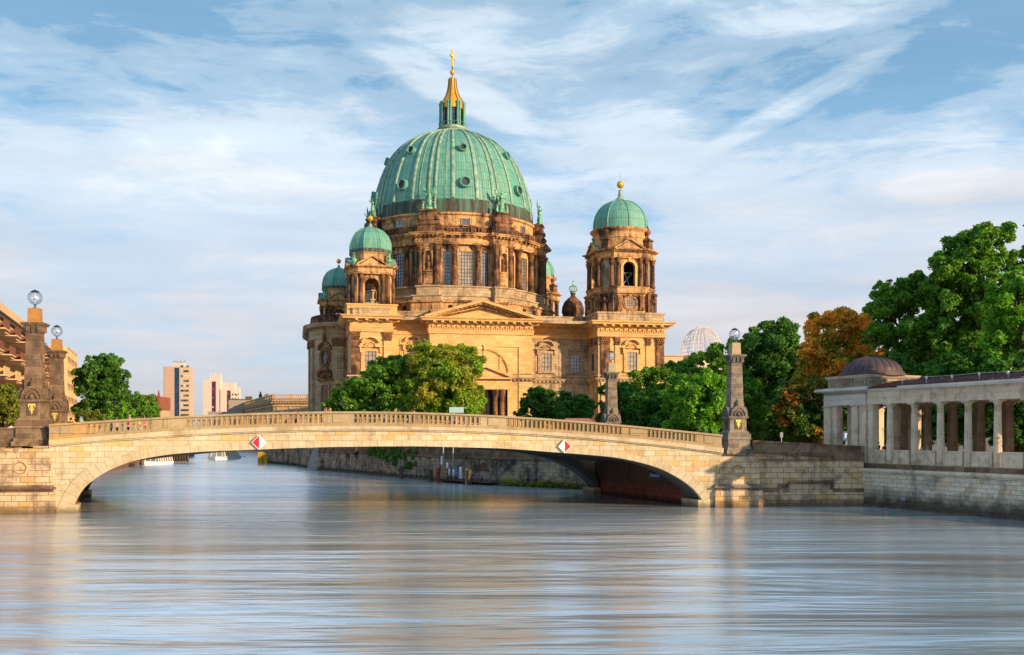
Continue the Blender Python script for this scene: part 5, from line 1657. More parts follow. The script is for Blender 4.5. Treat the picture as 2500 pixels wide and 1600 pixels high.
# ---- little crown turret between dome and right tower
tx, ty = fx(1399, 0), 0.0
k_ = (CY + tx * math.sin(CA)) / F
mb = MB(); mb.lathe([(3.4, 31), (3.4, 34.6), (3.0, 35.0), (2.7, 36.4), (2.9, 36.6), (3.0, 36.9), (2.9, 38.2), (2.3, 39.6), (1.4, 40.5), (.7, 41.0), (.55, 41.5), (.7, 41.7), (.55, 41.9)], 8, (tx, ty)); CB(mb, 'crown_turret', S_SOOT)
mb = MB(); mb.lathe([(.75, 41.9), (.8, 42.4)], 10, (tx, ty))
for q in range(8):
    a = 2 * math.pi * q / 8
    mb.tube([(tx + r * math.cos(a), ty + r * math.sin(a), z) for r, z in ((.8, 42.3), (1.1, 43.0), (.8, 43.6), (.1, 43.9))], .1, 5)
mb.ball((tx, ty, 44.1), .2); mb.lathe([(.06, 44.2), (.04, 45.4)], 5, (tx, ty)); mb.box(tx - .3, tx + .3, ty - .06, ty + .06, 44.8, 44.95)
CB(mb, 'copper_crown', STAT, True)

# ================================================================== COLONNADE
ang = math.atan2(-.928, .371)                 # direction of the colonnade, towards the viewer
EO = Vector((29.77, 86.3))                    # river-side near... corner of the pavilion (far end of the open row)
MC = T(EO.x, EO.y, 0, ang)                    # local x along the row towards the viewer, local -y = towards the river
colo = thing('colonnade', 'long stone colonnade of fluted columns with red metal roof and domed corner pavilion', 'colonnade', (EO.x, EO.y, 0), ang)
# local +y for this frame points to the land? x=(.371,-.928) -> y=(.928,.371): away from the river. good
ZB, ZT = 3.55, 8.46
LEN = 19.2
def fluted(x, y, z0, z1, r, parent, mt=None):
    mb = MB()
    seg = 40
    vs = []; fs = []
    H = [(z0, 1.0), (z0 + (z1 - z0) * .35, .985), (z0 + (z1 - z0) * .7, .90), (z1 - .42, .82)]
    for z, k in H:
        for i in range(seg):
            a = 2 * math.pi * i / seg
            rr = r * k * (1.0 if i % 2 else .90)
            vs.append((x + rr * math.cos(a), y + rr * math.sin(a), z))
    for j in range(len(H) - 1):
        for i in range(seg):
            fs.append((j * seg + i, j * seg + (i + 1) % seg, (j + 1) * seg + (i + 1) % seg, (j + 1) * seg + i))
    mb.add(vs, fs)
    o = mb.build('column', mt or C_COL, parent)
    mb = MB(); mb.lathe([(r * .84, z1 - .42), (r * .9, z1 - .40), (r * .86, z1 - .36), (r * .98, z1 - .26), (r * 1.22, z1 - .16), (r * 1.25, z1 - .13)], 24, (x, y)); mb.box(x - r * 1.32, x + r * 1.32, y - r * 1.32, y + r * 1.32, z1 - .13, z1)
    mb.build('capital', mt or C_STONE, o)
xs = [2.55 + 2.72 * i for i in range(7)]
for i, x in enumerate(xs):
    fluted(x, .36, ZB, ZT, .29, colo)
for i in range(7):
    fluted(xs[0] - 1.69 + 2.72 * i, 3.4, ZB, ZT, .29, colo, C_COL_SHADE)
    fluted(xs[0] - 2.32 + 2.72 * i, 6.4, ZB, ZT, .27, colo, C_COL_SHADE)
mb = MB(); mb.box(-.3, LEN, -.02, 7.2, 2.6, ZB); mb.build('floor', C_STONE, colo)
mb = MB(); mb.box(-.35, LEN, -.30, .62, 3.12, 3.53); mb.build('plinth', P_DARK, colo)
# breast-high panels between the columns with carved rings
prev = .55
for i, x in enumerate(xs):
    x0, x1 = prev, x - .42
    mb = MB(); mb.box(x0, x1, .24, .44, ZB, 4.55); mb.box(x0 - .02, x1 + .02, .18, .50, 4.55, 4.66); mb.box(x0, x1, .19, .24, ZB, 3.72)
    mb.box(x0, x0 + .1, .20, .24, 3.72, 4.55); mb.box(x1 - .1, x1, .20, .24, 3.72, 4.55)
    o = mb.build('parapet_panel', C_STONE, colo)
    mb = MB(); mb.lathe([(.17, 0), (.19, .03), (.22, .0)], 20, M=Matrix.Translation(((x0 + x1) / 2, .24, 4.22)) @ Matrix.Rotation(R(90), 4, 'X'), cap=False)
    mb.arch_ring(.28, .31, 4.16, .215, .24, (x0 + x1) / 2 + .0, 14, a0=R(190), a1=R(350))
    mb.build('carved_ring', C_STONE, o)
    prev = x + .42
# entablature
mb = MB()
mb.box(.2, LEN, .0, .72, ZT, ZT + .50); mb.box(.2, LEN, -.05, .75, ZT + .50, ZT + .56); mb.box(.2, LEN, .02, .72, ZT + .56, ZT + 1.08)
mb.box(.2, LEN, 3.05, 3.75, ZT, ZT + 1.0); mb.box(.2, LEN, 6.05, 6.75, ZT, ZT + 1.0)
mb.build('entablature', C_STONE, colo)
mb = MB(); mb.box(4.3, LEN, -.48, .7, ZT + 1.08, ZT + 1.20); mb.box(4.3, LEN, -.55, .7, ZT + 1.20, ZT + 1.36); mb.box(.2, 4.3, -.12, .7, ZT + 1.08, ZT + 1.3)
mb.build('cornice', S_WHITE if False else plain('pale_cornice', (.66, .60, .52), .8, 0, .15, .5), colo)
mb = MB(); mb.box(.2, LEN, .72, 6.1, ZT + .7, ZT + .95); mb.build('ceiling', C_STONE, colo)
mb = MB()
mb.add([(0.2, -.30, ZT + 1.37), (LEN, -.58, ZT + 1.37), (LEN, 3.4, ZT + 2.05), (.2, 3.4, ZT + 2.05), (0.2, 7.2, ZT + 1.37), (LEN, 7.2, ZT + 1.37)], [(0, 1, 2, 3), (3, 2, 5, 4), (0, 3, 4), (1, 5, 2)])
mb.box(.2, LEN, -.34, .0, ZT + 1.36, ZT + 1.44)
for i in range(40):
    x = .6 + i * .66
    if x < LEN: mb.add([(x, -.30, ZT + 1.38), (x + .05, -.30, ZT + 1.38), (x + .05, 3.4, ZT + 2.1), (x, 3.4, ZT + 2.1), (x, -.30, ZT + 1.43), (x + .05, -.30, ZT + 1.43), (x + .05, 3.4, ZT + 2.15), (x, 3.4, ZT + 2.15)], [(4, 5, 6, 7), (0, 4, 7, 3), (1, 2, 6, 5)])
mb.build('roof', ROOFR, colo)
# lightning wire with small holders along the roof edge
mb = MB()
P = [(4.0 + i * 2.6, .3, ZT + 1.95 + (.05 if i % 2 else 0)) for i in range(6)]
mb.tube(P, .012, 4)
for p in P:
    mb.tube([(p[0], p[1], ZT + 1.42), p], .02, 4); mb.box(p[0] - .06, p[0] + .06, p[1] - .06, p[1] + .06, p[2] - .16, p[2] + .05)
mb.build('roof_wire', WHITE, colo)
# pavilion at the far end
pw, pd = 5.35, 6.05
mb = MB()
def pillar(x0, x1, y0, y1):
    mb.box(x0, x1, y0, y1, ZB - .3, ZT - .30); mb.box(x0 - .04, x1 + .04, y0 - .04, y1 + .04, ZT - .42, ZT - .30); mb.box(x0 + .0, x1 - .0, y0, y1, ZT - .3, ZT - .12); mb.box(x0 - .08, x1 + .08, y0 - .08, y1 + .08, ZT - .12, ZT)
for x0, x1, y0, y1 in ((-.75, .05, 0, .8), (.15, .75, .12, .8), (-1.75, -.95, .0, .8), (-pw, -pw + .9, 0, .8), (-pw + .95, -pw + 1.55, .15, .8), (-pw, -pw + .8, pd - .8, pd), (-.75, .05, pd - .8, pd), (.0, .7, 2.7, 3.7), (-pw, -pw + .8, 2.6, 3.4)):
    pillar(x0, x1, y0, y1)
mb.build('pavilion_pillars', C_STONE, colo)
mb = MB()
q = [(-pw, 0), (.05, 0), (.05, pd), (-pw, pd)]
mb.sweep(q, [(-.8, ZT), (0, ZT), (0, ZT + .5), (.06, ZT + .5), (.06, ZT + .56), (0, ZT + .57), (0, ZT + 1.1), (.5, ZT + 1.2), (.58, ZT + 1.25), (.58, ZT + 1.45), (-.1, ZT + 1.55)])
mb.prism(q, ZT + .9, ZT + 1.45)
mb.build('pavilion_entablature', MATS['pale_cornice'], colo)
mb = MB()
q2 = [(-pw + .25, .25), (-.2, .25), (-.2, pd - .25), (-pw + .25, pd - .25)]
mb.sweep(q2, [(0, ZT + 1.45), (0, ZT + 2.25), (.12, ZT + 2.32), (.2, ZT + 2.45), (.2, ZT + 2.55), (-1.5, ZT + 2.62)])
mb.prism(q2, ZT + 1.5, ZT + 2.5)
for M_, L_ in ((T(-pw + .25, .25), 4.9), (T(-.2, .25, 0, math.pi / 2), 5.5)):
    for i in range(3):
        x0 = .2 + i * L_ / 3; x1 = x0 + L_ / 3 - .3
        mb.box(x0, x1, -.05, 0, ZT + 1.62, ZT + 1.68, M_); mb.box(x0, x1, -.05, 0, ZT + 2.08, ZT + 2.14, M_); mb.box(x0, x0 + .06, -.05, 0, ZT + 1.68, ZT + 2.08, M_); mb.box(x1 - .06, x1, -.05, 0, ZT + 1.68, ZT + 2.08, M_)
mb.build('attic', stone('attic_stone', (.52, .44, .31), (.60, .52, .38), (.3, .25, .2), 2.2, .5, .008, (.35, .22, .10), .6, .52, .9, .3, .2), colo)
pvc = (-pw / 2, pd / 2)
PC = copper('brown_copper', (.085, .05, .055), (.03, .02, .022), (.14, .09, .09), .7)
mb = MB(); mb.lathe([(2.95, ZT + 2.5), (2.95, ZT + 2.62), (2.85, ZT + 2.64), (2.82, ZT + 2.76), (2.7, ZT + 2.78), (2.66, ZT + 2.9), (2.52, ZT + 2.92)], 48, pvc, cap=False)
rs = 3.05
mb.lathe([(2.52, ZT + 2.90)] + [(2.5 * math.cos(R(a)), ZT + 2.92 + 1.35 * math.sin(R(a))) for a in range(0, 90, 9)] + [(.02, ZT + 4.28)], 48, pvc, cap=False); mb.build('pavilion_dome', PC, colo, True)
for k in range(24):
    a = 2 * math.pi * k / 24
    mb = MB(); mb.tube([(pvc[0] + 2.52 * math.cos(R(b)) * math.cos(a), pvc[1] + 2.52 * math.cos(R(b)) * math.sin(a), ZT + 2.93 + 1.36 * math.sin(R(b))) for b in range(0, 88, 11)], .028, 4); mb.build('dome_seam', PC, colo)
# quay wall below the colonnade
qw = thing('quay_wall', 'tall pale block quay wall with rounded coping and algae line under the colonnade', 'wall', (29.2, 85.35, 0), ang)
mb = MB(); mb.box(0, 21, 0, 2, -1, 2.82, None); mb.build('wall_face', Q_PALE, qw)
mb = MB()
pf = [(0.02, 2.72), (.1, 2.75), (.1, 2.82), (.26, 2.86), (.32, 2.95), (.32, 3.05), (.24, 3.12), (-1.2, 3.14)]
mb.sweep([(-.1, 0), (21, 0)], pf, closed=False, caps=True); mb.build('coping', C_STONE, qw)
mb = MB(); mb.box(4.55, 4.95, -.06, 0, .72, 1.0); mb.build('wall_plate', GREYM, qw)
mb = MB(); mb.box(-.1, 21, -.16, .0, -1, .16); mb.build('footing', WOOD, qw)
# buoy and bottle
p = at(2163.6, 1253, 76.5)
b = thing('buoy', 'small round cream buoy floating beside the quay wall', 'buoy', (p.x, p.y, 0))
mb = MB(); mb.ball((0, 0, .10), .14, None, 16, 10); mb.build('float', WOODL, b, True)
mb = MB(); mb.lathe([(.02, .22), (.02, .3)], 6); mb.build('eyelet', IRON, b)
mb = MB(); mb.lathe([(.001, -.2), (.07, -.2), (.07, .1), (.025, .18), (.025, .26), (.001, .26)], 10, M=Matrix.Translation((p.x + .42, p.y - .1, .05)) @ Matrix.Rotation(R(75), 4, 'Y'))
tag(mb.build('bottle', plain('green_glass', (.02, .25, .06), .2, 0, .05), None, True), 'green bottle floating next to the cream buoy', 'bottle')

# ================================================================== STREET SIGNS
def post_sign(px, py0, py1, Y, m, w, h, label, mark=True):
    a = at(px, py0, Y)
    t = thing('street_sign', label, 'sign', (a.x, a.y, 3.15), 0)
    zt = a.z - 3.15
    mb = MB(); mb.lathe([(.05, 0), (.05, zt)], 8); mb.build('post', GREYM, t, True)
    mb = MB(); mb.box(-w / 2, w / 2, -.10, -.05, zt - h, zt); o = mb.build('sign_plate', m, t)
    if mark:
        mb = MB(); mb.box(-.2, -.04, -.12, -.11, zt - .62, zt - .15); mb.box(-.02, .2, -.12, -.11, zt - .3, zt - .15); mb.box(.08, .2, -.12, -.11, zt - .55, zt - .38); mb.build('pictogram', WHITE, o)
post_sign(2066.5, 1054, 1090, 97, BLUEP, .75, .85, 'square blue street sign with white pictogram seen between the pavilion pillars')
post_sign(1907.5, 1056, 1075, 100, GREYM, .28, .5, 'narrow grey sign post behind the dark parapet near the pavilion', False)

# ================================================================== TREES
def leaf_mat(name, cols, autumn=None):
    m, t, b = base_mat(name)
    g = t.node('ShaderNodeNewGeometry'); tc = t.node('ShaderNodeTexCoord')
    r = g.outputs['Random Per Island']
    c = t.ramp(r, [(0, cols[0]), (.45, cols[1]), (1, cols[2])])
    n = t.noise(tc.outputs['Object'], .35, 3, .6)
    c = t.mix(1.0, c, t.ramp(n, [(.3, .65), (.7, 1.35)]), 'MULTIPLY')
    if autumn:
        n2 = t.noise(tc.outputs['Object'], autumn[2], 4, .6)
        n2 = t.math('ADD', n2, t.math('MULTIPLY', t.math('SUBTRACT', r, .5), .22))
        k = t.ramp(n2, [(autumn[1], 0), (autumn[1] + .08, 1)])
        c = t.mix(k, c, t.mix(r, autumn[0], autumn[3] if len(autumn) > 3 else autumn[0]))
    t.set(b.inputs['Base Color'], c)
    b.inputs['Roughness'].default_value = .55; b.inputs['Specular IOR Level'].default_value = .3
    tr = t.node('ShaderNodeBsdfTranslucent')
    t.set(tr.inputs[0], t.mix(1.0, c, (1.6, 1.9, .6), 'MULTIPLY'))
    mx = t.node('ShaderNodeMixShader'); mx.inputs[0].default_value = .34
    t.l.new(b.outputs[0], mx.inputs[1]); t.l.new(tr.outputs[0], mx.inputs[2])
    t.l.new(mx.outputs[0], t.n['Material Output'].inputs[0])
    return m
LF = {
 'green': leaf_mat('leaf_green', [(.05, .14, .015), (.11, .26, .022), (.25, .42, .045)]),
 'dark': leaf_mat('leaf_dark', [(.035, .11, .018), (.07, .19, .025), (.14, .29, .04)]),
 'bright': leaf_mat('leaf_bright', [(.08, .21, .015), (.15, .35, .025), (.28, .50, .05)]),
 'yellow': leaf_mat('leaf_yellowing', [(.10, .22, .015), (.19, .34, .025), (.34, .45, .04)], ((.58, .44, .06), .47, .22, (.28, .31, .03))),
 'orange': leaf_mat('leaf_autumn', [(.10, .20, .015), (.19, .29, .02), (.30, .34, .03)], ((.95, .62, .09), .44, .20, (.90, .28, .03))),
 'rust': leaf_mat('leaf_rust', [(.04, .12, .02), (.08, .18, .03), (.13, .24, .04)], ((.55, .15, .03), .50, .26, (.48, .2, .025))),
 'bush': leaf_mat('leaf_bush', [(.10, .16, .02), (.20, .24, .03), (.32, .32, .05)]),
}
BARK = stone('bark', (.09, .065, .045), (.12, .085, .06), (.05, .035, .025), .25, 1.6, .05, (.04, .03, .02), .6, .5, 1.5, .9, .6)
def crown_mesh(name, clumps, leaf, per, seed, mat, parent, sub=7):
    """clumps: (x, y, z, r).  Every clump carries smaller tufts; leaves lie over the tufts, tilted outwards"""
    rg = np.random.default_rng(seed)
    cs = np.array(clumps, dtype=float)
    if sub:
        nb = len(cs) * sub
        pi = np.repeat(np.arange(len(cs)), sub)
        dd = rg.normal(size=(nb, 3)); dd /= np.linalg.norm(dd, axis=1)[:, None]
        dd[:, 2] = np.where(rg.random(nb) < .35, np.abs(dd[:, 2]), dd[:, 2])
        pos = cs[pi, :3] + dd * (cs[pi, 3] * rg.uniform(.62, 1.0, nb))[:, None]
        cs2 = np.concatenate([pos, (cs[pi, 3] * rg.uniform(.26, .46, nb))[:, None]], 1)
        core = cs.copy(); core[:, 3] *= .72
        cs = np.concatenate([cs2, core], 0)
        w = cs[:, 3] ** 2; w[nb:] *= .40
    else:
        w = cs[:, 3] ** 2
    tot = int(per)
    idx = rg.choice(len(cs), size=tot, p=w / w.sum())
    d = rg.normal(size=(tot, 3)); d /= np.linalg.norm(d, axis=1)[:, None]
    flip = rg.random(tot) < .45
    d[:, 2] = np.where(flip, np.abs(d[:, 2]), d[:, 2])
    rad = cs[idx, 3] * (0.55 + .62 * rg.random(tot) ** .8)
    c = cs[idx, :3] + d * rad[:, None] * np.array([1, 1, .8])
    n = d + rg.normal(size=(tot, 3)) * .6; n[:, 2] += .3
    n /= np.linalg.norm(n, axis=1)[:, None]
    u = np.cross(n, rg.normal(size=(tot, 3))); u /= np.linalg.norm(u, axis=1)[:, None]
    v = np.cross(n, u)
    s = leaf * (.5 + .9 * rg.random(tot))
    a = u * s[:, None]; b = v * (s * .5)[:, None]
    tip = n * (s * -.22)[:, None]
    P = np.stack([c - a + tip, c - a * .1 - b, c + a + tip, c - a * .1 + b], 1).reshape(-1, 3)
    me = bpy.data.meshes.new(name)
    me.vertices.add(tot * 4); me.vertices.foreach_set('co', P.astype(np.float32).ravel())
    me.loops.add(tot * 4); me.loops.foreach_set('vertex_index', np.arange(tot * 4, dtype=np.int32))
    me.polygons.add(tot); me.polygons.foreach_set('loop_start', np.arange(0, tot * 4, 4, dtype=np.int32))
    me.update(calc_edges=True); me.materials.append(mat); me.validate()
    o = bpy.data.objects.new(name, me); COL.objects.link(o); o.parent = parent
    return o
GREEN_GRP = 'trees along the river'
def tree(label, px, top, halfw, Y, kind, ground=3.15, bottom=None, leaf=.34, dens=1.0, seed=1, nclump=26, shape=1.0, cat='tree', name='tree', trunk_show=.25, group=GREEN_GRP, cr=.34):
    """px = photo column of the trunk, top = photo row of the top, halfw = half width in photo pixels, Y = distance"""
    rr = random.Random(seed)
    leaf *= .70
    k = Y / F
    X = (px - 1250) * k; zt = CAMZ + (1062 - top) * k; R0_ = halfw * k
    zb = ground + (zt - ground) * trunk_show if bottom is None else CAMZ + (1062 - bottom) * k
    t = thing(name, label, cat, (X, Y, ground), 0, group)
    H = (zt - zb) / 2; cz = (zt + zb) / 2 - ground
    cl = []
    nclump = int(nclump * 1.7); cr = cr * .78
    for i in range(nclump):
        for _ in range(40):
            z = rr.uniform(-.92, .84); th = rr.uniform(0, 2 * math.pi)
            env = (1 - abs(z) ** (2.1 if z > 0 else 4.5)) ** .5
            q = env * rr.uniform(.62, .84) if rr.random() < .8 else env * rr.uniform(.1, .6)
            x = math.cos(th) * q; y = math.sin(th) * q
            if all((x - c[4]) ** 2 + (y - c[5]) ** 2 + (z - c[6]) ** 2 > .075 for c in cl): break
        r = rr.uniform(.7, 1.3) * cr * min(R0_, H * 1.25)
        jag = rr.uniform(.9, 1.1)
        cl.append((x * R0_ * jag, y * R0_ * .9 * jag, cz + z * H * .93, r, x, y, z))
    cl.append((0, 0, cz + H * .66, .34 * min(R0_, H), 0, 0, 9)); cl.append((0, 0, cz, .5 * min(R0_, H), 0, 0, 9)); cl.append((0, 0, cz - H * .45, .45 * min(R0_, H), 0, 0, 9))
    clumps = [c[:4] for c in cl]
    area = sum(c[3] ** 2 for c in clumps) * 12.5
    n = int(min(110000, area * 1.9 / (leaf * leaf) * dens))
    crown_mesh('crown', clumps, leaf, n, seed, LF[kind], t)
    mb = MB()
    r0 = (.035 if cat == 'tree' else .012) * (zt - ground)
    mb.tube([(0, 0, -.3), (.05 * R0_, 0, cz * .35), (0, .03 * R0_, cz * .8), (0, 0, cz + H * .5)], r0, 8, r1=r0 * .25)
    for i in range(9):
        c = clumps[rr.randrange(len(clumps) - 2)]
        z0 = cz * .55 + rr.random() * H * .6
        mb.tube([(0, 0, z0), (c[0] * .5, c[1] * .5, (z0 + c[2]) / 2 + .1 * H), (c[0] * .8, c[1] * .8, c[2])], r0 * .38, 6, r1=r0 * .10)
    mb.build('trunk', BARK, t, True)
    return t
# in front of the cathedral
tree('large yellowing chestnut in front of the cathedral portal', 1080, 838, 110, 150, 'yellow', bottom=1035, seed=3, leaf=.36, nclump=34)
tree('plain green tree left of the yellowing chestnut', 950, 878, 92, 152, 'green', bottom=1040, seed=4, leaf=.36, nclump=26)
tree('low green tree reaching furthest left in front of the cathedral', 868, 945, 78, 153, 'green', bottom=1045, seed=5, leaf=.34, nclump=20)
tree('small dark tree right of the portal behind the parapet', 1318, 946, 58, 158, 'dark', bottom=1050, seed=6, leaf=.32, nclump=18)
tree('low dark green tree left of the rear obelisk', 1408, 962, 62, 152, 'dark', bottom=1060, seed=7, leaf=.32, nclump=18)
tree('dark round tree directly right of the rear obelisk', 1512, 930, 62, 148, 'dark', bottom=1070, seed=8, leaf=.33, nclump=18)
tree('leafy green tree standing before the right tower block', 1590, 892, 72, 172, 'green', bottom=1060, seed=9, leaf=.36, nclump=22)
tree('tall green tree rising in front of the latticed dome', 1668, 866, 66, 178, 'green', bottom=1070, seed=10, leaf=.38, nclump=26)
tree('bright green tree left of the right-hand obelisk', 1700, 915, 92, 132, 'bright', bottom=1078, seed=11, leaf=.36, nclump=26)
tree('green tree just right of the right-hand obelisk', 1826, 925, 46, 138, 'green', bottom=1080, seed=12, leaf=.33, nclump=16)
tree('big dark green chestnut between the obelisk and the autumn tree', 1895, 768, 118, 152, 'dark', bottom=1085, seed=13, leaf=.38, nclump=38, cr=.30)
tree('autumn chestnut with orange crown left of the pavilion dome', 2045, 758, 115, 134, 'orange', bottom=1000, seed=14, leaf=.36, nclump=34, cr=.30)
tree('rust and green tree behind the left pavilion pillars', 1975, 920, 88, 128, 'rust', bottom=1085, seed=15, leaf=.34, nclump=24)
tree('green treetop between the autumn tree and the tall plane tree', 2100, 752, 52, 150, 'yellow', bottom=960, seed=16, leaf=.36, nclump=16)
tree('tall green plane tree rising behind the pavilion dome', 2225, 655, 125, 124, 'green', bottom=1000, seed=17, leaf=.34, nclump=44, cr=.27)
tree('tallest plane tree at the upper right edge', 2390, 528, 135, 118, 'green', bottom=960, seed=18, leaf=.34, nclump=52, cr=.27)
tree('bright green plane tree at the right edge above the colonnade', 2485, 640, 95, 104, 'bright', bottom=940, seed=19, leaf=.31, nclump=34, cr=.28)
tree('plane tree cut off by the right edge, its top highest of all', 2560, 505, 95, 122, 'green', bottom=900, seed=29, leaf=.34, nclump=30, cr=.28)
tree('dark bushy tree seen through the left end of the colonnade', 2190, 860, 90, 112, 'dark', bottom=1100, seed=20, leaf=.34, nclump=24)
tree('dark bushy tree behind the middle columns', 2330, 850, 95, 106, 'dark', bottom=1100, seed=21, leaf=.34, nclump=24)
tree('dark bushy tree behind the rightmost columns', 2480, 850, 95, 100, 'dark', bottom=1100, seed=22, leaf=.34, nclump=24)
tree('dark tree filling the gap behind the rust coloured tree', 1950, 860, 100, 165, 'dark', bottom=1100, seed=40, leaf=.38, nclump=26)
tree('dark tree behind the right-hand obelisk pedestal', 1800, 940, 90, 165, 'dark', bottom=1100, seed=41, leaf=.38, nclump=22)
tree('dark tree in the shade behind the pavilion', 2090, 860, 90, 145, 'dark', bottom=1100, seed=42, leaf=.38, nclump=24)
tree('dark tree between the bright green tree and the rear obelisk', 1600, 960, 90, 160, 'dark', bottom=1100, seed=43, leaf=.36, nclump=22)
tree('dark green tree touching the lattice dome behind the right-hand obelisk', 1790, 812, 78, 170, 'green', bottom=1080, seed=44, leaf=.37, nclump=24)
tree('leafy tree covering the foot of the lattice dome', 1738, 840, 50, 180, 'green', bottom=1060, seed=46, leaf=.37, nclump=18)
# left bank
tree('broad dark green tree on the left bank right of the apartment block', 250, 866, 72, 205, 'dark', 4.4, bottom=1030, seed=23, leaf=.42, nclump=34)
tree('smaller green tree in front of the red roofed church', 345, 962, 50, 215, 'green', 4.4, bottom=1040, seed=24, leaf=.40, nclump=20, dens=.7)
tree('yellow green bush behind the left end of the parapet', 222, 1003, 46, 125, 'bush', 4.4, bottom=1045, seed=25, leaf=.26, nclump=16, cat='bush', name='bush', trunk_show=.1)
tree('yellow green street tree at the left edge beneath the balconies', 6, 938, 42, 112, 'bush', 4.4, bottom=1040, seed=26, leaf=.28, nclump=20)
tree('leafy green tree at the left edge of the bank behind the obelisk', 300, 985, 34, 190, 'bright', 4.4, bottom=1045, seed=27, leaf=.36, nclump=12)
# ivy over the quay wall
cl = []
rr = random.Random(5)
for px in range(905, 1020, 5):
    r_ = on_quay(px, .15)
    if r_ is None: continue
    p, _ = r_
    w_ = max(0, 1 - abs(px - 985) / 60)
    for j in range(2): cl.append((p.x + rr.uniform(-.2, .2), p.y, 3.9 - rr.random() * (1.0 + 1.9 * w_), rr.uniform(.3, .5)))
o = crown_mesh('hanging_ivy', cl, .2, 3600, 5, LF['dark'], None, 0)
tag(o, 'dark ivy hanging over the quay wall below the bridge', 'ivy')
cl = []
for px in range(1230, 1430, 6):
    r_ = on_quay(px, .45)
    if r_ is None: continue
    p, _ = r_
    cl.append((p.x, p.y, .15 + .4 * rr.random(), rr.uniform(.15, .4)))
o = crown_mesh('waterline_weeds', cl, .12, 2400, 6, LF['bush'], None, 0); o['kind'] = 'stuff'

tree('unseen round tree added right of the colonnade to shade its inner columns', 2970, 640, 250, 71, 'dark', bottom=1060, seed=50, leaf=.4, nclump=26)  # added out of view to keep the sun off the inner columns

# ================================================================== LEFT BANK: apartment building
RND = plain('render_warm', (.66, .40, .17), .8, 0, .08)
BRN = plain('balcony_brown', (.20, .065, .03), .7, 0, .15)
PALE = plain('render_pale', (.70, .46, .24), .8, 0, .08)
MANS = copper('mansard_glass', (.05, .14, .28), (.25, .28, .30), (.10, .18, .30), .8)
MANS.node_tree.nodes['Principled BSDF'].inputs['Metallic'].default_value = .5
MANS.node_tree.nodes['Principled BSDF'].inputs['Roughness'].default_value = .2
fa = Vector((-70, 140)); fb = Vector((-105.4, 246))
fd = (fb - fa).normalized(); fL = (fb - fa).length
apt = thing('apartment_building', 'warm coloured riverside apartment block with brown balconies and glazed mansard roof', 'building', (fb.x, fb.y, 4.4), math.atan2(-fd.y, -fd.x))
# local x runs from the far end towards the viewer, local +y ... faces: river side is local +y or -y?
rv = Vector((fd.y, -fd.x))      # to the right of travel away = river side
lx = -fd; ly = Vector((-lx.y, lx.x))
SG = 1 if ly.dot(rv) > 0 else -1     # sign of local y that faces the river
def AB(x0, x1, o0, o1, z0, z1, mb):
    y0, y1 = sorted((SG * o0, SG * o1)); mb.box(x0, x1, y0, y1, z0, z1)
nfl = 7; fh = 2.95; HM = 18.2
H = nfl * fh
XE = fL + 45
mb = MB(); AB(0, 28, -15, 0, 0, H, mb); AB(28, 62, -15, -.6, 0, HM, mb); AB(62, XE, -15, -.4, 0, HM, mb); mb.build('wall', RND, apt)
mb = MB()
for i in range(0, 8):
    AB(i * 3.5 - .15, i * 3.5 + .15, 0, .9, 0, H, mb)
for f in range(nfl + 1): AB(-.15, 24.6, 0, .9, f * fh - .12, f * fh + .12, mb)
mb.build('loggia_grid', PALE, apt)
for f in range(nfl):
    for i in range(7):
        x = i * 3.5 + .15
        mb = MB(); AB(x + .5, x + 2.8, -.05, .03, f * fh + .2, f * fh + 2.5, mb); o = mb.build('window', GLASSD, apt)
        mb = MB(); AB(x, x + 3.2, .75, .82, f * fh + .12, f * fh + 1.1, mb); mb.build('balcony_railing', BRN, apt)
for f in range(nfl - 1):
    for i in range(9):
        x = 29.5 + i * 3.6
        mb = MB(); AB(x, x + 1.8, -.7, -.5, f * fh + .8, f * fh + 2.4, mb); mb.build('window', BRN, apt)
        mb = MB(); AB(x - .3, x + 2.1, -.6, .1, f * fh + .5, f * fh + .7, mb); AB(x - .3, x + 2.1, -.1, .0, f * fh + .7, f * fh + 1.5, mb); mb.build('balcony_railing', BRN if (i + f) % 3 else PALE, apt)
rr = random.Random(2)
for f in range(nfl - 1):
    nb = int((XE - 62) / 5.2)
    for i in range(nb):
        x = 63 + i * 5.2; off = .5 if (i + f) % 2 else 1.3
        mb = MB(); AB(x, x + 4.4, -.4, off + 1.1, f * fh + .08, f * fh + .24, mb); o = mb.build('balcony_slab', PALE, apt)
        mb = MB(); AB(x + .1, x + 4.3, off + .9, off + 1.08, f * fh + .24, f * fh + 1.3, mb); AB(x, x + .12, -.4, off + 1.0, f * fh + .24, f * fh + 1.3, mb)
        mb.build('balcony_railing', BRN if (i * 3 + f) % 6 else RND, apt)
        mb = MB(); AB(x + .7, x + 3.6, -.42, -.34, f * fh + .35, f * fh + 2.5, mb); mb.build('window', GLASSD, apt)
mb = MB(); AB(62, XE, -1.2, .5, HM, HM + .3, mb); AB(64, XE, .2, .5, HM + .3, HM + 1.1, mb); mb.build('roof_terrace', PALE, apt)
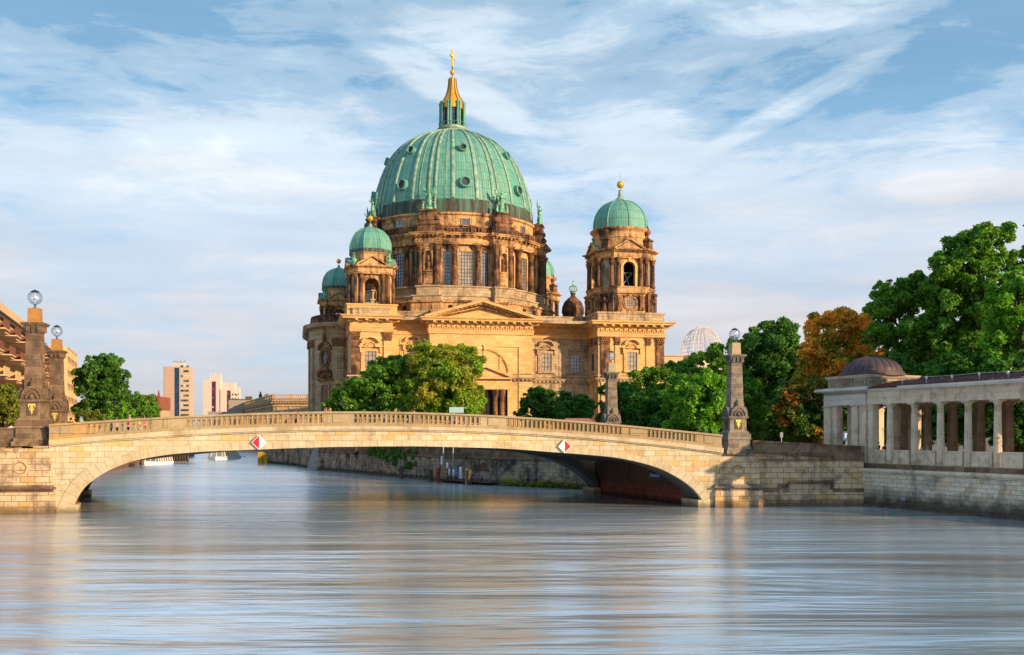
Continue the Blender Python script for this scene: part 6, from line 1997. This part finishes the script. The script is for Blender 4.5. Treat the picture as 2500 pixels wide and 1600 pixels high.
# curved glazed mansard
mb = MB()
pr = [(-.9, 0), (-1.0, .9), (-1.4, 1.8), (-2.2, 2.7), (-3.8, 3.4), (-7, 3.7)]
xa, xb = 43, XE
vs = []; fs = []
nn = 30
for i in range(nn + 1):
    x = xa + (xb - xa) * i / nn
    for o, z in pr: vs.append((x, SG * o, HM + z))
m_ = len(pr)
for i in range(nn):
    for j in range(m_ - 1): fs.append((i * m_ + j, (i + 1) * m_ + j, (i + 1) * m_ + j + 1, i * m_ + j + 1))
fs.append(tuple(range(m_)) + ()) 
mb.add(vs, fs); mb.add([(xa, SG * -7, HM), (xa, SG * -.9, HM), (xa, SG * -7, HM + 3.7)], [(0, 1, 2)]); mb.build('mansard_roof', MANS, apt)
mb = MB(); AB(28.1, XE, -1, .1, HM - .5, HM + .05, mb); mb.build('eaves', BAR, apt)

# ================================================================== FAR BUILDINGS
def block(name, label, px0, px1, top, Y, depth, ground=4.0, m=None, rz=0, cat='building', group=None):
    k = Y / F; x0 = (px0 - 1250) * k; x1 = (px1 - 1250) * k; zt = CAMZ + (1062 - top) * k
    t = thing(name, label, cat, ((x0 + x1) / 2, Y, ground), rz, group)
    w = (x1 - x0) / 2; h = zt - ground
    mb = MB(); mb.box(-w, w, 0, depth, 0, h); mb.build('wall', m, t)
    return t, w, h
PINK = plain('tower_panel_pink', (.55, .37, .27), .85, 0, .05)
PALE2 = plain('tower_panel_pale', (.66, .57, .48), .85, 0, .05)
BLUED = plain('stair_glass_and_shade_blue', (.02, .06, .13), .3, 0, .4, .3)
PURP = plain('stair_glass_purple', (.12, .02, .06), .4, 0, .4, .3)
WCONC = plain('panel_beige', (.62, .45, .29), .85, 0, .05)
def lit_window_mat():
    m, t, b = base_mat('tower_window'); tc = t.node('ShaderNodeTexCoord')
    w = t.node('ShaderNodeTexWhiteNoise'); mp = t.mapping(tc.outputs['Object'], scale=(.55, 1, .35))
    sn = t.node('ShaderNodeVectorMath', operation='FLOOR'); t.l.new(mp, sn.inputs[0]); t.l.new(sn.outputs[0], w.inputs['Vector'])
    t.set(b.inputs['Base Color'], t.ramp(w.outputs['Value'], [(0, (.05, .06, .08)), (.45, (.15, .15, .15)), (.75, (.62, .52, .40))], 'CONSTANT'))
    b.inputs['Roughness'].default_value = .25
    return m
TW = lit_window_mat()
t, w, h = block('tower_block', 'tall pink apartment tower with blue stair strip, leftmost of the far towers', 400.5, 465, 895, 600, 5, m=PINK, group='far apartment towers')
k = 600 / F
mb = MB(); x = (434 - 434.75) * k; mb.box(x - 1.3, x + 1.3, -.15, 0, 0, h - .8); mb.build('stair_strip', BLUED, t)
mb = MB(); mb.box(x + 1.5, w - .1, -.3, 0, 0, h - .3); mb.build('facade_panel', WCONC, t)
for f in range(15):
    z = 1.5 + f * 2.85
    mb = MB(); mb.box(x + 2.3, w - .9, -.42, -.32, z, z + 1.2); mb.build('window_row', TW, t)
mb = MB(); mb.box(-w - .25, -w, .2, 4.8, 0, h); mb.build('shaded_side', BLUED, t)  # dark blue stands for the shadow on this side of the tower
mb = MB(); mb.box(-2.8, 3.5, 1, 4.6, h, h + 2.6); mb.build('roof_hut', PALE2, t)
mb = MB(); mb.box(-2.9, 3.6, .9, 4.7, h + 2.55, h + 2.75)
for q in (-2.4, -1, 1, 3.3): mb.tube([(q, 3, h + 2.6), (q, 3, h + 4.4)], .08, 4)
mb.build('roof_masts', IRON, t)
t, w, h = block('tower_block', 'pale apartment tower with purple stair strips, second of the far towers', 495.5, 538, 928, 640, 5, m=PALE2, group='far apartment towers')
k = 640 / F
mb = MB(); mb.box(w - 3.5, w + 8.5, 2, 6, 0, h - 1.5); mb.box(w + 8, w + 11.0, 3, 6.5, 0, (1062 - 946) * k + 1.9)
mb.box(-.8, w + .2, -.1, .0, h - 0, h + .01); mb.build('wing', PALE2, t)
mb = MB(); mb.box(.3, 2.6, -.2, 0, 0, h - 1); mb.build('stair_strip', PURP, t)
mb = MB(); mb.box(w + 3.5, w + 5.9, 1.8, 2, 0, h - 6.5); mb.build('stair_strip', PURP, t)
mb = MB(); mb.box(w + .1, w + 3.4, -.5, 2.2, 0, h - 6); mb.build('wing', PALE2, t)
for r in range(3):
    for c in range(3):
        mb = MB(); xx = w + 7 + c * 1.7; zz = h - 9.5 - r * 2.8; mb.box(xx, xx + .6, 1.7, 2.0, zz, zz + 1.1); mb.build('window', BAR, t)
for f in range(11):
    for xo, yy in ((.3, -.26), (w + 3.5, 1.74)):
        mb = MB(); z = 1.5 + f * 2.85
        if z > h - 8 and xo > 1: continue
        mb.box(xo + .2, xo + 1.0, yy, yy + .06, z, z + 1.2); mb.build('window', TW, t)
mb = MB(); mb.box(-1.7, 5.2, 1, 4.6, h, h + 3.2); mb.build('roof_hut', PALE2, t)
mb = MB()
for q in (-1.4, .2, 1.8, 3.2, 5.0): mb.tube([(q, 1, h + 1.5), (q, 1, h + 4.6)], .16, 4)
mb.box(-1.7, -.3, .8, 1.0, h + 3.1, h + 4.2); mb.build('roof_masts', PALE2, t)
# grey flat-roofed block
t, w, h = block('office_block', 'low grey flat roofed block between the far towers and the palace', 559, 612, 977, 430, 20, m=plain('grey_render', (.36, .30, .24), .85), rz=R(8))
mb = MB(); mb.box(-w - .1, w + .1, -.1, 20.1, h, h + .4); mb.box(2, 4.6, 2, 5, h + .4, h + 1.6); mb.build('roof', BAR, t)
mb = MB(); mb.box(-w - 8, -w + 6, -3, -1, 0, h - 5); mb.build('annex', plain('annex_grey', (.30, .28, .28), .8), t)
mb = MB()
for i in range(12): mb.box(-1.5 + i * 1.0, -1.1 + i * 1.0, -.12, 0, 1, h - 5.5)
mb.build('window', IRON, t)
# old palace
pal = thing('palace', 'old sandstone palace with balustraded roof left of the cathedral', 'building', ((668 - 1250) * .14, 350, 4.0), R(0))
MARS = stone('palace_stone', (.52, .34, .18), (.60, .42, .24), (.3, .2, .1), 1.4, .6, .02, (.16, .10, .07), .6, .55, .3, .5, .2)
mb = MB(); mb.box(0, 15, 0, 40, 0, 14.2); mb.build('wall', MARS, pal)
LM = Matrix.Rotation(R(110.9), 4, 'Z')
mb = MB(); mb.box(0, 105, -12, -.01, 0, 14.2, LM); mb.build('wing', MARS, pal)
def dress(M, L):
    mb = MB(); s_ = -1
    mb.box(-.3, L, -.5, .1, 11.6, 12.0, M); mb.box(-.3, L, -1.0, .1, 13.4, 13.9, M); mb.box(-.3, L, -.6, .1, 12.9, 13.4, M)
    x = .5
    while x < L: mb.box(x, x + .4, -.8, -.3, 12.6, 13.2, M); x += .9
    mb.build('cornice', MARS, pal)
    mb = MB(); mb.box(-.3, L, -.3, .2, 14.2, 14.5, M); mb.box(-.3, L, -.3, .2, 15.4, 15.7, M)
    x = 0
    while x < L:
        mb.box(x, x + .25, -.2, .1, 14.5, 15.4, M)
        x += .7
    for q in range(int(L / 6) + 1): mb.box(q * 6 - .4, q * 6 + .4, -.4, .3, 14.2, 15.9, M)
    mb.build('roof_balustrade', MARS, pal)
    x = 2.2
    while x < L - 2:
        mb = MB(); mb.box(x, x + 1.5, -.12, 0, 7.9, 9.9, M); o = mb.build('window', WHITE, pal)
        mb = MB(); mb.box(x + .15, x + .65, -.16, -.12, 8.1, 9.7, M); mb.box(x + .85, x + 1.35, -.16, -.12, 8.1, 9.7, M); mb.build('window_pane', GLASSD, o)
        mb = MB(); mb.box(x - 1.2, x - .7, -.3, 0, 1, 11.6, M); mb.build('pilaster', MARS, pal)
        x += 4.3
dress(Matrix.Identity(4), 15)
# the wing's long facade faces the river
WM2 = Matrix.Rotation(R(110.9 + 180), 4, 'Z') @ Matrix.Translation((-105, 0, 0))
dress(WM2, 105)
mb = MB(); mb.box(49, 55, -7, -2, 14.2, 17.9, LM, 2.6, 2.0); mb.build('roof_gable', plain('slate', (.12, .13, .16), .6), pal)
sp = LM @ Vector((45, -1.2, 0))
mb = MB(); mb.lathe([(.9, 14.2), (.8, 15.6), (.5, 15.7), (.6, 16.6), (.7, 17.2), (.3, 17.6), (.4, 18.0), (.1, 18.5)], 8, (sp.x, sp.y)); mb.build('roof_statue', S_SOOT, pal, True)
# red-roofed church
ch = thing('church', 'red brick church roof with thin turret behind the left trees', 'church', at(362, 1062, 400).to_2d().to_3d() + Vector((0, 0, 4.4)), 0)
BRK = plain('red_brick', (.30, .09, .05), .85, 0, .15)
mb = MB(); mb.box(-6.5, 3.6, 0, 14, 0, 11.4); mb.build('wall', plain('church_wall', (.55, .38, .22), .8), ch)
mb = MB(); mb.slab([(-7.5, 11.4), (4, 11.4), (4, 16.5), (-4.5, 17.5)], -.3, 14); mb.build('roof', BRK, ch)
mb = MB(); mb.box(3.6, 4.6, -.6, .5, 0, 16.4); mb.box(3.6, 4.6, -.6, .5, 16.4, 19.2, None, .45); mb.box(-1.2, .1, -.6, .2, 11, 16); mb.build('turret', BRK, ch)
mb = MB()
for q in (-4, -2.2, 1.2): mb.box(q, q + .8, -.15, 0, 6, 9.5)
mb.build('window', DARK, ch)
# latticed dome
gd = at(1713, 1062, 520)
kk = 520 / F
ld = thing('lattice_dome', 'white lattice dome with pinkish gallery above the trees right of the cathedral', 'dome', (gd.x, gd.y, 4), 0)
LW = plain('lattice_white', (.78, .66, .58), .5, 0, .08); LP_ = plain('gallery_pink', (.52, .26, .25), .6)
rB = 50 * kk; zB = CAMZ + (1062 - 872) * kk - 4; zT = CAMZ + (1062 - 801) * kk - 4
mb = MB()
for i in range(26):
    a = 2 * math.pi * i / 26
    mb.tube([(rB * math.cos(t) ** .8 * math.cos(a), rB * math.cos(t) ** .8 * math.sin(a), zB + (zT - zB) * math.sin(t)) for t in [R(q) for q in range(0, 80, 7)]] + [(2.8 * math.cos(a), 2.8 * math.sin(a), zT + .3)], .17, 5)
mb.build('lattice_rib', LW, ld)
mb = MB()
for q in range(0, 84, 8):
    t_ = R(q); r_ = rB * math.cos(t_) ** .8; z_ = zB + (zT - zB) * math.sin(t_)
    mb.tube([(r_ * math.cos(2 * math.pi * i / 26), r_ * math.sin(2 * math.pi * i / 26), z_) for i in range(27)], .09, 4)
mb.build('lattice_ring', LW, ld)
mb = MB(); mb.lathe([(rB + .4, zB - 1.2), (rB + .9, zB - 1.2), (rB + .9, zB + .3), (rB + .7, zB + .3)], 32, cap=False); mb.build('gallery', LP_, ld)
mb = MB(); mb.lathe([(rB - 1.0, 0), (rB - 1.0, zB)], 32); mb.build('drum', LW, ld)
t, w, h = block('domed_building', 'pale yellow roof edge beneath the latticed dome', 1622, 1668, 870, 500, 30, 4, m=plain('pale_yellow_wall', (.66, .52, .32), .8))
mb = MB(); mb.box(-w - .4, w + .4, -.5, 30, h, h + .7); mb.build('cornice', PALE, t)
# far skyline behind everything
mb = MB(); mb.prism([(-130, 560), (-20, 560), (-20, 600), (-130, 600)], 4, 9); 
# street lamps on the left bank
for px, py, lb_ in ((280, 990, 'thin black street lamp in front of the left trees'), (296, 997, 'shorter thin black lamp post right of the other one')):
    a = at(px, py, 135); t = thing('street_lamp', lb_, 'street lamp', (a.x, a.y, 4.4), 0)
    mb = MB(); mb.lathe([(.09, 0), (.05, .6), (.045, a.z - 4.4)], 8); mb.build('pole', IRON, t, True)
    mb = MB(); mb.lathe([(.05, a.z - 4.4), (.2, a.z - 4.2), (.22, a.z - 3.9), (.05, a.z - 3.75)], 10); mb.build('lantern', IRON, t, True)
# awning roofs
a = at(8, 1036, 95)
tt = thing('market_tent', 'white tent roof behind the parapet at the left edge', 'tent', (a.x, a.y, 4.4), 0)
mb = MB(); mb.add([(-1.6, 0, 1.3), (1.5, 0, 1.3), (1.5, 3, 1.3), (-1.6, 3, 1.3), (0, 1.5, 2.35)], [(0, 1, 4), (1, 2, 4), (2, 3, 4), (3, 0, 4), (3, 2, 1, 0)]); mb.build('canopy', WHITE, tt)
mb = MB()
for q in ((-1.5, .05), (1.4, .05), (1.4, 2.9), (-1.5, 2.9)): mb.tube([(q[0], q[1], -.05), (q[0], q[1], 1.3)], .04, 5)
mb.build('tent_pole', GREYM, tt)
a = at(1412, 1026, 122)
tt = thing('awning', 'reddish awning roof behind the parapet left of the rear obelisk', 'awning', (a.x, a.y, 3.15), 0)
mb = MB(); mb.add([(-2.2, 0, 4.2), (2.2, 0, 4.2), (2.2, 3, 4.2), (-2.2, 3, 4.2), (-1.4, 1.5, 4.75), (1.4, 1.5, 4.75)], [(0, 1, 5, 4), (1, 2, 5), (2, 3, 4, 5), (3, 0, 4), (3, 2, 1, 0)]); mb.build('canopy', plain('awning_red', (.42, .16, .10), .8), tt)
mb = MB()
for q in (-2, 2): mb.tube([(q, .1, 0), (q, .1, 4.2)], .05, 5); mb.tube([(q, 2.9, 0), (q, 2.9, 4.2)], .05, 5)
mb.build('awning_pole', IRON, tt)

# ================================================================== UNDER THE ARCH: far river
lq = thing('quay_wall', 'sloping far left embankment wall seen beneath the arch', 'wall')
mb = MB(); Ql = [(-41.6, 99.4), (-49, 112), (-63, 155), (-75, 208), (-90, 290)]
mb.sweep(Ql, [(.1, -1), (.0, 3.2), (.2, 3.3), (.2, 3.6), (-.5, 4.42)], closed=False); mb.build('wall_face', BR_IN, lq)
js = thing('jetty', 'dark timber landing jetty on the left bank beyond the arch', 'jetty', ((434 - 1250) / F * 216, 216, 0), 0)
mb = MB(); mb.box(-2.6, 2.3, 0, 8, 1.9, 2.3); mb.build('deck', WOOD, js)
mb = MB()
for i in range(9): mb.lathe([(.16, -1), (.16, 2.6)], 6, (-2.4 + i * .57, -.1))
mb.box(-2.5, 2.2, .2, .6, .3, 1.7); mb.build('timber_piles', WOOD, js)
def boat(label, px, py, Y, L, Wd, Hc, rz, persons=0):
    a = at(px, py, Y)
    t = thing('tour_boat', label, 'boat', (a.x, a.y, 0), rz, 'white tour boats on the far river')
    t.scale = (1, 1, .70 if Y < 230 else .95)
    mb = MB(); n = 12; P = []
    vs = []; fs = []
    for i in range(n + 1):
        f = i / n; x = -L / 2 + L * f
        w = Wd / 2 * (min(1, (f / .06) ** .6) if f < .06 else 1) * (1 - max(0, (f - .72) / .28) ** 2 * .96)
        z0 = -.3; z1 = .75 + .25 * max(0, (f - .7) / .3) ** 2
        vs += [(x, -w * .85, z0), (x, -w, .1), (x, -w, z1), (x, w, z1), (x, w, .1), (x, w * .85, z0)]
    for i in range(n):
        for k in range(5): fs.append((i * 6 + k, i * 6 + k + 1, (i + 1) * 6 + k + 1, (i + 1) * 6 + k))
    fs += [tuple(range(6)), tuple(n * 6 + k for k in (5, 4, 3, 2, 1, 0))]
    mb.add(vs, fs); mb.build('hull', WHITE, t, True, angle=40)
    mb = MB()
    mb.add([(-L * .46, -Wd * .44, .76), (L * .26, -Wd * .44, .76), (L * .26, Wd * .44, .76), (-L * .46, Wd * .44, .76),
            (-L * .42, -Wd * .36, Hc), (L * .17, -Wd * .36, Hc), (L * .17, Wd * .36, Hc), (-L * .42, Wd * .36, Hc)],
           [(4, 5, 6, 7), (0, 1, 5, 4), (1, 2, 6, 5), (2, 3, 7, 6), (3, 0, 4, 7)]); mb.build('cabin_glass', GLASSL, t)
    mb = MB(); mb.box(-L * .44, L * .19, -Wd * .38, Wd * .38, Hc, Hc + .12)
    for i in range(7):
        x = -L * .43 + i * L * .11
        for s in (-1, 1): mb.tube([(x, s * Wd * .445, .76), (x, s * Wd * .37, Hc)], .06, 4)
    for s in (-1, 0, 1): mb.tube([(-L * .465, s * Wd * .3, .76), (-L * .425, s * Wd * .25, Hc)], .06, 4); mb.tube([(L * .265, s * Wd * .3, .76), (L * .175, s * Wd * .25, Hc)], .06, 4)
    mb.build('cabin_roof', WHITE, t)
    mb = MB(); mb.box(-L * .5, L * .5, -Wd * .505, -Wd * .49, .5, .6); mb.box(-L * .3, L * .2, -Wd * .3, Wd * .3, .6, 1.3); mb.build('seating', BRN, t)
    return t
boat('white glazed tour boat moored by the left embankment beneath the arch', 380, 1134, 206, 9, 3.9, 2.45, R(262))
boat('white tour boat heading away in mid river beneath the arch', 553, 1121, 250, 15, 4.6, 2.3, R(86))
# small stone bridge end with arch on the right bank, yellow dolphins, plank fence
ab = thing('stone_abutment', 'pale brick bridge abutment with small arch beyond the main arch', 'bridge', ((686 - 1250) / F * 216, 216, 0), R(-4))
GB = stone('pale_brick', (.44, .40, .36), (.52, .47, .42), (.25, .22, .2), .9, .3, .02, (.2, .17, .15), .5, .55, .5, .5, .2)
M90 = Matrix.Identity(4)
mb = MB()
arc = [(1.9 * math.cos(R(a)) + 1.2, 1.9 * math.sin(R(a)) - .4) for a in range(180, -1, -12)]
mb.box(-3.2, -.72, 0, 6, -1, 4.6)
for (xa_, za_), (xb_, zb_) in zip(arc, arc[1:]): mb.slab([(xa_, za_), (xb_, zb_), (xb_, 4.6), (xa_, 4.6)], 0, 6)
mb.box(3.1, 7, 0, 6, -1, 4.6); mb.build('wall', GB, ab)
mb = MB(); mb.arch_ring(1.75, 2.05, -.4, -.1, .2, 1.2, 14); mb.build('arch_ring', IRON, ab)
mb = MB(); mb.box(-3.4, 7, -.3, 6.2, 4.6, 5.0); mb.build('coping', GB, ab)
for px, h_, lb_ in ((636, 2.3, 'yellow square dolphin post, left of a pair in front of the small arch'), (648, 2.0, 'yellow square dolphin post, right of a pair in front of the small arch')):
    a = at(px, 1130, 207); mb = MB(); mb.box(-.42, .42, -.42, .42, -1, h_); mb.box(-.46, .46, -.46, .46, h_, h_ + .12)
    for q in range(3): mb.box(-.45, .45, -.45, .45, .4 + q * .55, .46 + q * .55)
    o = mb.build('dolphin_post', YEL, None, loc=(a.x, a.y, 0)); tag(o, lb_, 'post', 'yellow dolphin posts')
fe = thing('plank_fence', 'grey upright plank fence on a low wall by the water beyond the arch', 'fence', ((735 - 1250) / F * 196, 196, 0), R(-28))
mb = MB()
for i in range(12): mb.box(-1.4 + i * .25, -1.23 + i * .25, -.05, .05, .9, 2.35)
mb.build('plank', GREYM, fe)
mb = MB(); mb.box(-1.6, 1.7, -.2, .5, -1, .9); mb.build('base_wall', Q_DARK, fe)
bt = thing('stone_buttress', 'pale sloping stone buttress at the corner of the quay wall', 'buttress', (-33.6, 173.2, 0), R(-30))
mb = MB(); mb.slab([(-1.9, -1), (1.4, -1), (1.4, 4.4), (.3, 4.4)], 0, 2.5); mb.build('sloped_face', GB, bt); mb = MB(); mb.box(.2, 1.5, -.1, 2.6, 4.4, 4.6); mb.build('cap', GB, bt)
# wall linking the quay to the abutment
mb = MB(); mb.sweep([(-52, 216), (-42, 197.5), (-33, 173)], [(.0, -1), (0, 3.4), (.15, 3.5), (-.5, 3.6)], closed=False)
o = mb.build('quay_wall', Q_DARK); tag(o, 'shaded quay wall running on past the buttress to the small arch', 'wall')

# ================================================================== PEOPLE
SKIN = plain('skin', (.55, .30, .20), .6, 0, .05)
def skin_mesh(name, verts, edges, radii, mat, parent, root=0, lv=1):
    me = bpy.data.meshes.new(name); me.from_pydata(verts, edges, [])
    me.materials.append(mat)
    o = bpy.data.objects.new(name, me); COL.objects.link(o); o.parent = parent
    md = o.modifiers.new('skin', 'SKIN')
    sv = me.skin_vertices[0].data if me.skin_vertices else None
    if sv is None:
        bpy.context.view_layer.objects.active = o
        sv = me.skin_vertices[0].data
    for i, r in enumerate(radii):
        sv[i].radius = (r, r) if not isinstance(r, tuple) else r
        sv[i].use_root = (i == root)
    md.use_smooth_shade = True
    if lv:
        s = o.modifiers.new('sub', 'SUBSURF'); s.levels = lv; s.render_levels = lv
    return o
CLOTH = {}
def cloth(c):
    if c not in CLOTH: CLOTH[c] = plain('cloth_%d' % len(CLOTH), c, .85, 0, .12, 6)
    return CLOTH[c]
def person(label, x, y, z, rz, top, trouser, hair, h=1.72, arm='down', hold=None):
    t = thing('person', label, 'person', (x, y, z), rz, 'people on the bridge and in the colonnade')
    k = h / 1.75
    V = [(0, 0, .98), (0, 0, 1.15), (0, .01, 1.32), (0, .02, 1.46), (0, 0, 1.55), (0, -.01, 1.63), (0, -.01, 1.71)]
    r = [(.15, .11), (.13, .10), (.16, .11), (.10, .08), .055, (.075, .09), (.055, .07)]
    E = [(i, i + 1) for i in range(6)]
    def limb(pts, rs, root):
        p = root
        for q, rad in zip(pts, rs):
            V.append(q); r.append(rad); E.append((p, len(V) - 1)); p = len(V) - 1
    for s in (-1, 1):
        limb([(s * .10, 0, .90), (s * .11, -.01, .50), (s * .11, .02, .10), (s * .12, -.10, .04)], [.09, .06, .045, .035], 0)
        if arm == 'up':
            limb([(s * .19, .01, 1.42), (s * .27, -.12, 1.22), (s * .10, -.30, 1.52), (s * .06, -.33, 1.60)], [.055, .042, .032, .028], 3)
            hp = (s * .06, -.33, 1.60)
        elif arm == 'rail':
            limb([(s * .19, .01, 1.42), (s * .28, -.10, 1.15), (s * .12, -.34, 1.08), (s * .06, -.38, 1.08)], [.055, .042, .032, .028], 3); hp = (s * .06, -.38, 1.08)
        else:
            limb([(s * .19, .01, 1.42), (s * .25, .02, 1.14), (s * .26, -.06, .88), (s * .26, -.08, .80)], [.055, .042, .032, .028], 3); hp = (s * .26, -.08, .80)
        hi = len(V) - 1
        for q in range(5):
            dx_ = (q - 2) * .017
            V.append((hp[0] + dx_ * 1.1, hp[1] - .01, hp[2] + (.05 if arm == 'up' else -.05) * (1 if q else .6))); r.append(.010); E.append((hi, len(V) - 1))
            V.append((hp[0] + dx_ * 1.4, hp[1] - .03, hp[2] + (.085 if arm == 'up' else -.085) * (1 if q else .7))); r.append(.008); E.append((len(V) - 2, len(V) - 1))
    V = [(a * k, b * k, c * k) for a, b, c in V]
    skin_mesh('body', V, E, r, SKIN, t)
    mb = MB()
    mb.lathe([(.001, 1.80), (.06, 1.79), (.10, 1.745), (.112, 1.69), (.10, 1.65), (.098, 1.60)], 14, (0, .012)); mb.v = [(a * k, b * k, c * k) for a, b, c in mb.v]
    mb.build('hair', cloth(hair), t, True)
    mb = MB(); mb.ball((0, -.105, 1.665), .015, None, 6, 4); mb.ball((-.035, -.088, 1.69), .012, None, 6, 4); mb.ball((.035, -.088, 1.69), .012, None, 6, 4)
    mb.v = [(a * k, b * k, c * k) for a, b, c in mb.v]; mb.build('face', BAR, t)
    Vt = [(0, 0, .92), (0, 0, 1.1), (0, .01, 1.30), (0, .01, 1.44)]; rt = [(.17, .13), (.155, .12), (.185, .13), (.13, .10)]; Et = [(0, 1), (1, 2), (2, 3)]
    for s in (-1, 1):
        Vt.append((s * .20, .01, 1.41)); rt.append(.075); Et.append((3, len(Vt) - 1))
        Vt.append((s * .265, -.03 if arm == 'down' else -.10, 1.20)); rt.append(.062); Et.append((len(Vt) - 2, len(Vt) - 1))
    skin_mesh('shirt', [(a * k, b * k, c * k) for a, b, c in Vt], Et, rt, cloth(top), t)
    Vp = [(0, 0, .96)]; rp = [(.165, .125)]; Ep = []
    for s in (-1, 1):
        p = 0
        for q, rad in (((s * .10, 0, .85), .10), ((s * .11, -.01, .48), .075), ((s * .11, .02, .13), .06)):
            Vp.append(q); rp.append(rad); Ep.append((p, len(Vp) - 1)); p = len(Vp) - 1
    skin_mesh('trousers', [(a * k, b * k, c * k) for a, b, c in Vp], Ep, rp, cloth(trouser), t)
    return t
def on_deck(px, ty):
    """deck point under photo column px, ty metres back from the near face"""
    k = (px - 1250) / F
    O = L0 + BV * ty
    s = (k * O.y - O.x) / (BU.x - k * BU.y)
    p = O + BU * s
    return p.x, p.y, z_bal(s) - .15
DKB, BLK, WH, RD, BL = (.02, .02, .03), (.01, .01, .012), (.6, .6, .6), (.5, .03, .03), (.05, .15, .4)
def dp(px, ty, label, top, tr, hair, h=1.72, arm='down', rz=0.0):
    x, y, z = on_deck(px, ty); return person(label, x, y, z, rz, top, tr, hair, h, arm)
dp(173, 5.0, 'person in a dark jacket with dark hair leaning at the left end of the parapet', BLK, DKB, (.05, .03, .02), 1.78, 'rail')
dp(316, 6.5, 'fair haired person, only the head above the parapet near the left slots', (.5, .35, .3), DKB, (.45, .28, .12), 1.70)
dp(796, 6.5, 'red haired person looking over the parapet in front of the choir wall', RD, DKB, (.35, .02, .02), 1.72, 'up')
dp(806, 7.4, 'blond person beside the red haired one at the parapet', (.5, .4, .3), BL, (.50, .34, .18), 1.68, 'up')
dp(966, 9.4, 'person with light brown hair, head just above the parapet at the dark tree', (.6, .5, .45), DKB, (.42, .28, .17), 1.75, 'up')
dp(1011, 8.2, 'dark haired person, head just above the parapet in front of the chestnut', (.3, .1, .1), DKB, (.03, .02, .02), 1.76)
dp(1114, 7.5, 'person holding up a pale blue sheet behind the parapet', (.3, .35, .5), DKB, (.1, .06, .04), 1.55, 'up')
dp(1705, 6.0, 'sandy haired person behind the parapet left of the right-hand obelisk', (.55, .25, .2), DKB, (.45, .25, .14), 1.70)
dp(1724, 4.6, 'grey haired person in a blue checked shirt beside the right-hand obelisk', (.12, .18, .42), DKB, (.55, .50, .48), 1.80)
x, y, z = on_deck(1114.5, 7.1)
mb = MB(); mb.box(-.62, .62, -.02, .02, 0, .48); mb.box(-.55, .55, -.025, .025, .30, .31)
o = mb.build('pale_sheet', plain('sheet_blue', (.42, .62, .66), .6, 0, .05), None, loc=(x, y, z + 1.55)); tag(o, 'pale blue sheet held up above the parapet', 'sheet')
# passers-by whose clothes show through the slots
rr = random.Random(11)
for px, ty, lab, c, tr in ((268, 3.5, 'person in a turquoise top behind the left slots', (.05, .45, .45), BLK), (284, 3.0, 'person in a black and white top behind the left slots', (.35, .35, .4), BLK),
    (313, 3.2, 'person in a dark red top behind the left slots', (.25, .02, .05), BLK), (340, 3.0, 'person in a yellow top behind the left slots', (.8, .65, .05), WH), (353, 3.3, 'person in a pink top behind the left slots', (.55, .12, .12), (.4, .1, .1)),
    (700, 3.2, 'person in a grey top behind the second row of slots', (.35, .35, .35), DKB), (722, 3.4, 'person in a rose top behind the second row of slots', (.5, .2, .2), DKB), (938, 3.2, 'person in a white shirt behind the middle slots', WH, BL),
    (1110, 4.6, 'person in a pale shirt behind the middle slots under the sheet', (.6, .6, .65), DKB), (1121, 4.8, 'person in a red shirt behind the middle slots under the sheet', RD, DKB)):
    dp(px, ty + 2.5, lab, c, tr, (.1 + rr.random() * .2, .06, .04), 1.46 + rr.random() * .08, rz=rr.uniform(-1, 1))
def cp(px, yl, label, top, hair, h=1.72):
    k = (px - 1250) / F
    # point on the line local y = yl of the colonnade frame
    O = MC @ Vector((0, yl, 0)); d = (MC.to_3x3() @ Vector((1, 0, 0)))
    s = (k * O.y - O.x) / (d.x - k * d.y)
    p = O + d * s
    person(label, p.x, p.y, ZB, ang + math.pi * 0, top, DKB, hair, h, 'rail')
cp(2144, 1.15, 'person in a dark blue shirt leaning on the leftmost colonnade panel', (.03, .04, .12), (.35, .12, .08), 1.74)
cp(2160.5, 1.2, 'person in a red shirt next to the one in dark blue in the colonnade', (.35, .04, .04), (.12, .05, .03), 1.66)
cp(2264, 1.3, 'blond person behind the third colonnade panel', (.5, .4, .3), (.55, .42, .2), 1.45)

bpy.context.view_layer.update()
